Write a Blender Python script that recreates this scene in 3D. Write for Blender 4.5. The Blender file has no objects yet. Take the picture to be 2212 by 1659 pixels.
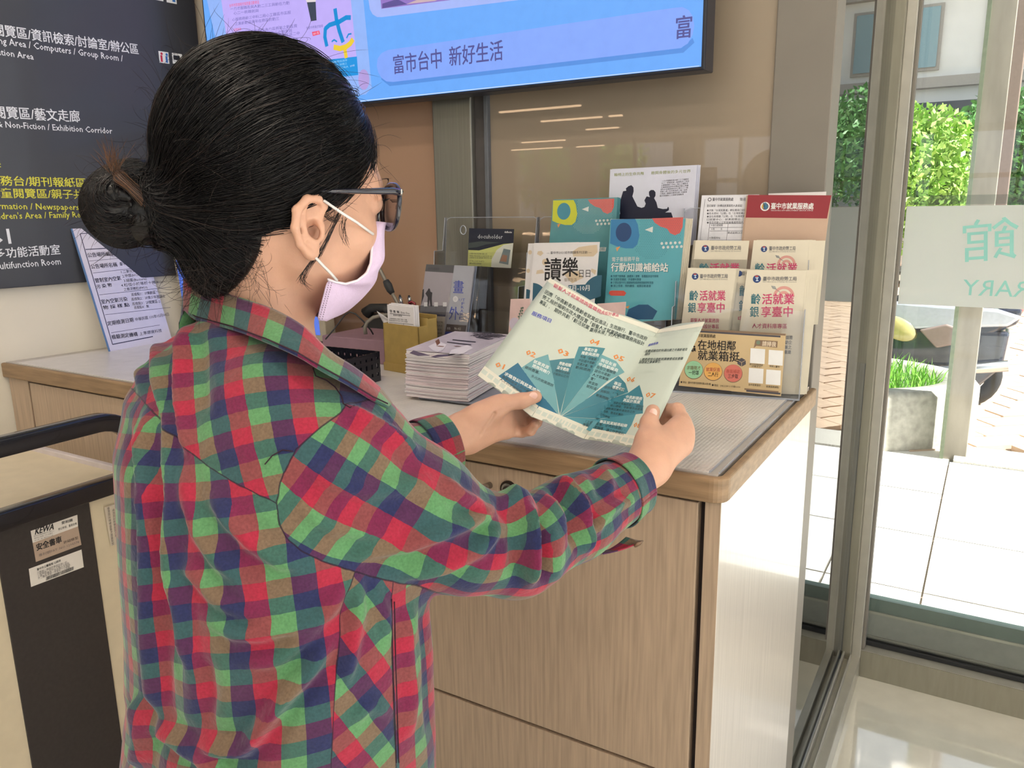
import bpy, bmesh, math, random
import numpy as np
from mathutils import Vector, Matrix
from mathutils.geometry import tessellate_polygon
random.seed(7); np.random.seed(7)
S = bpy.context.scene
COL = S.collection
# ------------------------------------------------------------------ camera
W, H = 2212, 1659
CX, CY, F = 1106.0, 829.5, 1718.26
XC = np.array([-1810-CX, 490-CY, F]); XC = -XC/np.linalg.norm(XC)
YC = np.array([2165-CX, 430-CY, F]); YC = YC-XC*(XC@YC); YC = YC/np.linalg.norm(YC)
ZC = np.cross(XC, YC)
RM = np.array([XC, YC, ZC])
CAM = np.array([0.0, 0.0, 1.45])
cd = bpy.data.cameras.new('camera'); cam = bpy.data.objects.new('camera', cd); COL.objects.link(cam)
m4 = np.eye(4); m4[:3, 0] = RM[:, 0]; m4[:3, 1] = -RM[:, 1]; m4[:3, 2] = -RM[:, 2]; m4[:3, 3] = CAM
cam.matrix_world = Matrix(m4.tolist())
cd.sensor_width = 36.0; cd.lens = F/W*36.0; cd.clip_start = 0.02; cd.clip_end = 300
S.camera = cam
# ------------------------------------------------------------------ world, sun, lights, exposure
EXPO = 0.64
S.view_settings.view_transform = 'Standard'; S.view_settings.look = 'None'
S.view_settings.gamma = 1; S.view_settings.use_curve_mapping = False
S.view_settings.exposure = EXPO
S.cycles.transparent_max_bounces = 48
wd = bpy.data.worlds.new('sky'); S.world = wd; wd.use_nodes = True
wn = wd.node_tree.nodes; wl = wd.node_tree.links; wn.clear()
wo = wn.new('ShaderNodeOutputWorld'); bg = wn.new('ShaderNodeBackground'); sk = wn.new('ShaderNodeTexSky')
sk.sky_type = 'HOSEK_WILKIE'; sk.turbidity = 5.0; sk.ground_albedo = 0.5
SUN = Vector((0.68, -0.01, 0.73)).normalized(); sk.sun_direction = SUN
hs = wn.new('ShaderNodeHueSaturation'); hs.inputs['Saturation'].default_value = 0.35
wl.new(sk.outputs[0], hs.inputs['Color']); wl.new(hs.outputs[0], bg.inputs[0]); wl.new(bg.outputs[0], wo.inputs[0])
bg.inputs[1].default_value = 4.2
sl = bpy.data.lights.new('sun', 'SUN'); sl.energy = 10.0; sl.angle = math.radians(2.0); sl.color = (1, .97, .9)
so = bpy.data.objects.new('sun', sl); COL.objects.link(so)
so.rotation_euler = SUN.to_track_quat('Z', 'Y').to_euler()
so.location = (4, 6, 8)

# ------------------------------------------------------------------ geometry from pixels of the 2212x1659 frame
def ray(px, py): return RM@np.array([(px-CX)/F, (py-CY)/F, 1.0])
def P(px, py, d): return CAM+ray(px, py)*d
def onz(px, py, z): r = ray(px, py); return CAM+r*((z-CAM[2])/r[2])
def onx(px, py, x): r = ray(px, py); return CAM+r*(x/r[0])
def ony(px, py, y): r = ray(px, py); return CAM+r*(y/r[1])
def proj(p):
    c = (np.asarray(p)-CAM)@RM
    return c[..., 0]/c[..., 2]*F+CX, c[..., 1]/c[..., 2]*F+CY, c[..., 2]
def nz(v): v = np.asarray(v, float); return v/np.linalg.norm(v)
def lin(c):
    return tuple(((x/255)/12.92 if x/255 <= .04045 else ((x/255+.055)/1.055)**2.4) for x in c)

# ------------------------------------------------------------------ materials
MATS = {}
def mat(name, rgb, rough=.5, metal=0., spec=.5, noise=.06, nscale=40, bump=0., bscale=200, coat=0., trans=0., ior=1.45, alpha=1., emit=0., stretch=None, sss=0., sheen=0.):
    if name in MATS: return MATS[name]
    m = bpy.data.materials.new(name); m.use_nodes = True; MATS[name] = m
    nt = m.node_tree; n = nt.nodes; l = nt.links; b = n['Principled BSDF']
    c = lin(rgb)
    b.inputs['Roughness'].default_value = rough; b.inputs['Metallic'].default_value = metal
    b.inputs['Specular IOR Level'].default_value = spec; b.inputs['IOR'].default_value = ior
    b.inputs['Coat Weight'].default_value = coat; b.inputs['Coat Roughness'].default_value = .05
    b.inputs['Transmission Weight'].default_value = trans; b.inputs['Alpha'].default_value = alpha
    if sss: b.inputs['Subsurface Weight'].default_value = sss; b.inputs['Subsurface Radius'].default_value = (.012, .004, .002); b.inputs['Subsurface Scale'].default_value = .6
    if sheen: b.inputs['Sheen Weight'].default_value = sheen
    tc = n.new('ShaderNodeTexCoord'); mp = n.new('ShaderNodeMapping'); l.new(tc.outputs['Object'], mp.inputs[0])
    if stretch: mp.inputs['Scale'].default_value = stretch
    nx = n.new('ShaderNodeTexNoise'); nx.inputs['Scale'].default_value = nscale; nx.inputs['Detail'].default_value = 4
    l.new(mp.outputs[0], nx.inputs['Vector'])
    mr = n.new('ShaderNodeMapRange'); mr.inputs['From Min'].default_value = .3; mr.inputs['From Max'].default_value = .7
    mr.inputs['To Min'].default_value = 1-noise; mr.inputs['To Max'].default_value = 1+noise
    l.new(nx.outputs['Fac'], mr.inputs['Value'])
    vm = n.new('ShaderNodeVectorMath'); vm.operation = 'SCALE'; vm.inputs[0].default_value = c
    l.new(mr.outputs[0], vm.inputs['Scale'])
    if emit:
        b.inputs['Base Color'].default_value = (0, 0, 0, 1)
        l.new(vm.outputs[0], b.inputs['Emission Color']); b.inputs['Emission Strength'].default_value = emit
    else: l.new(vm.outputs[0], b.inputs['Base Color'])
    if bump:
        n2 = n.new('ShaderNodeTexNoise'); n2.inputs['Scale'].default_value = bscale; l.new(mp.outputs[0], n2.inputs['Vector'])
        bp = n.new('ShaderNodeBump'); bp.inputs['Strength'].default_value = bump; bp.inputs['Distance'].default_value = .002
        l.new(n2.outputs['Fac'], bp.inputs['Height']); l.new(bp.outputs[0], b.inputs['Normal'])
    return m
def ink(rgb, emit=0.):
    return mat('ink_%d_%d_%d%s' % (*rgb, '_lit' if emit else ''), rgb, rough=.45, noise=.03, emit=emit)
def glass(name, tint=(1, 1, 1), rough=0.0, k=1.0):
    # thin clear pane: Fresnel mirror over tinted see-through
    m = bpy.data.materials.new(name); m.use_nodes = True; MATS[name] = m
    n = m.node_tree.nodes; l = m.node_tree.links; n.clear()
    o = n.new('ShaderNodeOutputMaterial'); mx = n.new('ShaderNodeMixShader'); t = n.new('ShaderNodeBsdfTransparent')
    g = n.new('ShaderNodeBsdfGlossy'); fr = n.new('ShaderNodeFresnel'); fr.inputs[0].default_value = 1.5
    nx = n.new('ShaderNodeTexNoise'); nx.inputs['Scale'].default_value = 2.5
    bp = n.new('ShaderNodeBump'); bp.inputs['Strength'].default_value = .03; bp.inputs['Distance'].default_value = .01
    l.new(nx.outputs['Fac'], bp.inputs['Height']); l.new(bp.outputs[0], g.inputs['Normal'])
    mt = n.new('ShaderNodeMath'); mt.operation = 'MULTIPLY'; mt.inputs[1].default_value = k
    l.new(fr.outputs[0], mt.inputs[0]); l.new(mt.outputs[0], mx.inputs[0])
    t.inputs[0].default_value = (*tint, 1); g.inputs['Roughness'].default_value = rough
    l.new(t.outputs[0], mx.inputs[1]); l.new(g.outputs[0], mx.inputs[2]); l.new(mx.outputs[0], o.inputs[0])
    return m

# ------------------------------------------------------------------ mesh building
class MB:
    def __init__(s): s.v = []; s.f = []; s.m = []; s.mats = []; s.sm = []
    def mi(s, m):
        if m not in s.mats: s.mats.append(m)
        return s.mats.index(m)
    def add(s, vs, fs, m, smooth=False):
        k = len(s.v); s.v.extend([tuple(map(float, v)) for v in vs]); i = s.mi(m)
        for f in fs: s.f.append(tuple(k+j for j in f)); s.m.append(i); s.sm.append(smooth)
        return s
    def box(s, a, b, m, rot=None, org=None):
        x0, y0, z0 = a; x1, y1, z1 = b
        vs = [(x0, y0, z0), (x1, y0, z0), (x1, y1, z0), (x0, y1, z0), (x0, y0, z1), (x1, y0, z1), (x1, y1, z1), (x0, y1, z1)]
        return s.add(vs, [(0, 3, 2, 1), (4, 5, 6, 7), (0, 1, 5, 4), (1, 2, 6, 5), (2, 3, 7, 6), (3, 0, 4, 7)], m)
    def hexa(s, lo, hi, m):
        """lo, hi: four matching points each (counter-clockwise seen from hi)"""
        n = len(lo); vs = list(lo)+list(hi)
        fs = [tuple(range(n))[::-1], tuple(range(n, 2*n))]+[(i, (i+1) % n, n+(i+1) % n, n+i) for i in range(n)]
        return s.add(vs, fs, m)
    def tube(s, pts, r, m, n=8, caps=True, closed=False, sq=False):
        pts = [np.asarray(p, float) for p in pts]; N = len(pts)
        rs = r if hasattr(r, '__len__') else [r]*N
        vs = []; up = None
        for i, p in enumerate(pts):
            a = pts[(i-1) % N] if (closed or i > 0) else p; b = pts[(i+1) % N] if (closed or i < N-1) else p
            t = nz(b-a)
            if up is None: up = np.array([0, 0, 1.]) if abs(t[2]) < .9 else np.array([1., 0, 0])
            u = up-t*(up@t); u = nz(u); up = u; w = np.cross(t, u)
            for k in range(n):
                an = 2*math.pi*(k+.5)/n; c, d = math.cos(an), math.sin(an)
                if sq: q = max(abs(c), abs(d)); c, d = c/q, d/q
                vs.append(p+(u*c+w*d)*rs[i])
        fs = []
        for i in range(N if closed else N-1):
            j = (i+1) % N
            for k in range(n): fs.append((i*n+k, i*n+(k+1) % n, j*n+(k+1) % n, j*n+k))
        if caps and not closed: fs.append(tuple(range(n))[::-1]); fs.append(tuple((N-1)*n+k for k in range(n)))
        return s.add(vs, fs, m, True)
    def grid(s, G, m, smooth=True, closed=False):
        a, b = len(G), len(G[0]); vs = [p for r in G for p in r]; fs = []
        for i in range(a-1):
            for j in range(b if closed else b-1):
                k = (j+1) % b; fs.append((i*b+j, i*b+k, (i+1)*b+k, (i+1)*b+j))
        return s.add(vs, fs, m, smooth)
    def build(s, name, parent=None, bevel=0, seg=2, solid=0, sub=0, **props):
        me = bpy.data.meshes.new(name); me.from_pydata(s.v, [], s.f)
        for m in s.mats: me.materials.append(m)
        me.polygons.foreach_set('material_index', s.m); me.polygons.foreach_set('use_smooth', s.sm)
        me.validate(); me.update()
        o = bpy.data.objects.new(name, me); COL.objects.link(o)
        if parent is not None: o.parent = parent
        if solid: md = o.modifiers.new('solid', 'SOLIDIFY'); md.thickness = solid; md.offset = 0
        if sub: md = o.modifiers.new('sub', 'SUBSURF'); md.levels = sub; md.render_levels = sub
        if bevel: md = o.modifiers.new('bev', 'BEVEL'); md.width = bevel; md.segments = seg; md.limit_method = 'ANGLE'
        for k, v in props.items(): o[k] = v
        return o
def thing(name, label, cat, group=None, loc=(0, 0, 0)):
    o = bpy.data.objects.new(name, None); COL.objects.link(o); o.empty_display_size = .05
    o.location = loc; bpy.context.view_layer.update() if any(loc) else None
    o['label'] = label; o['category'] = cat
    if group: o['group'] = group
    return o
def tag(o, label, cat, group=None):
    o['label'] = label; o['category'] = cat
    if group: o['group'] = group
    return o
def struct(o): o['kind'] = 'structure'; return o

# ------------------------------------------------------------------ printing on flat faces, given in frame pixels
_tc = {}
def glyphs(text, bold=0., res=1):
    k = (text, bold, res)
    if k not in _tc:
        c = bpy.data.curves.new('t', 'FONT'); c.body = text; c.resolution_u = res
        o = bpy.data.objects.new('t', c); me = o.to_mesh()
        v = np.array([tuple(q.co[:2]) for q in me.vertices]).reshape(-1, 2)
        f = [tuple(p.vertices) for p in me.polygons]
        o.to_mesh_clear(); bpy.data.objects.remove(o); bpy.data.curves.remove(c)
        if bold and len(v):
            n0 = len(v); sh = [(-bold, -bold*.6), (bold, -bold*.6), (-bold, bold*.6), (bold, bold*.6)]
            v = np.concatenate([np.c_[v+np.array(s_), np.full(n0, .22*j)] for j, s_ in enumerate(sh)]); f = [tuple(i+n0*j for i in q) for j in range(4) for q in f]
        if len(v) and v.shape[1] == 2: v = np.c_[v, np.zeros(len(v))]
        _tc[k] = (v, f)
    return _tc[k]
class Face:
    """plane with origin O, right u, up v, out n"""
    def __init__(s, O, u, v=None, n=None, lift=.00012):
        s.O = np.asarray(O, float); s.u = nz(u)
        v = np.asarray(v, float); s.v = nz(v-s.u*(s.u@v)); s.n = np.cross(s.u, s.v)
        if s.n@(CAM-s.O) < 0: s.n = -s.n
        s.lift = lift; s.mb = MB()
    def hit(s, px, py):
        r = ray(px, py); t = ((s.O-CAM)@s.n)/(r@s.n); return CAM+r*t
    def st(s, px, py): d = s.hit(px, py)-s.O; return np.array([d@s.u, d@s.v])
    def at(s, a, b, lv=0): return s.O+s.u*a+s.v*b+s.n*(s.lift*lv)
    def poly(s, pts, m, lv=1, local=False):
        q = [tuple(p) if local else tuple(s.st(*p)) for p in pts]
        tr = tessellate_polygon([[Vector((a, b, 0)) for a, b in q]])
        s.mb.add([s.at(a, b, lv) for a, b in q], [tuple(t) for t in tr], m); return s
    def rect(s, x0, y0, x1, y1, m, lv=1):   # opposite pixel corners, square to the plane's own axes
        a = s.st(x0, y0); b = s.st(x1, y1)
        return s.poly([(a[0], a[1]), (b[0], a[1]), (b[0], b[1]), (a[0], b[1])], m, lv, True)
    def lrect(s, a0, b0, a1, b1, m, lv=1): return s.poly([(a0, b0), (a1, b0), (a1, b1), (a0, b1)], m, lv, True)
    def circ(s, px, py, rpx, m, lv=1, rin=0, a0=0, a1=360, n=28, ry=None):
        c = s.st(px, py); r = np.linalg.norm(s.st(px+rpx, py)-c); q = (ry or rpx)/rpx
        an = [math.radians(a0+(a1-a0)*i/n) for i in range(n+1)]
        out = [(c[0]+r*math.cos(t), c[1]+r*q*math.sin(t)) for t in an]
        if rin:
            ri = r*rin/rpx; inn = [(c[0]+ri*math.cos(t), c[1]+ri*q*math.sin(t)) for t in an]
            for i in range(n): s.poly([out[i], out[i+1], inn[i+1], inn[i]], m, lv, True)
            return s
        if a1-a0 < 360: out.append(tuple(c))
        else: out = out[:-1]
        return s.poly(out, m, lv, True)
    def stroke(s, pts, wpx, m, lv=1):
        q = [s.st(*p) for p in pts]; c = s.st(*pts[0]); w = np.linalg.norm(s.st(pts[0][0]+wpx, pts[0][1])-c)/2
        for a, b in zip(q[:-1], q[1:]):
            d = b-a; L = np.linalg.norm(d)+1e-9; d = d/L; nn = np.array([-d[1], d[0]])*w
            s.poly([a+nn-d*w*.3, b+nn+d*w*.3, b-nn+d*w*.3, a-nn-d*w*.3], m, lv, True)
        return s
    def line(s, p0, p1, wpx, m, lv=1): return s.stroke([p0, p1], wpx, m, lv)
    def text(s, t, p0, p1, hpx, m, bold=0., lv=2, res=1, mirror=False, shear=0.):
        v, f = glyphs(t, bold, res)
        if len(v) == 0: return s
        x0, x1 = v[:, 0].min(), v[:, 0].max()
        a = s.st(*p0); b = s.st(*p1); d = b-a; L = np.linalg.norm(d); d = d/L; nn = np.array([-d[1], d[0]])
        hh = np.linalg.norm(s.st(p0[0], p0[1]-hpx)-a)
        cjk = any(ord(c) > 0x2e80 for c in t); g = .86 if cjk else .70; y0 = -.07 if cjk else 0
        sx = L/(x1-x0); sy = hh/g
        q = [(a+d*((x-x0)*sx+shear*(y-y0)*sy)+nn*((y-y0)*sy), e) for x, y, e in v]
        s.mb.add([s.at(p[0], p[1], lv+e) for p, e in q], f, m); return s
    def lines(s, n, p0, p1, q0, hpx, m, lv=2, seed=0, chars='的服務就業中市台職工高齡人才為與及之在區年局資料一二三心力動', jit=.12):
        """n lines of small characters; first baseline p0-p1, last starts at q0"""
        rd = random.Random(seed); p0 = np.array(p0, float); p1 = np.array(p1, float); q0 = np.array(q0, float)
        for i in range(n):
            o = (q0-p0)*(i/max(1, n-1)); e = 1-rd.random()*jit
            a = p0+o; b = p0+o+(p1-p0)*e; k = max(2, int(np.linalg.norm(b-a)/(hpx*1.12)))
            s.text(''.join(rd.choice(chars) for _ in range(k)), a, b, hpx, m, lv=lv)
        return s
    def done(s, name, parent, **k):
        if s.mb.v: return s.mb.build(name, parent, **k)
def sheet(name, fr, c4, thick, m, parent=None, bow=0):
    """thin slab: four pixel corners on the face, thickness behind"""
    q = [fr.hit(*c) for c in c4]; mb = MB(); back = [p-fr.n*thick for p in q]
    mb.hexa(back, q, m); return mb.build(name, parent)
# ================================================================== palette
m_wall = mat('cream_wall_paint', (226, 219, 204), rough=.85, noise=.03, nscale=6, bump=.05)
m_ceil = mat('white_ceiling', (228, 224, 216), rough=.9, noise=.02)
m_floor = mat('glossy_terrazzo_floor', (232, 228, 216), rough=.05, noise=.05, nscale=14, spec=1.0, coat=1.0, bump=.02, bscale=6, ior=2.1)
m_steel = mat('brushed_steel_cladding', (152, 150, 143), rough=.33, metal=.75, noise=.07, nscale=12, stretch=(30, 30, .6), bump=.05)
m_alu = mat('aged_bronze_aluminium', (150, 146, 132), rough=.4, metal=.55, noise=.06, nscale=9, stretch=(8, 8, 1), bump=.03)
m_aluL = mat('pale_aluminium', (190, 187, 178), rough=.35, metal=.6, noise=.06, nscale=20)
m_dark = mat('black_rubber_seal', (45, 46, 48), rough=.6, noise=.05)
m_brown = mat('tan_lacquered_glass', (168, 134, 110), rough=.5, noise=.03, nscale=4, coat=1.0)
m_greyp = mat('grey_brown_painted_post', (128, 122, 115), rough=.55, noise=.04, nscale=7, bump=.04)
m_wood = mat('light_oak_laminate', (180, 158, 136), rough=.38, noise=.16, nscale=22, stretch=(9, 9, .35), bump=.04, bscale=90)
m_woodP = mat('pale_ash_side_laminate', (198, 190, 182), rough=.3, noise=.09, nscale=18, stretch=(9, 9, .3), coat=.3)
m_band = mat('worn_oak_edge_band', (146, 120, 92), rough=.5, noise=.22, nscale=14, stretch=(.8, 3, 9), bump=.12, bscale=60)
m_top = mat('grey_beige_worktop', (176, 170, 165), rough=.4, noise=.03, nscale=60)
m_gap = mat('dark_gap', (42, 32, 32), rough=.8)
m_black = mat('black_gloss_paint', (22, 24, 34), rough=.22, noise=.05, coat=.5)
m_cart = mat('cream_cart_board', (216, 202, 174), rough=.5, noise=.04, nscale=30, bump=.04)
m_cartd = mat('dark_brown_cart_panel', (54, 48, 46), rough=.55, noise=.1, nscale=120)
m_sign = mat('charcoal_sign_panel', (58, 60, 68), rough=.38, noise=.04, nscale=10, coat=.15)
m_paper = mat('white_paper', (232, 228, 230), rough=.6, noise=.02)
m_chrome = mat('satin_chrome', (190, 190, 190), rough=.22, metal=1, noise=.04)
m_acry = glass('clear_acrylic', (.985, .985, .99), 0.02, .8)
m_acryE = mat('acrylic_cut_edge', (200, 206, 220), rough=.15, alpha=.55, coat=1, noise=.02)
m_pane = glass('window_pane_glass', (.96, .985, .975), 0.0, 1.15)

# ================================================================== setting
SD = nz([.144, .99, 0]); SN = np.array([SD[1], -SD[0], 0]); SO = np.array([-2.035, 1.0, 0])   # left (sign) wall
def swp(d, z, off=0): return SO+SD*d+SN*off+np.array([0, 0, z])
def quadbox(a, b, z0, z1, t, m, nrm):   # wall slab from plan point a to b, thickness t along nrm
    a = np.array(a, float); b = np.array(b, float); nrm = np.array(nrm, float)*t
    mb = MB(); lo = [(a[0], a[1], z0), (b[0], b[1], z0), (b[0]+nrm[0], b[1]+nrm[1], z0), (a[0]+nrm[0], a[1]+nrm[1], z0)]
    hi = [(x, y, z1) for x, y, _ in lo]; return mb.hexa(lo, hi, m)
struct(MB().box((-13.2, -15.2, -.12), (3.6, 2.56, 0), m_floor).build('floor'))
struct(MB().box((-13.2, -15.2, 3.0), (3.6, 2.56, 3.1), m_ceil).build('ceiling'))
a = swp(-.76, 0); b = swp(.63, 0)
struct(quadbox(a[:2], b[:2], 0, 3.0, -.15, m_wall, SN[:2]).build('wall_left'))
# back wall: lacquered glass bays between steel columns
for m_ in (m_brown,): m_.node_tree.nodes['Principled BSDF'].inputs['Coat Roughness'].default_value = .012
struct(MB().box((-2.1, 1.605, 0), (-1.167, 1.66, 3.0), m_brown).build('wall_back'))
struct(MB().box((-1.02, 1.605, 0), (-.388, 1.66, 3.0), mat('grey_tan_lacquered_glass', (150, 135, 118), rough=.5, noise=.03, nscale=4, coat=1.0)).build('wall_back'))
mb = MB(); mb.box((-1.167, 1.585, 0), (-1.058, 1.67, 3.0), m_steel)
struct(mb.build('trim_1', bevel=.003))
mb = MB(); mb.box((-1.058, 1.6, 0), (-1.028, 1.67, 3.0), mat('dark_bronze_recess', (88, 84, 84), rough=.5, metal=.3)); mb.box((-1.028, 1.592, 0), (-1.018, 1.67, 3.0), mat('blue_grey_bead', (112, 116, 124), rough=.4, metal=.4))
struct(mb.build('trim_2', bevel=.001))
struct(MB().box((-.388, 1.6, 0), (-.283, 1.68, 3.0), m_greyp).build('trim_3', bevel=.002))
MATS['grey_tan_lacquered_glass'].node_tree.nodes['Principled BSDF'].inputs['Coat Roughness'].default_value = .012
# glass partition running away from the post to the corner of the building
w1 = bpy.data.objects.new('window_1', None); COL.objects.link(w1); w1['kind'] = 'structure'; w1.location = (-.29, 2.0, 0)
def par(o, p): o.parent = p; o.matrix_parent_inverse = Matrix.Translation(-p.location); return o
def kid(mb, name, p, **k): o = mb.build(name, None, **k); return par(o, p)
kid(MB().box((-.292, 1.66, .09), (-.286, 2.44, 3.0), m_pane), 'pane', w1)
mb = MB(); mb.box((-.34, 1.6, 0), (-.236, 2.46, .07), m_aluL); mb.box((-.33, 1.6, .07), (-.318, 2.42, .1), m_alu); mb.box((-.313, 1.6, .07), (-.305, 2.42, .092), m_dark); mb.box((-.283, 1.6, .07), (-.277, 2.42, .095), m_aluL); mb.box((-.262, 1.6, .07), (-.258, 2.42, .09), m_aluL)
kid(mb, 'sill_track', w1, bevel=.0015)
kid(MB().box((-.31, 2.0, 2.55), (-.25, 2.44, 2.62), m_alu), 'top_rail', w1)
# corner post
mb = MB(); mb.box((-.335, 2.42, 0), (-.262, 2.52, 3.0), m_alu); mb.box((-.262, 2.45, 0), (-.236, 2.53, 3.0), m_aluL)
mb.box((-.318, 2.412, .07), (-.309, 2.42, 3.0), m_aluL); mb.box((-.300, 2.409, .07), (-.286, 2.42, 1.0), mat('grey_pile_strip', (96, 104, 116), rough=.7)); mb.box((-.236, 2.47, .09), (-.228, 2.5, 3.0), m_greyp)
struct(mb.build('trim_4', bevel=.0015))
for sx, sz in ((-.278, 1.1), (-.278, .72), (-.283, 1.93), (-.278, .16)):
    pass
# street window: sill, frame, pane
w2 = bpy.data.objects.new('window_2', None); COL.objects.link(w2); w2['kind'] = 'structure'; w2.location = (1.4, 2.48, 0)
mb = MB(); mb.box((-.262, 2.46, 0), (3.4, 2.56, .088), m_alu); mb.box((-.25, 2.462, .088), (3.4, 2.50, .0895), m_aluL); mb.box((-.236, 2.505, .088), (3.4, 2.53, .10), m_dark); mb.box((-.236, 2.53, .088), (3.4, 2.555, .106), m_aluL)
kid(mb, 'sill', w2, bevel=.001)
kid(MB().box((-.24, 2.515, .1), (3.4, 2.521, 2.6), m_pane), 'pane', w2)
kid(MB().box((-.236, 2.54, .1), (3.4, 2.57, .182), mat('grey_lower_rail', (172, 172, 168), rough=.5)).box((-.236, 2.54, .190), (3.4, 2.57, .232), mat('green_grey_rail', (108, 128, 124), rough=.4)).box((-.236, 2.535, .182), (3.4, 2.575, .190), m_aluL), 'lower_rail', w2)
kid(MB().box((-.262, 2.46, 2.01), (3.4, 2.56, 2.07), m_alu).box((-.262, 2.46, 2.6), (3.4, 2.56, 3.0), m_ceil), 'window_frame', w2, bevel=.002)
kid(MB().box((1.15, 2.46, .09), (1.22, 2.56, 2.6), m_alu).box((2.6, 2.46, .09), (2.67, 2.56, 2.6), m_alu), 'mullion', w2, bevel=.002)
# room behind the camera: right side and rear are window walls with piers
mb = MB(); mb.box((3.45, -15.2, 0), (3.6, 2.56, .5), m_wall); mb.box((3.45, -15.2, 2.8), (3.6, 2.56, 3.0), m_wall)
for y in (-15.2, -12.6, -10, -7.4, -4.8, -2.2, .2, 2.3): mb.box((3.45, y, 0), (3.6, y+.26, 3.0), m_wall)
struct(mb.build('wall_right'))
mb = MB(); mb.box((-13.2, -15.2, 0), (3.6, -15, 1.1), m_wall); mb.box((-13.2, -15.2, 2.86), (3.6, -15, 3.0), m_wall)
for x in (-13.2, -11.5, -9.25, -6.6, -4.0, -1.4, 1.2, 3.3): mb.box((x, -15.2, 0), (x+.7, -15, 3.0), m_wall)
for x in (-10.3, -7.6, -5.1, -2.4, .2, 2.6): mb.box((x, -15.15, 1.1), (x+.07, -15.05, 2.86), m_wall)
mb.box((-13.2, -15.15, 1.9), (3.3, -15.05, 2.0), m_wall)
struct(mb.build('wall_rear'))
struct(MB().box((-13.35, -15.2, 0), (-13.2, 2.56, 3.0), m_wall).build('wall_far_left'))
struct(MB().box((-13.2, 2.3, 0), (-2.2, 2.45, 3.0), m_wall).build('wall_hall'))
# ceiling strip lamps: unseen near ones added for top light, nine deep in the hall that mirror in the lacquered glass
m_lamp = mat('lit_tube', (255, 240, 222), emit=14.0); m_lampw = mat('warm_lit_tube', (255, 214, 170), emit=9.0)
def lamp(x0, x1, y, z, lab, m=m_lamp, grp='added ceiling strip lamps', w=.03):
    t = thing('strip_lamp', lab, 'lamp', grp, ((x0+x1)/2, y, 3.0))
    par(MB().box((x0-.02, y-w-.02, z+.02), (x1+.02, y+w+.02, z+.06), m_ceil).build('housing'), t)
    par(MB().box((x0, y-w, z), (x1, y+w, z+.02), m).build('tube'), t)
    par(MB().box((x0+.1, y-.006, z+.06), (x0+.112, y+.006, 3.0), m_alu).box((x1-.112, y-.006, z+.06), (x1-.1, y+.006, 3.0), m_alu).build('hanger'), t)
for x, y, lab in ((-1.9, -1.2, 'unseen ceiling strip lamp added for top light above and left of the counter'), (.3, -1.2, 'unseen ceiling strip lamp added for top light right behind the camera'), (-.9, .1, 'unseen ceiling strip lamp added for top light straight above the person'), (2.2, -.2, 'unseen ceiling strip lamp added for top light by the right window wall')):
    lamp(x-.6, x+.6, y, 2.93, lab, w=.07)
for n_, (x0, x1, y) in enumerate(((-6.11, -4.87, -6.68), (-6.25, -5.23, -8.13), (-6.3, -5.7, -9.82), (-8.6, -7.61, -11.56), (-9.93, -8.6, -13.35), (-8.1, -7.62, -6.8), (-9.39, -8.46, -8.33), (-8.3, -7.63, -13.46), (-5.1, -4.9, -8.12))):
    lamp(x0, x1, y, 2.72, 'slim lit strip lamp deep in the hall, mirrored in the back wall', m_lampw, 'hall strip lamps', .03)

# ================================================================== outdoors
m_pave = mat('pale_porch_tile', (236, 232, 226), rough=.6, noise=.05, nscale=5)
m_brick = mat('tan_paver', (205, 178, 156), rough=.8, noise=.14, nscale=7, bump=.1)
m_grout = mat('sandy_joint', (150, 136, 122), rough=.9)
m_conc = mat('weathered_concrete', (176, 172, 162), rough=.85, noise=.22, nscale=22, bump=.3, bscale=60)
struct(MB().box((-8, 2.56, -.12), (9, 4.95, -.02), m_grout).build('ground'))
g = MB()
po = bpy.data.objects.new('porch_paving', None); COL.objects.link(po); po['kind'] = 'structure'
me = None
for i in range(-7, 12):
    for j in range(4):
        x0 = -.106+i*.6; y0 = 2.565+j*.6
        if me is None:
            o = MB().box((0, 0, -.03), (.592, .592, 0), m_pave).build('tile', po); me = o.data
        else:
            o = bpy.data.objects.new('tile', me); COL.objects.link(o); o.parent = po
        o.location = (x0, y0, random.uniform(-.001, .001))
struct(MB().box((-14, 4.95, -.2), (16, 40, -.035), m_grout).build('ground'))
bo = bpy.data.objects.new('brick_paving', None); COL.objects.link(bo); bo['kind'] = 'structure'
me = None; cnt = 0
R45 = math.radians(38)
farv = MB()
for i in range(-16, 40):
    for j in range(-22, 60):
        lx = i*.43+(j % 2)*.215; ly = j*.20
        x = lx*math.cos(R45)-ly*math.sin(R45)+1.0; y = lx*math.sin(R45)+ly*math.cos(R45)+5.5
        if not (-3.2 < x < 5.5 and 5.3 < y < 16): continue
        px, py, d = proj((x, y, 0))
        if y > 5.3 and cnt < 290 and (1700 < px < 2300) and y < 10.5:
            if me is None: o = MB().box((-.205, -.092, -.05), (.205, .092, 0), m_brick).build('brick', bo, bevel=0); me = o.data
            else: o = bpy.data.objects.new('brick', me); COL.objects.link(o); o.parent = bo
            o.location = (x, y, random.uniform(-.006, 0)); o.rotation_euler = (0, 0, R45); cnt += 1
        else:
            c, s_ = math.cos(R45), math.sin(R45); z = random.uniform(-.006, 0)
            vs = [(x+c*u-s_*v, y+s_*u+c*v, z+w) for w in (-.05, 0) for u, v in ((-.205, -.092), (.205, -.092), (.205, .092), (-.205, .092))]
            farv.hexa(vs[:4], vs[4:], m_brick)
o = farv.build('far_bricks', bo); o['kind'] = 'stuff'
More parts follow.
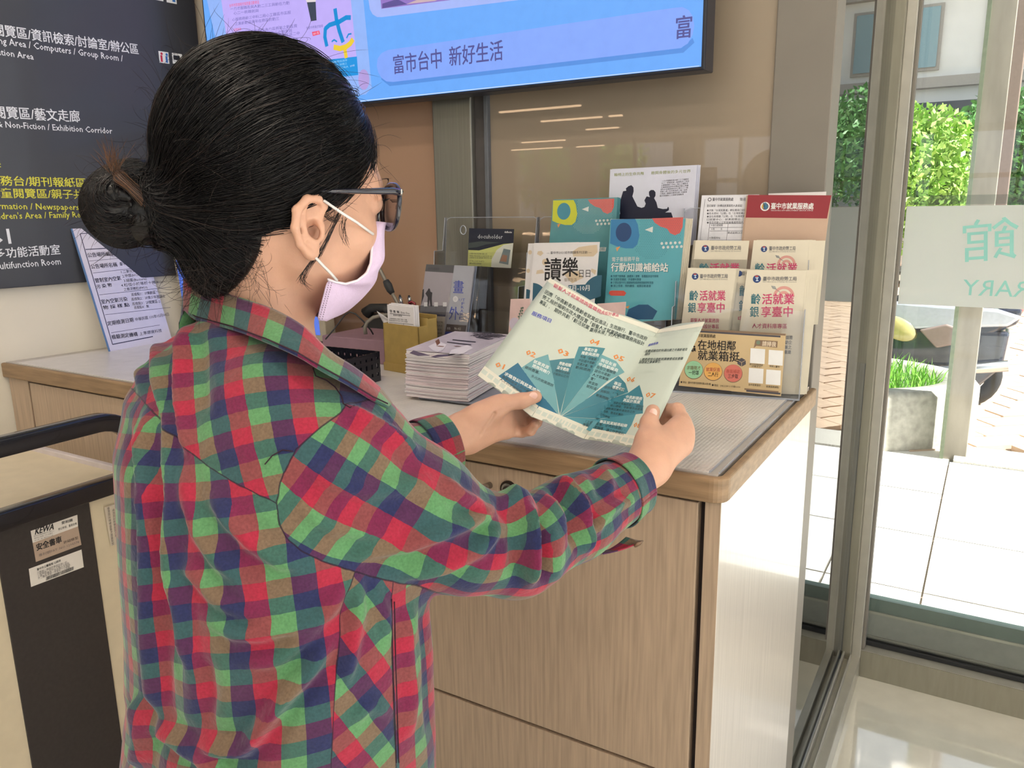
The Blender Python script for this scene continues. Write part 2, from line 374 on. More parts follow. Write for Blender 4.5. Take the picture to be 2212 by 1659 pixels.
# flush stone step between porch and bricks
m_speck = mat('speckled_granite', (196, 192, 186), rough=.6, noise=.3, nscale=160)
struct(MB().box((-.09, 4.96, -.1), (3.2, 5.30, .012), m_speck).box((-6, 4.96, -.1), (-.11, 5.3, -.015), m_pave).build('kerb'))
# planter
t = thing('round_planter', 'low round weathered concrete planter with green grass outside the window', 'planter', None, (-1.15, 5.75, 0))
c0 = np.array([-1.15, 5.62]); mb = MB()
prof = [(0, .28), (.93, .28), (.95, .34), (1.12, .345), (1.15, .31), (1.15, -.03)]
G = [[(c0[0]+r*math.cos(a), c0[1]+r*.62*math.sin(a), z+.0) for a in np.linspace(0, 2*math.pi, 56, endpoint=False)] for r, z in prof]
par(mb.grid(G, m_conc, True, True).build('planter_wall'), t)
m_grass = mat('fresh_green_grass', (120, 180, 60), rough=.6, noise=.35, nscale=30)
vs = []; fs = []
for i in range(2600):
    a = random.uniform(0, 2*math.pi); r = .92*math.sqrt(random.random()); x = c0[0]+r*math.cos(a); y = c0[1]+.62*r*math.sin(a)
    h = random.uniform(.06, .17); b = random.uniform(0, 6.28); w = .006; lx, ly = random.gauss(0, .05), random.gauss(0, .05)
    k = len(vs); dx, dy = math.cos(b)*w, math.sin(b)*w
    vs += [(x-dx, y-dy, .26), (x+dx, y+dy, .26), (x+lx*.5+dx*.7, y+ly*.5+dy*.7, .28+h*.6), (x+lx*.5-dx*.7, y+ly*.5-dy*.7, .28+h*.6), (x+lx, y+ly, .28+h)]
    fs += [(k, k+1, k+2, k+3), (k+3, k+2, k+4)]
o = par(MB().add(vs, fs, m_grass).build('grass'), t); o['kind'] = 'stuff'
# square post
t = thing('porch_post', 'square grey stone-clad post standing outside beside the planter', 'post', None, (-.09, 5.13, 0))
par(MB().box((-.15, 5.06, -.03), (-.03, 5.20, 3.3), mat('grey_stone_post', (150, 142, 130), rough=.7, noise=.18, nscale=14, stretch=(1, 1, .2), bump=.1)).build('shaft', bevel=.004), t)
par(MB().box((-.165, 5.05, -.03), (-.145, 5.21, 3.3), mat('mossy_green_edge', (120, 130, 108), rough=.8, noise=.15)).build('edge_strip'), t)
# upper brown column further away
t = thing('steel_column', 'tall brownish steel column standing by the trees across the yard', 'column', None, (-.08, 8.2, 0))
par(MB().box((-.2, 8.1, -.04), (.04, 8.34, 6.5), mat('brown_painted_steel', (140, 122, 112), rough=.6, noise=.08)).build('shaft', bevel=.01), t)
par(MB().box((-.24, 8.05, -.04), (.08, 8.38, .06), m_conc).build('base_plate'), t)

# motor scooter
sc = thing('motor_scooter', 'dark blue and black motor scooter parked on the bricks behind the round planter', 'scooter', None, (-.75, 6.55, 0))
m_sb = mat('glossy_navy_bodywork', (38, 44, 62), rough=.18, coat=1, noise=.05); m_ss = mat('silver_blue_bodywork', (205, 210, 226), rough=.25, coat=1, metal=.2)
m_sbk = mat('black_rubber', (22, 22, 24), rough=.6); m_gold = mat('amber_yellow_lens', (196, 184, 120), rough=.2, coat=1)
sy = 6.55; sx0 = -.75
def ell(c, r, m, seg=16, rings=10, rot=0., roty=0.):
    G = []; ca, sa = math.cos(rot), math.sin(rot); cb, sb = math.cos(roty), math.sin(roty)
    for i in range(rings+1):
        ph = math.pi*i/rings; row = []
        for k in range(seg):
            th = 2*math.pi*k/seg; x, y, z = r[0]*math.sin(ph)*math.cos(th), r[1]*math.sin(ph)*math.sin(th), r[2]*math.cos(ph)
            x, z = x*cb+z*sb, -x*sb+z*cb; x, y = x*ca-y*sa, x*sa+y*ca; row.append((c[0]+x, c[1]+y, c[2]+z))
        G.append(row)
    return G
def wheel(cx, mb_name='wheel'):
    mb = MB(); ring = [(cx+.2*math.cos(a), sy, .215+.2*math.sin(a)) for a in np.linspace(0, 2*math.pi, 28, endpoint=False)]
    mb.tube(ring, .052, m_sbk, n=10, closed=True)
    o = par(mb.build(mb_name), sc)
    mb = MB(); mb.grid(ell((cx, sy, .215), (.13, .03, .13), m_chrome), m_chrome)
    r = mb.build('rim'); r.parent = o
    return o
def ext(pts, y0, y1, m, name, bev=.03):
    pts = [(x, z*.9) for x, z in pts]; mb = MB(); mb.hexa([(x, y1, z) for x, z in pts], [(x, y0, z) for x, z in pts], m); return par(mb.build(name, bevel=bev, seg=3), sc)
wheel(-1.35); wheel(-.12)
ext([(-1.28, .45), (-1.1, .38), (-.95, .42), (-.85, .28), (-.55, .25), (-.45, .42), (-.1, .5), (.18, .68), (.2, .8), (-.1, .78), (-.55, .72), (-.62, .5), (-.88, .5), (-.98, .9), (-1.2, .98), (-1.3, .8)], sy-.15, sy+.15, m_sb, 'bodywork')
ext([(-.6, .74), (-.1, .8), (.12, .86), (.05, .92), (-.2, .9), (-.45, .86), (-.62, .84)], sy-.13, sy+.13, m_sbk, 'seat')
ext([(-.70, .66), (-.45, .60), (-.25, .62), (.12, .66), (.2, .74), (.05, .79), (-.3, .80), (-.70, .82), (-.80, .76)], sy-.175, sy+.175, m_ss, 'side_panel', .02)
ext([(-.95, .12), (-.05, .12), (.12, .34), (.14, .62), (-.3, .60), (-.95, .66)], sy-.16, sy+.12, m_sb, 'lower_body', .03)
ext([(-.42, .60), (-.30, .46), (-.18, .50), (-.14, .62), (-.25, .66)], sy-.185, sy+.18, mat('taupe_panel', (150, 132, 128), rough=.4), 'side_vent', .015)
ext([(-1.27, .55), (-1.12, .5), (-.98, .68), (-1.0, .88), (-1.18, .95), (-1.28, .8)], sy-.17, sy+.17, m_ss, 'front_cowl', .03)
ext([(-1.5, .44), (-1.2, .45), (-1.12, .5), (-1.3, .52), (-1.5, .5)], sy-.09, sy+.09, m_sb, 'front_fender', .02)
par(MB().grid(ell((-.56, sy-.17, .54), (.14, .03, .08), m_gold, roty=.45), m_gold).build('side_lamp'), sc)
par(MB().tube([(-1.05, sy-.3, 1.1), (-1.08, sy-.15, 1.05), (-1.1, sy, 1.0), (-1.08, sy+.15, 1.05), (-1.05, sy+.3, 1.1)], .018, m_sbk).build('handlebar'), sc)
for s_ in (-1, 1):
    par(MB().tube([(-1.08, sy+.2*s_, 1.06), (-1.12, sy+.24*s_, 1.2)], .007, m_chrome).grid(ell((-1.12, sy+.25*s_, 1.24), (.02, .07, .045), m_sbk), m_sbk).build('mirror'), sc)
par(MB().grid(ell((.18, sy, .7), (.03, .09, .04), 0), mat('red_tail_lens', (200, 50, 60), rough=.2, coat=1)).build('tail_lamp'), sc)
par(MB().tube([(-.55, sy-.2, .24), (-.2, sy-.2, .27), (.15, sy-.2, .33)], .04, m_chrome).build('exhaust'), sc)
par(MB().tube([(-1.22, sy, .9), (-1.35, sy, .22)], .03, m_chrome).build('fork'), sc)

# trees, hedge and building across the yard
def leaf_mass(centers, n, size, seed):
    rd = np.random.RandomState(seed); cs = np.array([c[:3] for c in centers]); rr = np.array([c[3] for c in centers])
    k = rd.choice(len(cs), n, p=rr**2/(rr**2).sum()); d = rd.normal(size=(n, 3)); d /= np.linalg.norm(d, axis=1)[:, None]
    p = cs[k]+d*(rr[k]*rd.uniform(.55, 1.08, n))[:, None]
    a = rd.normal(size=(n, 3)); a /= np.linalg.norm(a, axis=1)[:, None]; b = np.cross(a, rd.normal(size=(n, 3))); b /= np.linalg.norm(b, axis=1)[:, None]
    s = size*rd.uniform(.6, 1.4, n)[:, None]
    v = np.stack([p-a*s, p+b*s*.45, p+a*s, p-b*s*.45], 1).reshape(-1, 3)
    return v, [(4*i, 4*i+1, 4*i+2, 4*i+3) for i in range(n)]
def tree(label, x, y, h, crown, col, seed, n=6000, size=.048, grp='trees across the yard'):
    t = thing('leafy_tree', label, 'tree', None, (x, y, 0))
    o = par(MB().tube([(x, y, -.05), (x+.05, y, h*.35), (x-.04, y+.05, h*.7)], [.13, .1, .06], mat('tree_bark', (110, 96, 80), rough=.9, noise=.3, nscale=30, bump=.4)).build('trunk'), t)
    v, f = leaf_mass([(x+a, y+b, c, r) for a, b, c, r in crown], n, size, seed)
    o = par(MB().add(v, f, mat('leaves_%d_%d_%d' % col, col, rough=.5, noise=.4, nscale=3)).build('foliage'), t); o['kind'] = 'stuff'
tree('bright green leafy tree, nearest to the corner post, beyond the scooter', -1.5, 11.5, 3, [(0, 0, 1.9, .8), (.55, .1, 2.0, .6), (-.7, 0, 1.8, .7), (.8, 0, 1.5, .5), (.2, 0, 1.6, .8), (-1.0, .2, 1.9, .8)], (150, 190, 90), 3, 26000)
tree('dense mid green tree filling the middle of the window behind the brown column', .3, 12.5, 3, [(0, 0, 2.0, .8), (-.7, .2, 1.7, .6), (.7, 0, 2.2, .8), (.1, .3, 1.4, .7), (-.4, -.2, 2.3, .5)], (96, 150, 84), 5, 22000)
tree('darker green tree at the right edge of the window view', 2.4, 13.5, 3, [(0, 0, 2.0, .9), (-.5, .2, 2.3, .6), (.8, 0, 2.2, .9), (.1, .3, 1.4, .8)], (110, 165, 80), 6, 16000)
tree('light green tree behind the rear windows, seen in the glass reflection', -10.6, -18, 3.4, [(0, 0, 2.6, 1.3), (-1.2, .2, 2.3, .9), (1.2, 0, 2.4, 1.0), (.1, .3, 1.6, .9)], (150, 195, 90), 8, 8000, .08)
tree('yellow-green tree left of the corner post, seen at the partition glass', -4.2, 10.5, 3, [(0, 0, 2.4, 1.0), (.7, .2, 1.7, .7), (-.8, 0, 2.3, .9)], (175, 195, 80), 9, 9000, .07)
bd = thing('apartment_building', 'pale multi-storey building with rows of windows across the yard', 'building', None, (0, 19, 0))
m_bw = mat('white_stucco', (232, 228, 222), rough=.8, noise=.05, nscale=2); m_bg = mat('grey_window_glass', (120, 150, 156), rough=.15, coat=1); m_bl = mat('grey_ledge', (168, 160, 152), rough=.8)
par(MB().box((-9, 19, -.05), (9, 24, 9), m_bw).build('wall'), bd)
for fl in range(3):
    z = 1.5+fl*2.5
    par(MB().box((-9.1, 18.75, z-.35), (9.1, 19, z-.15), m_bl).build('ledge'), bd)
    par(MB().box((-9.1, 18.8, z+1.45), (9.1, 19, z+1.55), m_bl).build('ledge'), bd)
    for i in range(9):
        x = -8.2+i*1.9
        f_ = par(MB().box((x, 18.93, z), (x+1.15, 18.99, z+1.25), m_bl).build('window'), bd)
        p_ = MB().box((x+.06, 18.9, z+.06), (x+.54, 18.95, z+1.19), m_bg).box((x+.61, 18.9, z+.06), (x+1.09, 18.95, z+1.19), m_bg).build('pane'); p_.parent = f_
for i in range(7):
    par(MB().box((-6, 18.4, .15+i*.12), (-1.0, 18.46, .21+i*.12), m_bl).build('rail'), bd)
par(MB().box((-1.9, 18.1, 3.15), (8.8, 19, 3.3), mat('dark_awning', (60, 68, 80), rough=.6)).build('awning'), bd)
car = thing('parked_car', 'pale car with a dark window band parked in front of the building', 'car', None, (-2.0, 16, 0))
mb = MB(); y0, y1 = 15.2, 16.8
def exc(pts, y0, y1, m, name, bev=.08): return par(MB().hexa([(x, y1, z) for x, z in pts], [(x, y0, z) for x, z in pts], m).build(name, bevel=bev, seg=3), car)
exc([(-4.2, .35), (.1, .35), (.2, .8), (-.4, .95), (-1.3, 1.05), (-4.1, 1.0)], y0, y1, mat('pearl_car_paint', (214, 206, 206), rough=.2, coat=1), 'car_body')
exc([(-3.6, 1.0), (-1.2, 1.03), (-1.9, 1.5), (-3.2, 1.5)], y0+.12, y1-.12, mat('dark_car_glass', (50, 55, 62), rough=.1, coat=1), 'cabin')
for cx in (-3.4, -.7):
    par(MB().tube([(cx+.24*math.cos(a), y0+.05, .3+.24*math.sin(a)) for a in np.linspace(0, 6.283, 20, endpoint=False)], .09, m_sbk, closed=True).grid(ell((cx, y0+.02, .3), (.17, .04, .17), 0), m_chrome).build('wheel'), car)

# frosted band with library lettering on the street window
fr = Face((0, 2.513, 1.3), (1, 0, 0), (0, 0, 1))
fb = thing('window_film', 'white frosted film band with pale teal lettering on the street window', 'window film', None, (.8, 2.512, 1.3))
m_film = mat('frosted_white_film', (246, 248, 248), rough=.9, noise=.03, nscale=60, alpha=.88)
nt = m_film.node_tree; b = nt.nodes['Principled BSDF']; b.inputs['Transmission Weight'].default_value = 0
tl = nt.nodes.new('ShaderNodeBsdfTranslucent'); tl.inputs[0].default_value = (.97, .98, .98, 1); mx = nt.nodes.new('ShaderNodeMixShader'); mx.inputs[0].default_value = .9
om = nt.nodes['Material Output']; nt.links.new(b.outputs[0], mx.inputs[1]); nt.links.new(tl.outputs[0], mx.inputs[2]); tr2 = nt.nodes.new('ShaderNodeBsdfTransparent'); mx2 = nt.nodes.new('ShaderNodeMixShader'); mx2.inputs[0].default_value = .14; nt.links.new(mx.outputs[0], mx2.inputs[1]); nt.links.new(tr2.outputs[0], mx2.inputs[2]); nt.links.new(mx2.outputs[0], om.inputs[0])
z1 = fr.hit(1926, 446)[2]; z0 = fr.hit(1911, 655)[2]
par(MB().box((-.226, 2.5125, z0), (1.14, 2.5135, z1), m_film).build('film'), fb)
m_film2 = glass('clear_film_strip', (.8, .83, .83), .3, 1.5)
par(MB().box((-.226, 2.5125, z1+.003), (1.14, 2.5135, z1+.028), m_film2).build('clear_strip'), fb)
m_teal = mat('pale_teal_lettering', (150, 212, 204), rough=.6, noise=.02)
fr.lift = .0008
# mirrored: build from flipped glyphs
fr.mb = MB()
def mirrored(fr, t, p0, p1, h, m, bold=.01):
    v, f = glyphs(t, 0, 2); v = v[:, :2]; x0, x1 = v[:, 0].min(), v[:, 0].max(); v = v.copy(); v[:, 0] = x0+x1-v[:, 0]
    a = fr.st(*p0); b_ = fr.st(*p1); d = b_-a; L = np.linalg.norm(d); d /= L; nn = np.array([-d[1], d[0]]); hh = np.linalg.norm(fr.st(p0[0], p0[1]-h)-a)
    g = .86 if any(ord(c) > 0x2e80 for c in t) else .7; y0 = -.07 if g > .8 else 0
    q = [a+d*((x-x0)*L/(x1-x0))+nn*((y-y0)*hh/g) for x, y in v]
    fr.mb.add([fr.at(p[0], p[1], 2) for p in q], [tuple(reversed(k)) for k in f], m)
mirrored(fr, 'LIBRARY', (2078, 637), (2300, 645), 34, m_teal)
mirrored(fr, '館', (2080, 566), (2200, 558), 84, m_teal, .02)
mirrored(fr, '圖書', (2215, 566), (2440, 560), 84, m_teal, .02)
par(fr.mb.build('lettering'), fb)
# ================================================================== sign board on the left wall
white = ink((226, 228, 234)); yel = ink((214, 210, 70))
sg = thing('directory_sign', 'large charcoal directory sign with white and yellow floor lettering on the left wall', 'sign', None, tuple(swp(.2, 1.6, .02)))
off = SN*.022
s0 = swp(-.74, 0, 0); s1 = SO+SD*(np.dot(np.array([-1.953, 1.565, 0])-SO, SD))
zb = 1.277
par(quadbox(s0[:2], s1[:2], zb, 2.75, .02, m_sign, SN[:2]).build('panel', bevel=.002), sg)
fr = Face(SO+SN*.0205+np.array([0, 0, 1.5]), SD, (0, 0, 1))
T = fr.text
T('閱覽區/資訊檢索/討論室/辦公區', (-12, 76), (300, 118), 24, white, .012)
T('Reading Area / Computers / Group Room /', (-46, 88), (266, 133), 15, white, .008)
T('Information Area', (-57, 111), (73, 129), 14, white, .008)
T('閱覽區/藝文走廊', (-10, 255), (174, 264), 25, white, .012)
T('Fiction & Non-Fiction / Exhibition Corridor', (-62, 271), (243, 289), 14, white, .008)
T('樓', (-16, 362), (3, 361), 20, yel, .012)
T('服務台/期刊報紙區/樂齡區', (-26, 400), (262, 406), 20, yel, .012)
T('兒童閱覽區/親子共讀區', (-24, 427), (226, 430), 20, yel, .012)
T('Information / Newspapers & Magazines', (-36, 451), (262, 455), 14, yel, .008)
T("Children's Area / Family Reading Area", (-30, 474), (246, 468), 14, yel, .008)
T('B1', (-20, 529), (25, 526), 33, white, .01)
T('多功能活動室', (-10, 559), (131, 549), 21, white, .012)
T('Multifunction Room', (-14, 583), (132, 571), 15, white, .008)
red = ink((196, 50, 80)); blu = ink((50, 110, 190)); dk = ink((40, 44, 56))
for (x0, y0, x1, y1) in ((342, 110, 366, 138), (371, 114, 395, 140), (330, -18, 353, 3), (358, -16, 382, 9)): fr.rect(x0, y0, x1, y1, white, 1)
fr.circ(349, 116, 2.6, red, 2); fr.rect(346, 119, 352, 134, red, 2); fr.circ(360, 118, 2.6, blu, 2); fr.rect(357, 121, 363, 136, blu, 2)
fr.rect(374, 119, 389, 131, dk, 2); fr.rect(336, -12, 348, -2, dk, 2); fr.rect(371, -12, 379, 5, blu, 2)
par(fr.mb.build('lettering'), sg)

# ================================================================== television
tv = thing('television', 'large flat television with a bright blue screen mounted high on the back wall', 'television', None, (-1.16, 1.6, 1.7))
par(MB().box((-1.832, 1.502, 1.688), (-.488, 1.553, 2.46), mat('black_tv_casing', (34, 37, 48), rough=.35)).build('casing', bevel=.003), tv)
par(MB().box((-1.4, 1.553, 1.95), (-.9, 1.604, 2.2), m_dark).build('wall_bracket'), tv)
E_ = round(1.0/2**EXPO, 3)
def ek(r, g_, b_): return ink((r, g_, b_), E_)
fr = Face((-1.16, 1.5005, 2.0), (1, 0, 0), (0, 0, 1), lift=.00008)
blue = ek(108, 172, 252)
par(MB().box((-1.825, 1.5005, 1.694), (-.495, 1.503, 2.452), blue).build('screen'), tv)
lav = ek(168, 186, 250); ban = ek(134, 170, 253); sh = ek(88, 146, 226); lil = ek(194, 176, 250); txt = ek(84, 84, 150)
# soft drop shades printed by the broadcast graphics
fr.poly([(410, -300), (757, -300), (785, 0), (803, 190), (790, 204), (500, 235), (447, 0)], ek(150, 184, 250), 1)
fr.poly([(445, -290), (733, -290), (758, 0), (774, 162), (505, 190), (478, 0)], lil, 2)
fr.poly([(690, 131), (771, 122), (774, 162), (690, 172)], ek(34, 150, 226), 3)
cy = ek(24, 142, 214); ye = ek(238, 206, 60)
fr.stroke([(724, 20), (727, 42), (733, 66), (741, 90)], 7.5, cy, 4)
fr.stroke([(706, 99), (702, 80), (703, 62), (712, 54), (733, 47), (748, 38), (757, 38)], 7, cy, 4)
fr.stroke([(717, 90), (722, 86), (728, 90)], 2.5, cy, 4); fr.stroke([(749, 82), (753, 74), (759, 73)], 2.5, cy, 4)
fr.stroke([(722, 102), (735, 105), (748, 101), (757, 94), (762, 86)], 8, ye, 4); fr.stroke([(745, 106), (748, 124)], 7, ye, 4)
cup = ek(62, 70, 88)
fr.poly([(663, 4), (682, 3), (684, 44), (672, 46)], cup, 4); fr.poly([(661, 0), (683, -1), (682, 4), (663, 5)], ek(232, 220, 224), 5)
for (x0, y0, x1, y1) in ((760, 66, 764, 67),): pass
t5 = ek(112, 104, 176); rd5 = ek(240, 90, 120)
fr.text('台中市民咖啡兌換限量活動辦法', (496, 16), (560, 8), 7, rd5, lv=4)
for i, (x0, y0, x1, y1) in enumerate(((498, 23, 640, 8), (505, 32, 560, 26), (502, 46, 645, 28), (508, 55, 606, 43))): fr.lines(1, (x0, y0), (x1, y1), (x0, y0), 6.5, t5, 4, i)
fr.text('注意事項', (505, 68), (521, 66), 6, rd5, lv=4)
for i, (x0, y0, x1, y1) in enumerate(((507, 76, 650, 58), (512, 84, 640, 68), (515, 92, 655, 74), (560, 98, 650, 87))): fr.lines(1, (x0, y0), (x1, y1), (x0, y0), 6.5, t5, 4, i+9)
fr.text('全家中杯美式咖啡', (662, 64), (698, 59), 6, t5, lv=4); fr.poly([(674, 69), (690, 66), (692, 74), (676, 78)], rd5, 4)
fr.text('450 名', (677, 76), (689, 73), 5, ek(240, 220, 250), lv=5)
fr.lines(3, (712, 138), (752, 132), (714, 152), 4.5, ek(150, 210, 250), 5, 3)
fr.circ(786, 172, 12, ek(182, 160, 224), 3, ry=16)
fr.text('台中通', (757, 145), (766, 143), 4, ek(200, 220, 250), lv=5)
fr.poly([(796, 0), (799, 20), (805, 31), (815, 37), (825, 37), (1490, -46), (1480, -330), (770, -262)], lav, 2)
fr.poly([(800, -230), (824, 19), (1465, -62), (1455, -300)], ek(150, 120, 200), 3); fr.poly([(826, 8), (858, -2), (880, 9), (826, 18)], ek(96, 82, 150), 4); fr.poly([(878, 9), (905, -2), (950, -2), (940, 2)], ek(206, 178, 186), 4)
fr.poly([(820, 142), (838, 172), (1472, 104), (1496, 82), (1500, 92), (1476, 114), (842, 186), (824, 172)], sh, 2)
fr.poly([(814, 142), (816, 126), (824, 115), (838, 108), (1455, 17), (1474, 15), (1488, 22), (1497, 36), (1500, 56), (1496, 76), (1486, 94), (1470, 104), (850, 177), (835, 176), (824, 168), (817, 156)], ban, 3)
fr.text('富市台中', (851, 160), (955, 146), 38, txt, .012, 5)
fr.text('新好生活', (971, 143), (1087, 129), 39, txt, .012, 5)
fr.text('富', (1459, 84), (1494, 80), 45, txt, .015, 5)
fr.poly([(470, 251.5), (1511, 143.2), (1511, 141.6), (470, 249.5)], ek(206, 226, 255), 2)
par(fr.mb.build('screen_graphics'), tv)

# ================================================================== counter
ZT = 1.10
ct = thing('worktop', 'long grey-beige counter worktop with a worn oak front edge', 'worktop', None, (-1.15, 1.29, 1.07))
lf = lambda y: SO[0]+SD[0]/SD[1]*(y-SO[1])+.002
mb = MB(); mb.hexa([(lf(.99), .99, 1.068), (-.285, .99, 1.068), (-.285, 1.584, 1.068), (lf(1.584), 1.584, 1.068)], [(lf(.99), .99, ZT), (-.285, .99, ZT), (-.285, 1.584, ZT), (lf(1.584), 1.584, ZT)], m_top)
par(mb.build('slab', bevel=.001), ct)
# edge band with rounded corner
mb = MB(); pth = [(lf(.985), .978)]+[(-.292-0+.022*math.sin(a), 1.0-.022*math.cos(a)) for a in np.linspace(0, math.pi/2, 7)]+[(-.270, 1.584)]
inn = [(lf(.99), .99), ]+[(-.292+.010*math.sin(a), 1.0-.010*math.cos(a)) for a in np.linspace(0, math.pi/2, 7)]+[(-.282, 1.584)]
n = len(pth); vs = []
for z in (1.064, 1.0995): vs += [(x, y, z) for x, y in pth]+[(x, y, z) for x, y in inn]
fs = []
for i in range(n-1):
    fs += [(i, i+1, 2*n+i+1, 2*n+i), (n+i+1, n+i, 3*n+i, 3*n+i+1), (2*n+i, 2*n+i+1, 3*n+i+1, 3*n+i), (i+1, i, n+i, n+i+1)]
fs += [(0, 2*n, 3*n, n), (n-1, 2*n-1, 4*n-1, 3*n-1)]
par(mb.add(vs, fs, m_band).build('edge_band', bevel=.004, seg=3), ct)
# ribbed clear mat lying on the top, with the two bright lips on the right edge
m_mat = mat('ribbed_clear_mat', (214, 210, 208), rough=.38, noise=.05, nscale=30, coat=.3)
nt = m_mat.node_tree; wv = nt.nodes.new('ShaderNodeTexWave'); wv.inputs['Scale'].default_value = 55; wv.bands_direction = 'X'
wv2 = nt.nodes.new('ShaderNodeTexWave'); wv2.inputs['Scale'].default_value = 55; wv2.bands_direction = 'Y'
ad = nt.nodes.new('ShaderNodeMath'); ad.operation = 'ADD'; bp = nt.nodes.new('ShaderNodeBump'); bp.inputs['Strength'].default_value = .3; bp.inputs['Distance'].default_value = .0012
tcn = nt.nodes.new('ShaderNodeTexCoord')
for w_ in (wv, wv2): nt.links.new(tcn.outputs['Object'], w_.inputs['Vector'])
nt.links.new(wv.outputs['Fac'], ad.inputs[0]); nt.links.new(wv2.outputs['Fac'], ad.inputs[1]); nt.links.new(ad.outputs[0], bp.inputs['Height'])
nt.links.new(bp.outputs[0], nt.nodes['Principled BSDF'].inputs['Normal'])
cm = thing('counter_mat', 'thin ribbed clear plastic mat covering the counter worktop', 'mat', None, (-1.1, 1.29, ZT))
mb = MB(); mb.hexa([(-1.99, .993, ZT), (-.298, .993, ZT), (-.298, 1.57, ZT), (-1.93, 1.57, ZT)], [(-1.99, .993, ZT+.0015), (-.298, .993, ZT+.0015), (-.298, 1.57, ZT+.0015), (-1.93, 1.57, ZT+.0015)], m_mat)
par(mb.build('sheet'), cm)
par(MB().box((-.298, .995, ZT+.0005), (-.296, 1.57, ZT+.003), m_acryE).box((-.286, .998, ZT), (-.284, 1.578, ZT+.002), m_acryE).build('lip'), cm)
ZM = ZT+.0016
cb = thing('cabinet', 'oak laminate reception cabinet under the worktop with drawer fronts and a chrome handle', 'cabinet', None, (-1.15, 1.29, 0))
mb = MB(); mb.hexa([(lf(1.02), 1.006, .0), (-.286, 1.006, .0), (-.286, 1.575, .0), (lf(1.575), 1.575, .0)], [(lf(1.02), 1.006, 1.062), (-.286, 1.006, 1.062), (-.286, 1.575, 1.062), (lf(1.575), 1.575, 1.062)], m_gap)
par(mb.build('carcass'), cb)
par(MB().box((-.299, .99, .0), (-.278, 1.578, 1.0635), m_woodP).build('side_panel', bevel=.001), cb)
par(MB().box((-.2995, .9895, 0), (-.2785, .9935, 1.0635), m_wood).build('side_edge'), cb)
par(MB().box((lf(1.0)+.001, .99, 0), (-1.948, 1.008, 1.0635), m_wood).build('end_filler', bevel=.001), cb)
xs = [-1.944, -1.44, -.975, -.307]
for i in range(3):
    a, b = xs[i]+.0025, xs[i+1]-.0025
    top = par(MB().box((a, .99, .629), (b, 1.008, 1.058), m_wood).build('drawer_front', bevel=.0012), cb)
    bot = par(MB().box((a, .99, .16), (b, 1.008, .623), m_wood).build('drawer_front', bevel=.0012), cb)
    h = MB().tube([(-.78, .988, 1.022), (-.775, .968, 1.022), (-.72, .963, 1.024), (-.645, .966, 1.0265), (-.64, .988, 1.0265)], .0055, m_chrome, n=12).build('handle') if i == 2 else None
    if h: h.parent = top
    if i == 2:
        c = ony(1098, 1058, .988); mb = MB()
        for r, y, m in ((.0145, .987, mat('dark_bronze_lock', (70, 62, 56), rough=.3, metal=.8)), (.011, .985, m_chrome), (.0075, .9835, mat('dark_bronze_lock2', (88, 84, 80), rough=.3, metal=.9))):
            ring = [(c[0]+r*math.cos(q), y, c[2]+r*math.sin(q)) for q in np.linspace(0, 2*math.pi, 24, endpoint=False)]
            back = [(x, .992, z) for x, _, z in ring]; mb.hexa(back, ring, m)
        mb.box((c[0]-.001, .9828, c[2]-.0045), (c[0]+.001, .9836, c[2]+.0045), m_dark)
        l_ = mb.build('lock'); l_.parent = top
par(MB().box((-1.94, 1.02, 0), (-.3, 1.03, .155), m_gap).build('plinth'), cb)

# ================================================================== book cart
ca = thing('book_cart', 'cream and black book cart with a black tube frame standing left of the person', 'cart', None, (-1.63, .62, 0))
XF = -1.427
par(MB().box((-1.86, .10, .925), (XF-.004, .888, .945), m_cart).build('top_shelf', bevel=.002), ca)
par(MB().box((-1.86, .882, .925), (XF-.004, .895, .956), mat('pale_lilac_lip', (206, 196, 196), rough=.5)).build('shelf_lip', bevel=.002), ca)
par(MB().tube([(XF, .06, .935), (XF, .94, .935)], .0165, m_black, n=4, sq=True).build('top_rail', bevel=.004), ca)
mb = MB(); pts = [(XF, .10, 1.062), (XF, .835, 1.062)]+[(XF, .835+.085*math.sin(q), .977+.085*math.cos(q)) for q in np.linspace(.15, math.pi/2, 8)]+[(XF, .92, .12)]
pts = [(XF, .025, .12), (XF, .025, .987)]+[(XF, .10-.075*math.cos(q), .987+.075*math.sin(q)) for q in np.linspace(.1, math.pi/2, 8)]+pts[1:]
par(mb.tube(pts, .0165, m_black, n=4, sq=True).build('handle_frame', bevel=.004), ca)
par(MB().box((XF-.014, .06, .14), (XF-.002, .90, .925), m_cart).build('end_board', bevel=.001), ca)
par(MB().box((XF-.006, .632, .14), (XF+.001, .803, .922), m_cartd).build('dark_panel', bevel=.001), ca)
par(MB().box((-1.86, .10, .30), (XF-.015, .87, .315), m_cart).build('lower_shelf'), ca)
par(MB().box((-1.86, .10, .60), (XF-.015, .87, .615), m_cart).build('middle_shelf'), ca)
for y in (.07, .83):
    for x in (XF-.03, -1.83):
        par(MB().tube([(x, y-.012, .05), (x, y+.012, .05)], .05, m_dark, n=18).box((x-.008, y-.02, .05), (x+.008, y+.02, .14), m_chrome).build('caster'), ca)
fr = Face((XF+.0012, .7, .85), (0, 1, 0), (0, 0, 1), lift=.0001)
def stk_(i):
    par(fr.mb.build('sticker'), ca); fr.mb = MB()
kw = ink((228, 222, 214)); kb = ink((182, 160, 142)); kk = ink((36, 34, 36)); kg = ink((110, 104, 104))
fr.poly([(66, 1147), (167, 1112), (168.5, 1137), (70.5, 1173)], kw, 1); fr.poly([(70.5, 1173), (168.5, 1137), (176, 1177), (77.5, 1214)], kb, 1)
fr.text('KEWA', (75, 1155), (116, 1143), 13, kk, .03, 3, shear=.25); fr.text('愛和購', (133, 1133), (157, 1126), 6, kk, .01, 3)
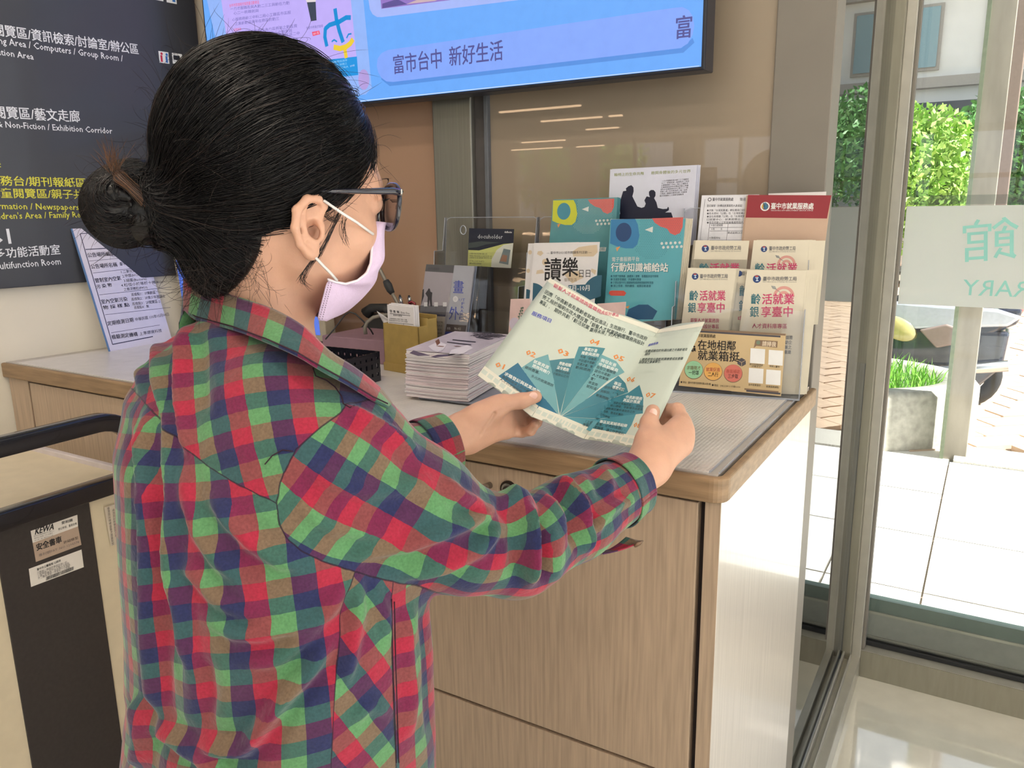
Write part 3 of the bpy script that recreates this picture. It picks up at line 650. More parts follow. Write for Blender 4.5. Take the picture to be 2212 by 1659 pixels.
fr.text('辦公傢俱．圖書設備', (126, 1146), (166, 1133), 5, kk, lv=3); fr.lines(3, (73, 1160), (118, 1147), (75, 1169), 3, kg, 3, 4)
fr.text('安全書車', (79, 1190), (134, 1171), 14, kk, .035, 3); fr.text('防磁條型', (138, 1175), (169, 1164), 6, kk, lv=3)
fr.text('專利號PAT. NO.1294378', (84, 1203), (171, 1173), 6, kg, lv=3)
stk_(0); fr.poly([(62, 1229), (176, 1187), (181, 1225), (67, 1268)], kw, 1)
fr.text('臺中市立圖書館 公務用', (80, 1233), (131, 1213), 5, kk, .01, 3); fr.lines(4, (80, 1240), (152, 1213), (82, 1252), 4.5, kg, 3, 6)
x = 0
rd = random.Random(3)
while x < 1:
    w_ = rd.choice([.008, .014, .02]); a0 = (99+60*x, 1254-23*x); a1 = (99+60*(x+w_), 1254-23*(x+w_)); fr.poly([a0, a1, (a1[0]+1, a1[1]-8), (a0[0]+1, a0[1]-8)], kk, 3); x += w_+rd.choice([.008, .012])
stk_(0)
fr.poly([(225, 1096), (262, 1083), (271, 1170), (239, 1180)], ink((206, 194, 176)), 1)
for i, (x0, y0, x1, y1) in enumerate(((258, 1088, 262, 1118), (250, 1092, 256, 1152), (243, 1100, 249, 1160), (232, 1096, 242, 1178))):
    fr.text('使用前注意事項請先閱讀說明'[:4+3*i], (x0-1, y0), (x1-1, y1), 5, kk if i == 0 else kg, .01 if i == 0 else 0, 3)
stk_(0)

# ================================================================== notice in clear stand, leaning on the left wall
BL = onz(238, 759, ZM); BR = onz(372, 735, ZM); r_ = swp(0, 0); TLp = SO+SN*.003
TL = (lambda r: CAM+r*(((SO+SN*.0245-CAM)@SN)/(r@SN)))(ray(156, 494))
nt_ = thing('framed_notice', 'white printed air-quality notice in a clear stand leaning on the left wall', 'notice', None, tuple(BL))
fr = Face(BL, BR-BL, TL-BL, lift=.00015)
w_ = np.linalg.norm(BR-BL); hgt = (TL-BL)@fr.v
q = [fr.at(-.002+(TL-BL)@fr.u*0, 0), fr.at(w_, 0), fr.at(w_, hgt), fr.at(0, hgt)]
sk_ = (TL-BL)@fr.u
q = [BL, BR, BR+(TL-BL), TL]
par(MB().hexa([p-fr.n*.003 for p in q], q, mat('laminated_lilac_paper', (222, 218, 232), rough=.12, noise=.02, coat=.8)).build('sheet'), nt_)
par(MB().hexa([TL-fr.n*.003-fr.u*.003, BL-fr.n*.003-fr.u*.003, BL-fr.n*.003, TL-fr.n*.003], [TL+fr.n*.001-fr.u*.003, BL+fr.n*.001-fr.u*.003, BL+fr.n*.001, TL+fr.n*.001], mat('blue_tinted_edge', (96, 130, 176), rough=.3)).build('edge_strip'), nt_)
nk = ink((70, 70, 96)); nk2 = ink((34, 34, 48))
fr.line((173, 505), (243, 744), 1.8, nk); fr.line((243, 744), (330, 727), 2, nk); fr.line((173, 505), (240, 500), 1.5, nk); fr.line((185, 539), (366, 528), 1.8, nk)
for a, b_ in (((192, 564), (367, 548)), ((201, 590), (368, 570)), ((214, 637), (370, 620)), ((227, 680), (368, 664)), ((240, 719), (345, 702))): fr.line(a, b_, .8, nk)
fr.text('公告場所編號', (190, 556), (248, 552), 9, nk2, .01, 3); fr.text('202 01 88 0006', (251, 549), (295, 546), 5, nk, lv=3)
fr.text('公告場所名稱', (197, 581), (254, 576), 9, nk2, .01, 3); fr.text('臺中市立圖書館', (259, 574), (306, 570), 7, nk2, lv=3)
fr.text('管制室內空氣', (206, 611), (262, 605), 9, nk2, .01, 3); fr.text('污 染 物', (209, 624), (242, 619), 8, nk2, .01, 3)
for i, (t, x0, y0, x1) in enumerate((('1.二氧化碳(CO2)', 262, 591, 313), ('2.甲醛(HCHO)', 265, 600, 310), ('3.細菌(Bacteria)', 268, 610, 317), ('4.粒徑小於等於十微米(µm)', 262, 620, 360), ('之懸浮微粒(PM10)', 268, 629, 319), ('巡檢點1：1F樂齡區', 284, 640, 336), ('巡檢點2：3F青少年閱讀區', 284, 650, 357), ('巡檢點3：2F閱覽區-2', 286, 660, 346), ('巡檢點4：無', 290, 668, 322))):
    fr.text(t, (x0, y0), (x1, y0-(x1-x0)*.10), 6.5, nk2, lv=3)
fr.text('室內空氣污染', (219, 657), (276, 650), 9, nk2, .01, 3); fr.text('物 採 樣 點', (223, 669), (280, 662), 8, nk2, .01, 3)
fr.text('定期檢測日期', (233, 704), (289, 695), 9, nk2, .01, 3); fr.text('中華民國 110年05月04日', (293, 694), (365, 682), 7, nk2, lv=3)
fr.text('檢驗測定機構', (242, 733), (298, 726), 9, nk2, .01, 3); fr.text('上準環境科技', (302, 725), (350, 717), 7, nk2, lv=3)
par(fr.mb.build('lettering'), nt_)

# ================================================================== monitor behind her head
mo = thing('computer_monitor', 'desktop monitor with a plain blue screen and beige bezel on the counter behind her head', 'monitor', None, (-1.70, 1.44, ZM))
a = P(360, 500, 2.13); fr0 = Face(ony(706, 735, 1.42), (1, -.0, 0), (0, -.06, 1))
TLm = fr0.hit(330, 498); BRm = fr0.hit(706, 739); x0, x1 = max(TLm[0], -1.93), BRm[0]; zb_, zt_ = BRm[2]-.0, TLm[2]
m_bz = mat('beige_monitor_bezel', (168, 158, 138), rough=.45)
dn = fr0.n
def mq(xa, za, xb, zb, f, k, nm, m, bev=.003):
    p = [fr0.O+fr0.u*(x-fr0.O[0])+fr0.v*(z-fr0.O[2]) for x, z in ((xa, za), (xb, za), (xb, zb), (xa, zb))]
    return par(MB().hexa([q-dn*k for q in p], [q-dn*f for q in p], m).build(nm, bevel=bev), mo)
mq(x0, zb_-.0, x1, zt_, 0, .035, 'casing', m_bz)
scL = fr0.hit(372, 515); scR = fr0.hit(692, 724)
mq(x0+.012, scR[2], scR[0], zt_-.015, -.0015, .002, 'screen', ek(92, 124, 226), 0)
par(MB().tube([(-1.68, 1.48, ZM+.01), (-1.68, 1.475, 1.25)], .022, m_dark, n=12).hexa([(-1.78, 1.40, ZM), (-1.58, 1.40, ZM), (-1.58, 1.54, ZM), (-1.78, 1.54, ZM)], [(-1.78, 1.40, ZM+.012), (-1.58, 1.40, ZM+.012), (-1.58, 1.54, ZM+.012), (-1.78, 1.54, ZM+.012)], m_dark).build('stand'), mo)

# ================================================================== basket
bk = thing('plastic_basket', 'small black open-slotted plastic basket on the counter behind her shoulder', 'basket', None, tuple(onz(822, 822, ZM)))
C0 = onz(822, 822, ZM); zr = 1.163; c1 = onz(745, 774, zr); c2 = onz(712, 747, zr); c0 = onz(821, 755, zr)
ua = nz((c1-c0)*[1, 1, 0]); ub = nz((c2-c0)*[1, 1, 0]); La, Lb = .24, .17
print('basket angle', ua@ub)
ub = nz(ub-ua*(ua@ub))
ctr = [C0, C0+ua*La, C0+ua*La+ub*Lb, C0+ub*Lb]
hB = zr-ZM
mb = MB()
for i in range(4):
    A, B = ctr[i], ctr[(i+1) % 4]; L = np.linalg.norm(B-A); d = (B-A)/L; nrm = np.array([d[1], -d[0], 0]); up = np.array([0, 0, 1.])
    def bar(s0, s1, h0, h1, t=.0012):
        p = [A+d*s0+up*h0, A+d*s1+up*h0, A+d*s1+up*h1, A+d*s0+up*h1]; mb.hexa([q-nrm*t for q in p], [q+nrm*t for q in p], m_black)
    for h0, h1 in ((0, .012), (.019, .028), (.038, .046), (hB-.010, hB)): bar(0, L, h0, h1, .0015)
    k = int(L/.0165)
    for j in range(k+1): s_ = L*j/k; bar(max(0, s_-.0062), min(L, s_+.0062), 0, hB)
mb.hexa([p for p in ctr], [p+[0, 0, .002] for p in ctr], m_black)
par(mb.build('slotted_body'), bk)

# mauve box, phone, cable
bx = thing('mauve_box', 'low mauve cardboard box lying behind the black basket', 'box', None, (-1.24, 1.44, ZM))
par(MB().box((-1.36, 1.375, ZM), (-1.135, 1.52, ZM+.055), mat('mauve_card', (142, 112, 124), rough=.6, noise=.06)).build('body', bevel=.002), bx)
ph = thing('desk_phone', 'dark desk phone behind the mauve box beside the monitor', 'phone', None, (-1.33, 1.55, ZM))
mb = MB(); mb.hexa([(-1.38, 1.525, ZM), (-1.28, 1.525, ZM), (-1.28, 1.584, ZM), (-1.38, 1.584, ZM)], [(-1.378, 1.527, ZM+.05), (-1.282, 1.527, ZM+.05), (-1.282, 1.582, ZM+.085), (-1.378, 1.582, ZM+.085)], m_dark)
par(mb.build('base', bevel=.005), ph)
par(MB().tube([(-1.37, 1.55, ZM+.085), (-1.355, 1.552, ZM+.10), (-1.31, 1.554, ZM+.102), (-1.295, 1.556, ZM+.09)], [.018, .012, .012, .018], m_dark, n=10).build('handset'), ph)
cbpts = [(703, 733), (716, 718), (730, 700), (745, 680), (755, 674), (768, 678), (783, 692), (795, 706), (801, 713)]
cw = thing('black_cable', 'thin black cable arching above the mauve box', 'cable', None, tuple(P(720, 718, 1.86)))
par(MB().tube([P(x, y, 1.86) for x, y in cbpts]+[P(806, 722, 1.87)], .0018, m_dark, n=6).build('wire'), cw)
gn = thing('gooseneck_arm', 'grey gooseneck arm with a black clamp leaning behind the card box', 'gooseneck arm', None, tuple(onz(795, 725, ZM)))
m_gn = mat('grey_flexible_tube', (128, 122, 112), rough=.45, metal=.3)
par(MB().tube([P(x, y, 1.80) for x, y in ((798, 478), (812, 560), (822, 585), (838, 617), (855, 648), (866, 672), (872, 700))], .0042, m_gn).build('tube'), gn)
par(MB().tube([P(x, y, 1.80) for x, y in ((833, 606), (838, 616), (843, 627), (848, 634))], [.007, .0095, .0085, .006], m_dark, n=7).build('clamp'), gn)
par(MB().tube([P(x, y, 1.84) for x, y in ((850, 680), (826, 681), (806, 686), (793, 696), (788, 708), (790, 722))], .0048, m_gn).build('base_loop'), gn)

# ================================================================== gold card box with forms and pens
gb = thing('card_pocket_box', 'gold-brown cardboard pocket box holding forms and pens', 'box', None, tuple(onz(845, 803, ZM)))
m_gold_ = mat('gold_kraft_card', (164, 138, 78), rough=.5, noise=.07, nscale=60)
A = onz(832, 799, ZM); B = A+nz(onz(871, 806, ZM)-A)*.112; u = nz(B-A); v = np.array([-u[1], u[0], 0])
def gbox(s0, s1, t0, t1, z0, z1, name, m=m_gold_, bev=.001):
    lo = [A+u*s+v*t+[0, 0, z0] for s, t in ((s0, t0), (s1, t0), (s1, t1), (s0, t1))]; hi = [p+[0, 0, z1-z0] for p in lo]
    return MB().hexa(lo, hi, m)
mb = MB()
for (s0, s1, t0, t1, z0, z1) in ((0, .112, 0, .003, .0, .105), (0, .003, 0, .056, 0, .105), (.109, .112, 0, .028, 0, .105), (0, .112, .026, .029, 0, .12), (.109, .112, .028, .056, 0, .118), (0, .112, .053, .056, 0, .125), (0, .112, 0, .056, 0, .003)):
    g_ = gbox(s0, s1, t0, t1, z0, z1, ''); mb.add(g_.v, g_.f, m_gold_)
g_ = gbox(-.002, .114, -.002, .058, 0, .018, ''); mb.add(g_.v, g_.f, m_gold_)
par(mb.build('pocket_body', bevel=.0008), gb)
ff = Face(A+v*.006+[0, 0, .1], u, (0, 0, 1)-v*.12)
fp = thing('form_pad', 'pad of small white printed forms in the gold-brown pocket box with a curled corner', 'form pad', None, tuple(A+u*.05+v*.01+[0, 0, .05]))
q = [ff.hit(*c) for c in ((840, 735), (897, 735), (893, 664), (836, 658))]
for k in range(3):
    sh_ = v*.0045*k+u*.0012*k+np.array([0, 0, .0015*k])
    par(MB().hexa([p+sh_+v*.004 for p in q], [p+sh_ for p in q], m_paper).build('sheets', bevel=.0003), fp)
ff.O = ff.O+ff.n*.0003
gk = ink((70, 70, 76))
ff.text('借 書 單', (842, 674), (863, 677), 5, gk, .01, 3); ff.text('Date Due', (867, 677), (885, 679), 4, gk, lv=3); ff.line((842, 677), (886, 682), .6, gk); ff.text('圖書到期單', (850, 682), (869, 684), 3, gk, lv=3)
ff.lines(2, (841, 689), (884, 693), (841, 693), 2.6, gk, 3, 2)
for a_, b_ in (((840, 696), (893, 701)), ((840, 703), (893, 708)), ((872, 698), (872, 714))): ff.line(a_, b_, .5, gk)
par(ff.mb.build('lettering'), fp)
G = []
for i in range(7):
    t = i/6; a_ = np.array([814, 672])*(1-t)+np.array([866, 706])*t; b_ = np.array([837, 713])*(1-t)+np.array([866, 706])*t
    G.append([P(*(a_*(1-s)+b_*s), 1.735+.02*math.sin(3.1*s)*(1-t)+.012*t) for s in np.linspace(0, 1, 5)])
par(MB().grid(G, m_paper).build('curled_sheet', solid=.0004), fp)
p1 = thing('stylus_pen', 'silver-tipped clear stylus pen in the gold-brown box', 'pen', None, tuple(P(868, 700, 1.80)))
par(MB().tube([P(872, 720, 1.795), P(867, 655, 1.81)], .0045, mat('clear_grey_plastic', (160, 150, 160), rough=.2, alpha=.7)).build('barrel'), p1)
par(MB().tube([P(867, 657, 1.81), P(864.5, 642, 1.812)], .0042, m_chrome).tube([P(864.5, 643, 1.812), P(863.5, 637, 1.812)], [.0036, .002], m_dark).build('tip'), p1)
p2 = thing('red_pen', 'dark red stylus pen with a curved clip in the gold-brown box', 'pen', None, tuple(P(893, 700, 1.80)))
m_red = mat('dark_red_metal', (128, 22, 40), rough=.25, metal=.5, coat=.6)
par(MB().tube([P(902, 720, 1.79), P(888, 656, 1.81)], .0042, m_red).build('barrel'), p2)
par(MB().tube([P(885.5, 652, 1.81), P(884, 642, 1.812)], .004, m_chrome).tube([P(884, 643, 1.812), P(883, 638, 1.812)], [.0036, .002], m_dark).build('tip'), p2)
par(MB().tube([P(x, y, 1.803) for x, y in ((882, 655), (889, 652), (896, 655), (897, 663), (893, 666), (894, 680), (899, 695))], .003, m_red).build('clip'), p2)

# ================================================================== leaflet stack on its tray
tr = thing('leaflet_tray', 'flat grey-blue plastic tray under the tall leaflet stack', 'tray', None, (-.86, 1.25, ZM))
a_ = onz(871, 863, ZM); lo = [onz(*c, ZM) for c in ((905, 862), (1046, 880), (1110, 842), (1000, 812))]
m_tray = mat('grey_blue_plastic', (132, 138, 152), rough=.3, coat=.3)
hi = [onz(*c, ZM+.006) for c in ((902, 858), (1046, 876), (1112, 838), (1000, 808))]
par(MB().hexa(lo, hi, m_tray).build('tray_body', bevel=.002), tr)
fl, frt, br, bl_ = [onz(*c, 1.195) for c in ((877, 756), (1013, 766), (1105, 724), (1027, 717))]
base = np.array([fl, frt, br, fl+(br-frt)]); cen = base.mean(0)
stk = None; NL = 44; z0 = ZM+.0075; dz = (1.1945-z0)/NL
m_lf = mat('grey_white_leaflet', (224, 218, 222), rough=.6, noise=.03); m_lp = mat('pinkish_white_leaflet', (226, 212, 218), rough=.6, noise=.03)
rr = random.Random(5)
loc = (base-cen)*[1, 1, 0]
# each leaflet is a folded sheet: two leaves meeting at a slightly rounded fold
def leaf_mb(m):
    mb = MB(); N = 9; up = []; dn_ = []
    for j in (0, 1):
        for i in range(N):
            s_ = i/(N-1); p = (loc[0]*(1-s_)+loc[1]*s_) if j == 0 else (loc[3]*(1-s_)+loc[2]*s_)
            sag = -.0009*math.sin(math.pi*s_)*1.2
            up.append(p+[0, 0, dz*.92+sag]); dn_.append(p+[0, 0, sag])
    vs = dn_+up; n = 2*N; fs = []
    for i in range(N-1):
        fs += [(n+i, n+i+1, n+N+i+1, n+N+i), (i+1, i, N+i, N+i+1), (i, i+1, n+i+1, n+i), (N+i+1, N+i, n+N+i, n+N+i+1)]
    fs += [(0, n, n+N, N), (N-1, 2*N-1, n+2*N-1, n+N-1)]
    return mb.add(vs, fs, m)
md = []
for i in range(NL):
    if i < 2:
        o = leaf_mb(m_lf if i else m_lp).build('leaflet'); md.append(o.data)
    else:
        o = bpy.data.objects.new('leaflet', md[0] if rr.random() < .35 else md[1]); COL.objects.link(o)
    tag(o, 'plain pale leaflet in the tall stack below the printed top one', 'leaflet', 'leaflets in the tall stack')
    lean = i/NL
    o.location = (cen[0]+rr.uniform(-.0016, .0016)-.003*(1-lean), cen[1]+rr.uniform(-.002, .002)-.004*(1-lean), z0+i*dz); o.rotation_euler = (0, 0, rr.uniform(-.012, .012))
tp = thing('printed_leaflet', 'top leaflet of the stack with a lilac cover and a photo of people', 'leaflet', None, tuple(cen+[0, 0, .001]))
fr = Face(cen+[0, 0, .0016], frt-fl, br-frt, lift=.0001)
q = [p+[0, 0, .0012] for p in base]
par(MB().hexa([p-[0, 0, .0014] for p in q], q, mat('lilac_white_cover', (206, 196, 214), rough=.3, coat=.3)).build('cover'), tp)
pk = ink((56, 50, 70)); sk1 = ink((150, 110, 100)); dp = ink((90, 78, 104)); wh = ink((226, 220, 232)); ho = ink((120, 74, 60))
fr.poly([(893, 757), (930, 768), (903, 769), (884, 763)], dp, 1); fr.poly([(930, 771), (945, 766), (990, 764), (975, 768), (940, 773)], dp, 1)
fr.poly([(935, 757), (925, 748), (948, 737), (965, 744), (957, 756), (945, 760)], wh, 1); fr.circ(951, 748, 10, ho, 2, ry=4); fr.circ(952, 749, 7, sk1, 3, ry=2.6)
fr.poly([(968, 768), (975, 756), (1010, 745), (1022, 752), (1000, 764)], wh, 1); fr.circ(988, 748, 9, ho, 2, ry=3.5); fr.poly([(940, 737), (948, 732), (951, 741), (944, 747)], ho, 2)
fr.text('一起走讀臺中', (1006, 724), (1068, 731), 7, pk, .03, 3); fr.text('閱讀護照', (1018, 719), (1058, 722), 4, pk, lv=3); fr.poly([(978, 733), (1028, 738), (1027, 740), (977, 735)], pk, 2); fr.poly([(966, 738), (1018, 744), (1017, 746), (965, 740)], pk, 2)
fr.text('就', (1053, 734), (1066, 732), 7, pk, .04, 3)
par(fr.mb.build('print'), tp)
# ================================================================== acrylic literature holders
def holder(label, A, u, w, prof, floors=True, right_only=False):
    """A: front-left bottom point; prof: list of (depth, top height) steps, last one is the back panel"""
    u = nz(u); v = np.array([-u[1], u[0], 0.]); up = np.array([0, 0, 1.]); lean = .10
    t = thing('brochure_holder', label, 'brochure holder', None, tuple(A+u*w*.5+v*.06))
    pt = lambda s, d, z: A+u*s+v*(d+z*lean)+up*z
    D = prof[-1][0]
    for s in (0, w-.002):
        poly = [(0, 0)]; pd = 0
        for i, (d, z) in enumerate(prof):
            poly.append((pd if i else 0, z)); poly.append((d, z)); pd = d
        poly = [(0, 0), (0, prof[0][1])]
        for i in range(1, len(prof)): poly += [(prof[i][0], prof[i-1][1]), (prof[i][0], prof[i][1])] if i < len(prof)-1 else [(prof[i][0]-.012, prof[i-1][1]), (prof[i][0]-.006, prof[i][1]), (prof[i][0], prof[i][1])]
        poly += [(D, 0)]
        tr_ = tessellate_polygon([[Vector((a, b, 0)) for a, b in poly]])
        mb = MB(); n = len(poly)
        mb.add([pt(s, a, b) for a, b in poly]+[pt(s+.002, a, b) for a, b in poly], [tuple(k) for k in tr_]+[tuple(n+j for j in k)[::-1] for k in tr_], m_acry)
        e = par(mb.build('side_wall'), t)
        ed = MB().tube([pt(s+.001, a, b) for a, b in poly], .0009, m_acryE, n=5).build('cut_edge'); ed.parent = e
    for i, (d, z) in enumerate(prof):
        last = i == len(prof)-1
        z0 = .004 if last or i == 0 else prof[i-1][1]*.35
        mb = MB(); mb.hexa([pt(0, d+.002, z0), pt(w, d+.002, z0), pt(w, d, z0), pt(0, d, z0)], [pt(0, d+.002, z), pt(w, d+.002, z), pt(w, d, z), pt(0, d, z)], m_acry)
        f_ = par(mb.build('back_panel' if last else 'front_panel'), t)
        r = .012
        if last: ln = [pt(.0, d, z-r), pt(.004, d, z-.004), pt(r, d, z), pt(w-r, d, z), pt(w-.004, d, z-.004), pt(w, d, z-r)]
        else: ln = [pt(0, d, z), pt(w*.12, d, z), pt(w*.16, d, z-.03), pt(w*.84, d, z-.03), pt(w*.88, d, z), pt(w, d, z)]
        if last:
            ed = MB().tube(ln, .0009, m_acryE, n=5).build('cut_edge'); ed.parent = f_
    if floors: par(MB().hexa([pt(0, 0, 0), pt(w, 0, 0), pt(w, D, 0), pt(0, D, 0)], [pt(0, 0, .003), pt(w, 0, .003), pt(w, D, .003), pt(0, D, .003)], m_acryE).build('base'), t)
    return t, pt
uR = nz(np.array([.98, .17, 0])); vR = np.array([-uR[1], uR[0], 0])
AR = onz(1727, 866, ZM)-uR*.236; AR[2] = ZM
hR, _ = holder('clear acrylic holder with stepped pockets full of leaflets, at the right end of the counter', AR, uR, .236, [(0, .160), (.026, .205), (.052, .245), (.088, .340)])
AMR = ony(1420, 840, 1.432); AMR[2] = ZM
AM = AMR-np.array([.335, 0, 0])
hM, _ = holder('wide clear acrylic holder with teal booklets in the middle of the counter', AM, (1, .0, 0), .335, [(0, .10), (.026, .15), (.052, .205), (.078, .25), (.104, .325)])
AL = np.array([-1.120, 1.425, ZM])
hL, _ = holder('emptier clear acrylic holder with a black and green maker card, nearest to the gold-brown box', AL, (1, 0.0, 0), .250, [(0, .13), (.03, .18), (.06, .25), (.105, .325)])

def paper(name, label, cat, face, quad, m, thick=.0012, group=None, n_extra=0, step=(.0018, .0015), pm=None):
    q = [face.hit(*c) for c in quad]; o = thing(name, label, cat, group, tuple(q[-1]))
    par(MB().hexa([p-face.n*thick for p in q], q, m).build('cover', bevel=.0002), o)
    for k in range(n_extra):
        sh_ = -face.n*(thick+step[1])*(k+1)+face.u*step[0]*(k+1)+face.v*random.uniform(-.0012, .001)
        par(MB().hexa([p-face.n*thick+sh_ for p in q], [p+sh_ for p in q], pm or m).build('leaf'), o)
    return o
def prn(face, o, name='print'):
    if face.mb.v: par(face.mb.build(name), o)
    face.mb = MB()
def RF(off, lean=.10): return Face(AR+vR*off+[0, 0, 0], uR, np.array([0, 0, 1])+vR*lean)
m_cream = mat('cream_leaflet_stock', (214, 206, 188), rough=.4, noise=.02, coat=.2); m_card = mat('tan_printed_card', (196, 172, 132), rough=.35, noise=.02, coat=.2)
pinkT = ink((196, 60, 108)); tealT = ink((44, 110, 124)); navy = ink((36, 62, 116)); gry = ink((92, 92, 100)); arc = ink((206, 150, 142)); blk = ink((30, 28, 30)); wht = ink((226, 226, 226))
# back row: form and red folder
f = RF(.080)
o = paper('paper_sheet', 'white sheet sticking out behind the red-topped folder', 'paper', RF(.0845), ((1660, 418), (1785, 414), (1778, 520), (1650, 520)), m_paper)
o = paper('application_form', 'white printed application form left of the red-topped folder', 'form', f, ((1516, 422), (1640, 420), (1630, 640), (1494, 640)), mat('cool_white_form', (214, 214, 222), rough=.5))
f.text('臺中市就業服務處', (1539, 434), (1584, 434), 6.5, gry, .01, 3); f.circ(1533, 431, 4, gry, 2, rin=2.6); f.text('簡易登記表', (1598, 434), (1632, 434), 6.5, gry, lv=3)
f.text('登記編號（本欄由就業服務人員填寫）', (1527, 447), (1604, 447), 5, gry, lv=3)
for i, t_ in enumerate(('●求職「台灣就業通」網站會員□登記□查詢', '●將本資料「公開」在「台灣就業通」網站', '●並任用意願「公開」在「台灣就業服務網」', '□就業中心．就業服務台．可提供', '●是否同意公立就服機構運用個人資料媒合')):
    f.text(t_, (1527, 457+6.6*i), (1627, 456+6.6*i), 4.6, gry, lv=3)
for y in (483.5, 491.5, 499, 519): f.line((1533, y), (1612, y-.6), .7, gry)
f.line((1533, 483.5), (1529, 520), .7, gry); f.line((1573, 483.5), (1569, 520), .7, gry); f.text('＊身分證號碼', (1536, 489), (1561, 489), 4.5, gry, lv=3); f.text('＊姓　　　名', (1536, 497), (1560, 497), 4.5, gry, lv=3); f.text('＊聯絡地址', (1532, 516), (1556, 516), 4.5, gry, lv=3); f.text('郵遞區號□□□', (1572, 505), (1606, 505), 4.5, gry, lv=3)
f.line((1523, 430), (1512, 519), .6, gry)
prn(f, o)
f = RF(.073)
o = paper('document_folder', 'tan folder with a dark red top band and white office name', 'folder', f, ((1616, 421), (1796, 422), (1768, 640), (1592, 640)), mat('tan_folder_card', (190, 162, 142), rough=.35, noise=.02, coat=.3), .001, None, 1, (-.003, .001))
f.poly([(1616, 421), (1796, 422), (1786.5, 472), (1610.8, 470)], ink((140, 42, 52)), 1)
f.circ(1652.7, 446, 10, wht, 2, rin=7.5); f.poly([(1648, 438), (1655, 437), (1660, 446), (1655, 454), (1649, 450)], ink((60, 110, 140)), 2); f.poly([(1648, 438), (1653, 444), (1648, 452), (1645, 446)], ink((200, 160, 70)), 2)
f.text('臺中市就業服務處', (1665, 451.5), (1757, 452), 12.5, wht, .02, 3); f.text('TAICHUNG CITY EMPLOYMENT SERVICE OFFICE', (1665, 456), (1756, 456), 2.4, wht, lv=3)
prn(f, o)
def lf_print(f, lg, r, t0, t1, arcs, c4, d4, low=None, low2=None):
    f.circ(*lg, r, navy, 2); f.poly([(lg[0]-r*.5, lg[1]-r*.35), (lg[0]+r*.5, lg[1]-r*.45), (lg[0]+r*.1, lg[1]+r*.1), (lg[0]+r*.5, lg[1]+r*.5), (lg[0]-r*.3, lg[1]+r*.55), (lg[0], lg[1])], ink((190, 205, 220)), 3); f.poly([(lg[0]-r*.45, lg[1]-r*.8), (lg[0]+r*.45, lg[1]-r*.8), (lg[0]+r*.2, lg[1]-r*.5), (lg[0]-r*.3, lg[1]-r*.5)], ink((196, 80, 60)), 3)
    f.text('臺中市政府勞工局', t0, t1, 8.5, gry, .008, 3); f.text('Labor Affairs Bureau of Taichung City Government', (t0[0], t0[1]+3.5), (t1[0], t1[1]+3.5), 2.2, gry, lv=3)
    if arcs:
        x, y, R_ = arcs; f.circ(x, y, R_, arc, 1, rin=R_*.72, a0=0, a1=180); f.circ(x, y, R_*.52, arc, 1, rin=R_*.24, a0=0, a1=180)
        f.line((x-R_*1.15, y-R_*.95), (x-R_*.3, y-R_*.35), 1.2, ink((150, 150, 148)), 1); f.poly([(x-R_*1.2, y-R_*1.0), (x-R_*.8, y-R_*.95), (x-R_*.65, y-R_*.62), (x-R_*1.05, y-R_*.7)], ink((160, 162, 160)), 1)
    (a, b, y, h), (c, d) = c4, d4
    f.text('齡', (a, y), (b, y), h, tealT, .016, 3); f.text('活就業', (c, y), (d, y), h, pinkT, .016, 3)
    if low:
        a, b, c, d, y2 = low; f.text('銀', (a, y2), (b, y2), h, tealT, .016, 3); f.text('享臺中', (c, y2), (d, y2), h, pinkT, .016, 3)
    for q in (low2 or []): f.text(q[0], q[1], q[2], q[3], ink((170, 50, 96)), .012, 3)
grp = None
f = RF(.052); o = paper('leaflet', 'cream job leaflet in the second row from the back, left one, half hidden', 'leaflet', f, ((1503, 519), (1618.6, 520), (1600, 700), (1484, 700)), m_cream, .001, None, 3, (-.0018, .0014))
lf_print(f, (1523.6, 537), 7.8, (1535.5, 540), (1600.6, 540), None, (1510, 1530, 591, 21), (1533, 1597)); prn(f, o)
f = RF(.050); o = paper('leaflet', 'cream job leaflet with a pink target in the second row from the back, right one', 'leaflet', f, ((1628, 519), (1748, 519), (1732, 700), (1606, 700)), m_cream, .001, None, 5, (.0055, .0012))
lf_print(f, (1650.4, 538), 6.8, (1661.4, 541), (1718.4, 541), (1698.5, 571, 20), (1630, 1651, 591, 21), (1655, 1722)); prn(f, o)
f = RF(.030); o = paper('leaflet', 'cream leaflet mostly hidden between the two front job leaflets', 'leaflet', f, ((1568, 580), (1640, 582), (1620, 716), (1548, 714)), m_cream)
f.circ(1597, 591, 6.5, navy, 2); f.text('臺中', (1602, 595), (1618, 595), 8.5, gry, lv=3); f.text('齡', (1597, 640), (1616, 640), 22, tealT, .016, 3); f.text('銀', (1596, 672), (1614, 672), 22, tealT, .016, 3); f.text('中', (1594, 694), (1606, 694), 11, pinkT, .02, 3); prn(f, o)
f = RF(.022); o = paper('leaflet', 'cream job leaflet at the front left with small pink lines under the slogan', 'leaflet', f, ((1486, 579), (1591, 580), (1573, 716), (1470, 716)), m_cream, .001, None, 3, (.0016, .0012))
lf_print(f, (1501.6, 597), 7.2, (1512, 601), (1572, 601), None, (1489, 1508, 649, 20), (1511, 1567), (1486, 1503, 1506.6, 1565, 675), [('銀髮人才就業諮詢', (1491.5, 696), (1553, 697), 8.5), ('暨職務再設計專區', (1489, 709), (1553, 710), 8.5)]); prn(f, o)
f = RF(.018); o = paper('leaflet', 'cream job leaflet at the front right with a pink target above the slogan', 'leaflet', f, ((1613.7, 583), (1742, 584), (1716, 852), (1580, 846)), m_cream, .001, None, 6, (.0035, .0012))
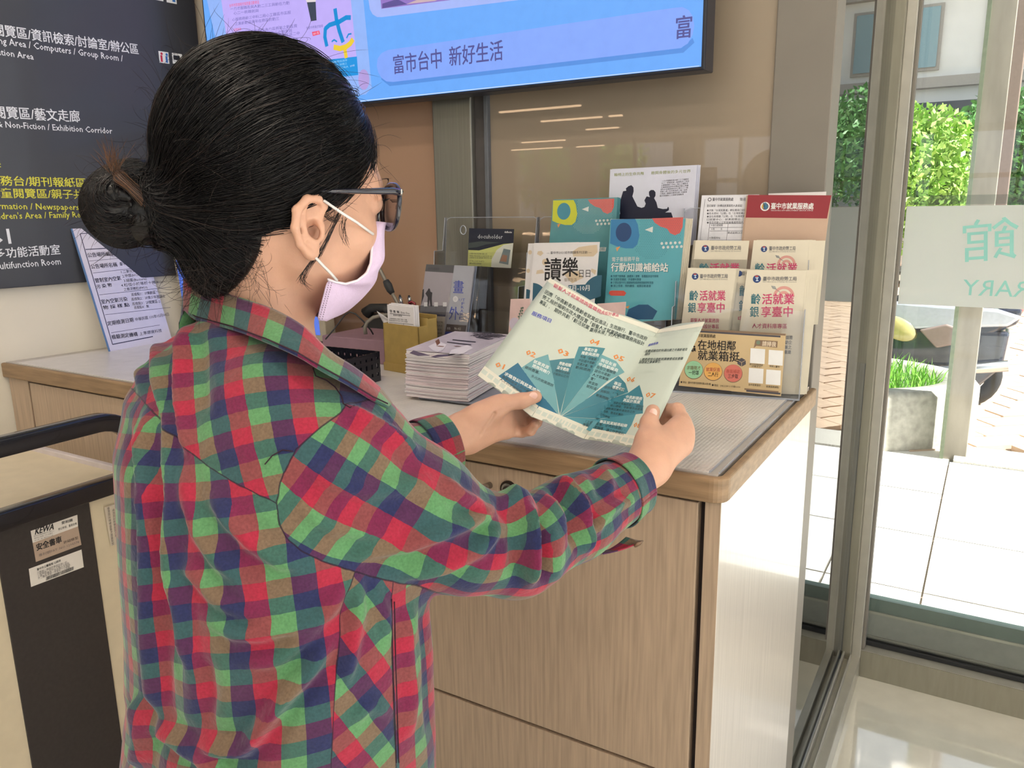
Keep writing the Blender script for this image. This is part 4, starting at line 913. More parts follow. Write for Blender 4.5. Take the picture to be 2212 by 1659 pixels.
lf_print(f, (1635, 602.6), 8.8, (1648, 606.5), (1720.8, 606.5), (1693, 640, 23), (1622, 1642.6, 657, 21), (1646, 1715.5), (1619.5, 1639, 1644, 1712, 684.5), [('人才資料庫專區', (1624.6, 709), (1700, 710), 10)])
for i, t_ in enumerate(('媒體', '助企', '業之', '重建')): f.text(t_, (1697-i*1.1, 733+10.5*i), (1712-i*1.1, 733+10.5*i), 7.5, gry, .008, 3)
prn(f, o)
f = RF(-.004); f.lift = .0001
o = paper('landscape_card', 'tan landscape card with brush lettering, coloured circles and blank white squares at the holder front', 'card', f, ((1484, 709), (1698, 721), (1687, 856), (1466, 833)), m_card, .001)
brn = ink((128, 104, 84)); slate = ink((74, 72, 80))
f.poly([(1505, 710), (1697, 721), (1696.5, 725), (1510, 714.5)], brn, 1); f.poly([(1507, 714), (1686, 725), (1686, 729), (1506, 717.5)], slate, 2)
f.poly([(1608, 838.6), (1682, 845), (1681.5, 848.5), (1608, 842)], brn, 1); f.poly([(1612, 842), (1686, 848.5), (1685.5, 852.5), (1612, 846)], slate, 2)
f.text('臺中市就業服務處', (1494, 727.5), (1545.6, 730), 7, blk, .008, 3)
f.text('在地相鄰', (1507, 755), (1589, 758), 20, blk, .014, 3); f.text('就業箱挺', (1507, 777), (1597, 782), 20, blk, .014, 3)
for x, y, s_ in ((1494, 758, 1), (1500, 757, .9), (1489, 759, .8)): f.circ(x, y-9*s_, 2.2, blk, 2); f.poly([(x-2.4, y-6*s_), (x+2.4, y-6*s_), (x+3, y+3), (x+.6, y+1), (x-.4, y+1), (x-3, y+3)], blk, 2)
f.poly([(1593, 778), (1602, 773), (1611, 778), (1611, 787), (1602, 792), (1593, 786)], slate, 3); f.line((1593, 778), (1602, 783), 1, m_card, 4); f.line((1602, 783), (1611, 778), 1, m_card, 4); f.line((1602, 783), (1602, 792), 1, m_card, 4)
for (x, y, c, a_, b_) in ((1498.5, 799.4, (150, 200, 160), '求職徵才', '一把罩'), (1540.4, 803, (222, 170, 96), '就業促進', '二人行'), (1583.6, 807, (208, 116, 104), '專案補助', '三步取')):
    f.circ(x, y, 20.5, brn, 1); f.circ(x, y-.7, 19.5, ink(c), 2)
    f.text(a_, (x-15, y-1), (x+15, y-.2), 8, ink((176, 84, 70)) if a_[0] != '求' else ink((120, 110, 80)), .012, 3); f.text(b_, (x-11, y+10), (x+11, y+10.8), 9, blk, .01, 3)
f.poly([(1632, 734), (1680, 737), (1679, 751), (1634, 747), (1628, 752)], brn, 2); f.circ(1638, 740, 4.5, ink((112, 128, 108)), 3); f.text('請掃我', (1646, 747), (1676, 749.5), 10, ink((220, 204, 180)), .02, 3)
for x0, y0, w_, h_ in ((1620, 752, 31.5, 32), (1659.5, 755.5, 31, 32), (1616.5, 794.5, 31.5, 32), (1654, 798, 31.5, 32)):
    f.poly([(x0+1.5, y0), (x0+w_+1.5, y0+2.4), (x0+w_, y0+h_+2.4), (x0, y0+h_)], wht, 2)
f.text('臺中市就業服務處', (1619, 788.5), (1648, 791), 4, blk, lv=3); f.text('（求職求才）', (1622, 793), (1645, 794.8), 4, blk, lv=3); f.text('勞動in臺中', (1662, 793), (1684, 794.8), 4, blk, lv=3)
f.text('台中就業金好', (1617, 833), (1643, 835), 4.5, blk, lv=3); f.text('就業服務據點', (1655, 837), (1682, 839), 4.5, blk, lv=3)
f.text('■ 地址：臺中市南屯區精科路26號3樓', (1470.4, 827.5), (1535, 832), 4.5, blk, lv=3); f.text('■ 電話：(04)22289111分機36000', (1538, 834), (1599, 838.5), 4.5, blk, lv=3)
prn(f, o)

# ---- middle holder contents
def MF(y, lean=.10): return Face((-.68, y, ZM), (1, 0, 0), (0, lean, 1))
f = MF(1.532, .02)
o = paper('booklet', 'white booklet with a dark silhouette of two seated people, tallest in the middle holder', 'booklet', f, ((1318, 366), (1505, 357), (1494, 530), (1311, 530)), mat('cool_white_cover', (208, 210, 228), rough=.3, coat=.4, noise=.02), .0016, None, 2, (.0022, .003))
olive = ink((150, 158, 96)); sil = ink((34, 36, 58))
f.text('輪椅上的生命共舞', (1327, 381), (1391, 378), 6.5, olive, lv=3); f.text('敞開身體後的多元世界', (1407, 377), (1492, 373), 6.5, olive, lv=3)
for i in range(8): f.lines(1, (1430-.7*i, 393+4.6*i), (1490-.7*i, 388.5+4.6*i), (1430, 393), 3.4, slate, 3, i, jit=.04 if i < 7 else .4)
S1 = [(1358, 402), (1364, 400), (1368.5, 405), (1369, 413), (1367, 421), (1366, 424), (1371, 434), (1377, 446), (1386, 449), (1392, 447), (1395, 440), (1392, 433), (1397, 424), (1404, 426), (1402, 420), (1402, 414), (1406, 410.5), (1412, 410.5), (1416, 415), (1416, 423), (1413, 428), (1418, 437), (1421, 449), (1432, 451.5), (1441, 451), (1443, 446.5), (1445, 449), (1445, 454), (1437, 459), (1450, 459), (1453, 468), (1454, 474), (1336, 474), (1336, 466), (1340, 462), (1338, 446), (1337, 431), (1341, 430), (1346, 413), (1353, 412), (1352, 407)]
f.poly(S1, sil, 2); prn(f, o)
tealA = mat('teal_booklet_cover', (84, 142, 152), rough=.35, noise=.04, coat=.3); lime = ink((196, 200, 66)); coral = ink((206, 96, 92)); ora = ink((214, 150, 92)); dot = ink((170, 206, 206)); dotd = ink((52, 104, 122)); wt2 = ink((206, 210, 208))
def teal_design(f, x, y, k, blob, inner, dm):
    X = lambda a, b: (x+a*k, y+b*k)
    f.poly([X(0, 0), X(44, -1), X(49, 9), X(52, 30), X(48, 46), X(40, 53), X(26, 53), X(10, 49), X(-2, 44)], blob, 1); f.circ(*X(23, 23.5), 14.5*k, inner, 2, ry=16*k)
    f.poly([X(75, -2), X(132, -4), X(131, 14), X(126, 25), X(117, 29), X(108, 25), X(103, 17), X(90, 13), X(80, 6)], coral, 1)
    f.poly([X(62, 19), X(77, 13), X(76, 24)], wt2, 3); f.poly([X(9, 52), X(17, 49), X(11, 59)], ora, 3)
    for j in range(2):
        for i in range(5): f.circ(*X(93+8.2*i+3*j, 44+7.2*j-.4*i), 2.5*k, wt2, 3, n=10)
    for j in range(24):
        for i in range(26):
            a, b = 45+3.4*i+(j % 2)*1.7, 1+3.1*j
            if b < 40 and a < 128 or ((a-75)**2/33**2+(b-45)**2/30**2) < 1:
                if a > 52 or b > 40 or True:
                    if a < 53 and b < 50: continue
                    f.circ(*X(a, b-.02*a), .62*k, dm, 2, n=5)
f = MF(1.487, .06)
o = paper('booklet', 'teal booklet with a lime blob and blue circle, behind the others at left', 'booklet', f, ((1194.6, 432), (1334, 427), (1320, 690), (1172, 690)), tealA, .0015, None, 3, (.0008, .0012))
teal_design(f, 1195, 433, 1.0, lime, ink((76, 140, 160)), dot); f.poly([(1292, 534), (1310, 534), (1308, 543), (1290, 543)], wt2, 2); f.text('電子書服務', (1263, 542), (1307, 542), 7, ink((90, 130, 140)), lv=3); prn(f, o)
f = MF(1.449, .09)
o = paper('booklet', 'teal booklet with a blue blob, coral corner and white title, front of the middle holder', 'booklet', f, ((1319, 474), (1480.7, 472), (1460, 690), (1303, 700)), mat('bright_teal_cover', (92, 164, 178), rough=.3, noise=.03, coat=.4), .0015, None, 4, (.0024, .0018), m_cream)
teal_design(f, 1320, 474, 1.18, ink((60, 124, 172)), ink((44, 72, 116)), dotd)
f.text('電子書服務平台', (1322, 565), (1381, 564), 9, wt2, .012, 3); f.text('行動知識補給站', (1320, 586), (1443, 587), 17, ink((224, 226, 222)), .016, 4); f.text('行動知識補給站', (1321.2, 587.2), (1444.2, 588.2), 17, ink((70, 120, 132)), .018, 3)
for i, t_ in enumerate(('◆ 免費下載閱讀．館藏線上瀏覽．各種載具皆可使用', '◆ 支援影音播放．多媒體有聲書', '◆ 只要以臺中市立圖書館借書證號登錄即時享用', '◆ 線上借書．預約續借．逾期自動還書')): f.text(t_, (1319, 599+7*i), ((1422, 1385, 1411, 1406)[i], 599.5+7*i), 5, dotd, .01, 3)
f.poly([(1317, 629), (1322, 627.5), (1348, 628), (1353, 633), (1349, 639), (1320, 638.5), (1315, 634)], ink((206, 84, 72)), 3); f.text('READ MORE', (1323, 635.5), (1344, 635.5), 3.5, coral, lv=4)
f.poly([(1358, 668), (1380, 658), (1400, 658), (1420, 672), (1410, 690), (1350, 690)], ink((44, 84, 120)), 2); f.poly([(1350, 663), (1360, 660), (1357, 667)], ora, 3)
prn(f, o)
m_wl = mat('white_leaflet_cover', (218, 216, 218), rough=.35, coat=.3, noise=.02)
bge = ink((206, 188, 162)); tq = ink((52, 96, 118))
def duyue(f, dx):
    X = lambda a, b: (a+dx, b)
    f.poly([X(1237, 543), X(1250, 534), X(1275, 530), X(1290, 529), X(1291, 545), X(1282, 554), X(1238, 554)], bge, 1)
    f.poly([X(1162, 543), X(1170, 542), X(1174, 547), X(1168, 553), X(1160, 549)], bge, 1); f.circ(*X(1177, 566), 6, bge, 1); f.poly([X(1215, 590), X(1250, 585), X(1260, 600), X(1236, 612)], bge, 1)
    f.poly([X(1160, 584), X(1172, 582), X(1176, 590), X(1158, 592)], bge, 1); f.poly([X(1278, 580), X(1288, 584), X(1286, 594), X(1276, 586)], bge, 1)
    f.text('— 臺中市2021城市閱讀系列活動 —', X(1181, 549), X(1278, 548), 5.5, slate, lv=3)
    f.text('讀', X(1175, 606), X(1212, 607), 46, blk, .012, 3); f.text('樂', X(1214, 597), X(1249, 597), 38, blk, .012, 3)
    f.text('日日', X(1251, 599), X(1275, 599), 16, blk, .0, 3); f.text('發現生活', X(1219, 608), X(1246, 608), 7, ink((120, 104, 90)), lv=3)
    f.circ(*X(1150, 650), 34, tq, 1, a0=-60, a1=90); f.circ(*X(1298, 640), 42, tq, 1, a0=90, a1=200); f.poly([X(1228, 616), X(1276, 614), X(1275, 650), X(1224, 650)], tq, 2)
    f.text('7月-10月', X(1229, 629), X(1274, 628), 12, wht, .01, 4)
f = MF(1.428, .10)
o = paper('leaflet', 'white reading-festival leaflet peeking out left behind its twin', 'leaflet', f, ((1141, 526), (1250, 523), (1240, 680), (1128, 690)), m_wl); duyue(f, -14); f.mb = MB(); f.circ(1145, 545, 4, bge, 1); f.circ(1141, 585, 4, bge, 1); f.circ(1136, 650, 22, tq, 1, a0=0, a1=90); prn(f, o)
f = MF(1.422, .10)
o = paper('leaflet', 'white reading-festival leaflet with large brush lettering in front of the teal booklets', 'leaflet', f, ((1154, 525), (1295.5, 522.6), (1281, 690), (1139, 700)), m_wl); duyue(f, 0); prn(f, o)
f = MF(1.405, .05)
o = paper('postcard', 'pale pink postcard with a plant drawing at the lower left of the middle holder', 'card', f, ((1103, 646), (1145, 645), (1142, 722), (1098, 722)), mat('pale_pink_card', (214, 186, 182), rough=.5))
gs = ink((96, 110, 96)); f.stroke([(1121, 690), (1124, 676), (1127, 664)], 1.3, gs, 2)
for i in range(4): f.circ(1120.5+i*2, 684-6*i, 2, gs, 2, n=8); f.circ(1126.5+i, 683-6*i, 2, gs, 2, n=8)
f.circ(1130, 690, 9, ink((218, 206, 200)), 1); f.circ(1112, 700, 12, ink((200, 190, 206)), 1); prn(f, o)
f = MF(1.41, .05)
o = paper('postcard', 'second pale pink postcard just behind the pamphlet, right of the first', 'card', f, ((1290, 656), (1352, 652), (1346, 740), (1282, 740)), mat('pale_pink_card', (214, 186, 182), rough=.5))
# ---- left holder: maker card and stacked magazine
f = Face((-1.0, 1.538, 1.3), (1, 0, 0), (0, .10, 1)); f.O = f.O+[0, -.006+.0, 0]
o = paper('maker_card', 'small black and green maker card in the left acrylic holder', 'card', f, ((1013.5, 493), (1111, 495), (1103.5, 579), (1010, 574)), mat('lime_green_card', (190, 196, 120), rough=.3, coat=.5), .001)
f.poly([(1013.5, 493), (1111, 495), (1109, 525), (1088, 527), (1062, 534), (1035, 541), (1011.5, 540)], ink((34, 38, 54)), 1); f.poly([(1011.5, 525), (1040, 521), (1080, 524), (1050, 528), (1030, 534), (1011.6, 536)], ink((66, 74, 76)), 2)
f.poly([(1109, 525), (1088, 529), (1073, 540), (1062, 560), (1061, 577), (1103.5, 579)], ink((206, 208, 200)), 1)
f.text('docuholder', (1032, 515), (1086, 516), 9, ink((196, 200, 206)), .0, 3); f.text('deflecto', (1090, 503), (1106, 503.5), 4, wht, .02, 3)
f.text('• 3-TIER MAGAZINE SIZE, A4', (1012, 549), (1052, 550), 3, slate, lv=3); f.text('TIERED MAGAZINE A 3 SECTIONS, A4', (1014, 554), (1062, 555), 3, slate, lv=3); f.text('3 NIVEAUX A4 GRAND REVISTA, A4', (1014, 558), (1062, 559), 3, slate, lv=3); f.text('• 9.3" W x 13.63" H x 8" D', (1012, 565), (1046, 566), 3, slate, lv=3); f.text('240 x 352 x 203mm', (1014, 570), (1040, 571), 3, slate, lv=3)
f.poly([(1088, 537), (1103, 540), (1098, 572), (1078, 568)], ink((110, 124, 130)), 2); f.poly([(1086, 550), (1096, 552), (1094, 566), (1080, 564)], ink((150, 110, 90)), 3); prn(f, o)
rg = thing('hook_hole_ring', 'small clear ring-shaped hook hole in the left holder panel', 'ring', None, tuple(f.hit(1001, 497)))
rp = [f.hit(1001+6*math.cos(q), 497+9.5*math.sin(q))+f.n*.001 for q in np.linspace(0, 2*math.pi, 16, endpoint=False)]
par(MB().tube(rp, .0013, m_acryE, n=6, closed=True).build('rim'), rg)
# the artist magazine in a small acrylic stand
f = Face(onz(950, 740, ZM)+[0, .1, 0], (1, .05, 0), (0, .16, 1))
f.O = ony(953, 718, 1.40)
m_mg = mat('grey_magazine_cover', (150, 150, 158), rough=.25, coat=.6, noise=.03)
o = paper('art_magazine', 'grey art magazine with blue vertical title between the stack and the left holder', 'magazine', f, ((921, 571), (1025, 575), (1002, 752), (900, 745)), m_mg, .003, None, 1, (.001, .004), mat('blue_grey_pages', (120, 128, 146), rough=.4))
f.poly([(921, 571), (981.5, 573), (980, 590), (918.5, 586)], ink((84, 84, 88)), 1); f.poly([(918.5, 586), (980, 590), (966, 660), (909, 660)], ink((150, 144, 152)), 1); f.poly([(909, 660), (966, 660), (963, 680), (906, 676)], ink((98, 98, 104)), 1)
f.poly([(906, 676), (963, 680), (962, 684), (905, 681)], ink((66, 72, 96)), 2); f.poly([(905, 681), (962, 684), (955, 745), (898, 742)], ink((164, 158, 152)), 1)
f.poly([(924, 627), (926, 623), (929, 624), (930, 630), (934, 632), (933, 645), (934, 662), (930, 662), (928, 647), (926, 661), (923, 661), (924, 642), (919, 634)], ink((52, 50, 56)), 3); f.poly([(913, 626), (916, 624), (916, 640), (912, 652), (910, 660)], ink((52, 50, 56)), 3)
for x in (920, 942, 961): f.poly([(x-4, 653), (x+4, 653), (x+4, 662), (x-4, 662)], ink((196, 196, 200)), 3); f.line((x, 662), (x, 668), 1, ink((80, 80, 84)), 3)
f.text('藝術中部美術', (925, 583), (949, 584), 5, slate, lv=3)
f.poly([(981.5, 573), (1024, 575), (1008, 703), (965, 700)], ink((156, 158, 168)), 2)
bt = ink((72, 84, 160))
f.text('畫', (979, 633), (1001, 634), 26, bt, .01, 4); f.text('外', (970, 690), (991, 691), 26, bt, .01, 4); f.circ(984, 646, 5.5, ink((200, 200, 204)), 4, rin=3); f.circ(984, 646, 3, ink((190, 190, 194)), 3)
for i, c_ in enumerate('UTFRAME'): 
    if i == 0: f.text('U', (992, 651), (997, 651), 6, bt, lv=4)
    else: f.text(c_, (1000-i*1.3, 651+(i-1)*7.8), (1006-i*1.3, 651+(i-1)*7.8), 6, bt, lv=4)
f.poly([(965, 700), (1008, 703), (1005, 718), (962, 716)], ink((84, 76, 80)), 3); f.poly([(962, 716), (1005, 718), (1001, 748), (956, 744)], ink((48, 66, 150)), 3)
f.text('方法', (966, 712), (973, 712), 5, wht, lv=4); f.text('No.022', (982, 712), (996, 713), 5, wht, lv=4); f.text('臺中市大墩文化中心', (967, 725), (990, 726), 3.5, wht, lv=4); f.text('展覽', (984, 731), (992, 731), 4, wht, lv=4)
for i in range(5): f.lines(1, (930, 697+8*i), (958-i, 698+8*i), (930, 697), 3.6, slate, 3, 40+i)
prn(f, o)
st = thing('magazine_stand', 'small clear acrylic stand holding the grey art magazine', 'stand', None, tuple(f.O))
q = [f.hit(*c)+f.n*.003 for c in ((912, 672), (1016, 676), (1004, 755), (899, 748))]
par(MB().hexa([p-f.n*.0015 for p in q], q, m_acry).build('front_panel'), st)
q = [f.hit(*c)-f.n*.012 for c in ((918, 569), (1034, 573), (1012, 756), (899, 750))]
par(MB().hexa([p-f.n*.0015 for p in q], q, m_acry).build('back_panel'), st)
# ================================================================== the person
def smin(a, b, k):
    h = np.clip(.5+.5*(b-a)/k, 0, 1); return b+(a-b)*h-k*h*(1-h)
def smax(a, b, k): return -smin(-a, -b, k)
def caps(p, a, b, ra, rb_):
    a = np.asarray(a, float); b = np.asarray(b, float); ab = b-a; t = np.clip(((p-a)@ab)/(ab@ab), 0, 1)
    return np.linalg.norm(p-a-t[:, None]*ab, axis=1)-(ra+(rb_-ra)*t)
def elli(p, c, r):
    q = (p-np.asarray(c, float)); r = np.asarray(r, float); k0 = np.linalg.norm(q/r, axis=1); k1 = np.linalg.norm(q/(r*r), axis=1)
    return k0*(k0-1)/np.maximum(k1, 1e-9)
def chain(p, pts, rs, k=.004):
    d = None
    for i in range(len(pts)-1):
        e = caps(p, pts[i], pts[i+1], rs[i], rs[i+1]); d = e if d is None else smin(d, e, k)
    return d
def surfnet(fn, lo, hi, h, newton=1):
    lo = np.array(lo, float); n = np.ceil((np.array(hi)-lo)/h).astype(int)+1
    c = 4; nc = n//c+2
    ax = [lo[i]+h*c*np.arange(nc[i]) for i in range(3)]
    Gc = np.stack(np.meshgrid(*ax, indexing='ij'), -1).reshape(-1, 3)
    dc = np.concatenate([fn(q) for q in np.array_split(Gc, max(1, len(Gc)//400000))]).reshape(nc)
    near = np.abs(dc) < h*c*2.2
    D = np.repeat(np.repeat(np.repeat(dc, c, 0), c, 1), c, 2)[:n[0], :n[1], :n[2]]
    # centre the blocks on the coarse samples
    idx = [np.clip((np.arange(n[i])+c//2)//c, 0, nc[i]-1) for i in range(3)]
    D = dc[np.ix_(*idx)].copy(); M = near[np.ix_(*idx)]
    I = np.argwhere(M); Pn = lo+h*I
    val = np.concatenate([fn(q) for q in np.array_split(Pn, max(1, len(Pn)//400000))])
    D[M] = val
    s = D < 0
    # active cells
    occ = np.zeros(tuple(n-1), np.int8)
    for a in (0, 1):
        for b in (0, 1):
            for e in (0, 1): occ += s[a:n[0]-1+a, b:n[1]-1+b, e:n[2]-1+e]
    act = (occ > 0) & (occ < 8); cells = np.argwhere(act); vid = -np.ones(tuple(n-1), int); vid[act] = np.arange(len(cells))
    acc = np.zeros((len(cells), 3)); cnt = np.zeros(len(cells)); off = [(a, b, e) for a in (0, 1) for b in (0, 1) for e in (0, 1)]
    for i, o1 in enumerate(off):
        for o2 in off[i+1:]:
            if sum(abs(x-y) for x, y in zip(o1, o2)) != 1: continue
            d1 = D[tuple((cells+o1).T)]; d2 = D[tuple((cells+o2).T)]; cr = (d1 < 0) != (d2 < 0)
            t = np.where(cr, d1/np.where(cr, d1-d2, 1), 0)[:, None]
            acc += np.where(cr[:, None], np.array(o1)+t*(np.array(o2)-np.array(o1)), 0); cnt += cr
    V = lo+h*(cells+acc/cnt[:, None])
    Q = []
    for axx in range(3):
        u, w = (axx+1) % 3, (axx+2) % 3
        sl = [slice(1, n[i]-1) for i in range(3)]; sl[axx] = slice(0, n[axx]-1); s2 = list(sl); s2[axx] = slice(1, n[axx])
        a = s[tuple(sl)]; b = s[tuple(s2)]; e = np.argwhere(a != b); fl = a[tuple(e.T)]
        e = e+np.array([0 if i == axx else 1 for i in range(3)])
        def vv(du, dw): q = e.copy(); q[:, u] -= du; q[:, w] -= dw; return vid[tuple(q.T)]
        q = np.stack([vv(1, 1), vv(0, 1), vv(0, 0), vv(1, 0)], 1); q[~fl] = q[~fl][:, ::-1]; Q.append(q)
    Q = np.concatenate(Q); Q = Q[(Q >= 0).all(1)]
    for _ in range(newton):
        d, g = grad(fn, V, h*.3); st_ = d/np.maximum((g*g).sum(1), .2); V = V-g*np.clip(st_, -h*.6, h*.6)[:, None]
    return V, Q
def grad(fn, V, e):
    d = fn(V); g = np.stack([(fn(V+np.eye(3)[i]*e)-fn(V-np.eye(3)[i]*e))/(2*e) for i in range(3)], 1); return d, g
def meshobj(name, V, Q, m, parent=None, attrs=None, smooth=True, mats=None, mi=None):
    me = bpy.data.meshes.new(name); me.vertices.add(len(V)); me.vertices.foreach_set('co', np.asarray(V, np.float32).ravel())
    k = Q.shape[1]; me.loops.add(len(Q)*k); me.loops.foreach_set('vertex_index', Q.astype(np.int32).ravel())
    me.polygons.add(len(Q)); me.polygons.foreach_set('loop_start', np.arange(0, len(Q)*k, k, dtype=np.int32)); me.polygons.foreach_set('loop_total', np.full(len(Q), k, np.int32))
    for x in (mats or [m]): me.materials.append(x)
    if mi is not None: me.polygons.foreach_set('material_index', mi.astype(np.int32))
    me.polygons.foreach_set('use_smooth', np.full(len(Q), smooth))
    me.update(); me.validate()
    for a, v in (attrs or {}).items():
        v = np.asarray(v, np.float32)
        if v.ndim == 1: at = me.attributes.new(a, 'FLOAT', 'POINT'); at.data.foreach_set('value', v)
        else:
            if v.shape[1] == 2: v = np.concatenate([v, np.zeros((len(v), 1), np.float32)], 1)
            at = me.attributes.new(a, 'FLOAT_VECTOR', 'POINT'); at.data.foreach_set('vector', v.ravel())
    o = bpy.data.objects.new(name, me); COL.objects.link(o)
    if parent is not None: par(o, parent)
    return o
pe = thing('person', 'person in a red, green and navy checked shirt, glasses and lilac mask reading a pamphlet', 'person', None, (-.65, .55, 0))
rb = nz([.968, -.25, 0]); fb = nz([.25, .968, 0]); B0 = np.array([-.655, .545, 0.])
# head frame
fh0 = nz([.53, .84, 0]); rh = np.array([fh0[1], -fh0[0], 0]); TH = math.radians(6)
fh = fh0*math.cos(TH)-np.array([0, 0, 1.])*math.sin(TH); uh = np.cross(rh, fh); HM = np.array([fh, rh, uh])
HO = P(670, 495, .745)-.070*rh
def l2w(q): return HO+np.asarray(q, float)@HM
def w2l(p): return (p-HO)@HM.T
def hl(px, py, r0):
    r = ray(px, py); t = (r0-(CAM-HO)@rh)/(r@rh); d = CAM+r*t-HO; return np.array([d@fh, r0, d@uh])
def wl(px, py, r0): return CAM+ray(px, py)*((r0-(CAM-HO)@rh)/(ray(px, py)@rh))
NB = w2l(np.array([[-.630, .562, 1.285]]))[0]
def head_sdf_l(q):
    a = q.copy(); a[:, 1] = np.abs(a[:, 1])
    d = elli(a, (-.019, 0, .050), (.102, .073, .092))
    d = smin(d, elli(a, (.018, 0, -.006), (.062, .059, .070)), .02)
    d = smin(d, caps(a, (-.002, .050, -.032), (.042, .014, -.064), .015, .014), .02)
    d = smin(d, caps(a, (.050, -.004, -.065), (.050, .004, -.065), .013, .013), .015)
    d = smin(d, elli(a, (.045, .036, .0), (.026, .024, .022)), .02)
    d = smin(d, caps(a, (.080, 0, .048), (.066, .036, .047), .010, .010), .012)
    d = smax(d, -elli(a, (.097, .031, .030), (.018, .016, .012)), .010)
    d = smin(d, elli(a, (.0685, .031, .031), (.0125, .0125, .0125)), .002)
    d = smin(d, caps(a, (.0755, .016, .0375), (.073, .044, .0365), .0038, .0030), .004)
    d = smin(d, caps(a, (.074, 0, .030), (.0815, 0, -.006), .0065, .0075), .010)
    d = smin(d, elli(a, (.076, .010, -.008), (.009, .006, .006)), .006)
    d = smin(d, caps(a, (.074, 0, -.036), (.069, .018, -.038), .006, .003), .006)
    d = smin(d, caps(a, (.072, 0, -.045), (.067, .016, -.044), .0065, .003), .006)
    d = smin(d, chain(q, [(-.035, 0, -.015), NB*.5+np.array([-.017, 0, -.01]), NB], [.048, .045, .050]), .022)
    # ears
    e = elli(a, (-.003, .0735, .002), (.014, .0065, .025))
    e = smax(e, -elli(a, (.001, .082, -.002), (.0085, .014, .0115)), .004)
    e = smax(e, -elli(a, (-.002, .084, .019), (.007, .006, .009)), .004)
    e = smin(e, chain(a, [(.006, .073, .006), (.011, .075, .022), (.004, .079, .0280), (-.007, .084, .0268), (-.0165, .0875, .016), (-.0175, .087, 0), (-.012, .083, -.014), (-.003, .078, -.022)], [.0025, .0032, .0036, .0038, .004, .0038, .0036, .0045], .003), .004)
    e = smin(e, chain(a, [(-.008, .081, .022), (-.0105, .082, .006), (-.006, .081, -.008), (.003, .078, -.012)], [.002, .003, .003, .003], .003), .004)
    e = smin(e, caps(a, (.0085, .076, .003), (.0085, .0765, -.006), .0035, .0038), .004)
    e = smin(e, elli(a, (.001, .0755, -.021), (.007, .0048, .008)), .005)
    return smax(smin(d, e, .006), -elli(a, (.0035, .072, -.003), (.0045, .012, .006)), .002)
m_skin = mat('warm_skin', (208, 162, 138), rough=.48, noise=.05, nscale=45, bump=.12, bscale=500, sss=.12)
m_skin.node_tree.nodes['Principled BSDF'].inputs['Subsurface Radius'].default_value = (.01, .004, .002)
Vb, Qb = [], []
def addskin(V, Q):
    Qb.append(Q+sum(len(v) for v in Vb)); Vb.append(V)
V, Q = surfnet(head_sdf_l, (-.135, -.10, -.20), (.115, .10, .155), .0020)
addskin(l2w(V), Q)

# ---- arms and hands
aS = P(700, 985, .755); aM = P(890, 1105, .785); aM2 = P(1000, 1165, .815); aE = P(1112, 1180, .850); aF = P(1240, 1118, .915); aW = P(1336, 1062, .965)
bS = np.array([-.80, .60, 1.215]); bE = P(765, 1040, 1.02); bW = P(922, 977, 1.085)
RW = P(1400, 1010, .995)
# right hand: palm seen from the back, thumb in front of the page, fingers behind it
rk = [P(1474, 912, 1.060), P(1480, 931, 1.052), P(1479, 950, 1.046), P(1472, 966, 1.040)]
def rhand(p):
    d = chain(p, [aF, aW, P(1372, 1032, .985), P(1400, 1008, 1.0), P(1425, 970, 1.022)], [.030, .027, .0245, .0265, .024], .008)
    d = smin(d, caps(p, P(1405, 990, 1.005), P(1462, 925, 1.05), .022, .0135), .012)
    d = smin(d, caps(p, P(1418, 1000, 1.005), P(1470, 960, 1.040), .019, .0125), .012)
    for k in rk: d = smin(d, caps(p, P(1425, 985, 1.01), k, .014, .0118), .010)
    th = chain(p, [P(1400, 990, .998), P(1398, 950, 1.015), P(1402, 914, 1.033), P(1410, 889, 1.048)], [.0165, .0145, .0110, .0095], .006)
    d = smin(d, th, .012)
    fin = [[rk[0], P(1463, 886, 1.078), P(1440, 886, 1.098), P(1425, 900, 1.108)],
           [rk[1], P(1472, 903, 1.085), P(1447, 905, 1.105), P(1430, 915, 1.108)],
           [rk[2], P(1470, 922, 1.085), P(1446, 926, 1.103), P(1432, 932, 1.104)],
           [rk[3], P(1464, 943, 1.078), P(1443, 945, 1.095), P(1430, 948, 1.098)]]
    for f_, r in zip(fin, (.0105, .0105, .0100, .0088)): d = smin(d, chain(p, f_, [r, r*.95, r*.86, r*.78], .003), .0035)
    return d
lo = np.min([aF, aW, RW, rk[0], P(1425, 900, 1.12), P(1410, 880, 1.03)], 0)-.06; hi = np.max([aF, aW, RW, rk[0], rk[3], P(1425, 900, 1.12), P(1410, 880, 1.03)], 0)+.06
V, Q = surfnet(rhand, lo, hi, .0018); addskin(V, Q)
lk = [P(1098, 882, 1.165), P(1102, 900, 1.168), P(1102, 917, 1.165), P(1094, 932, 1.155)]
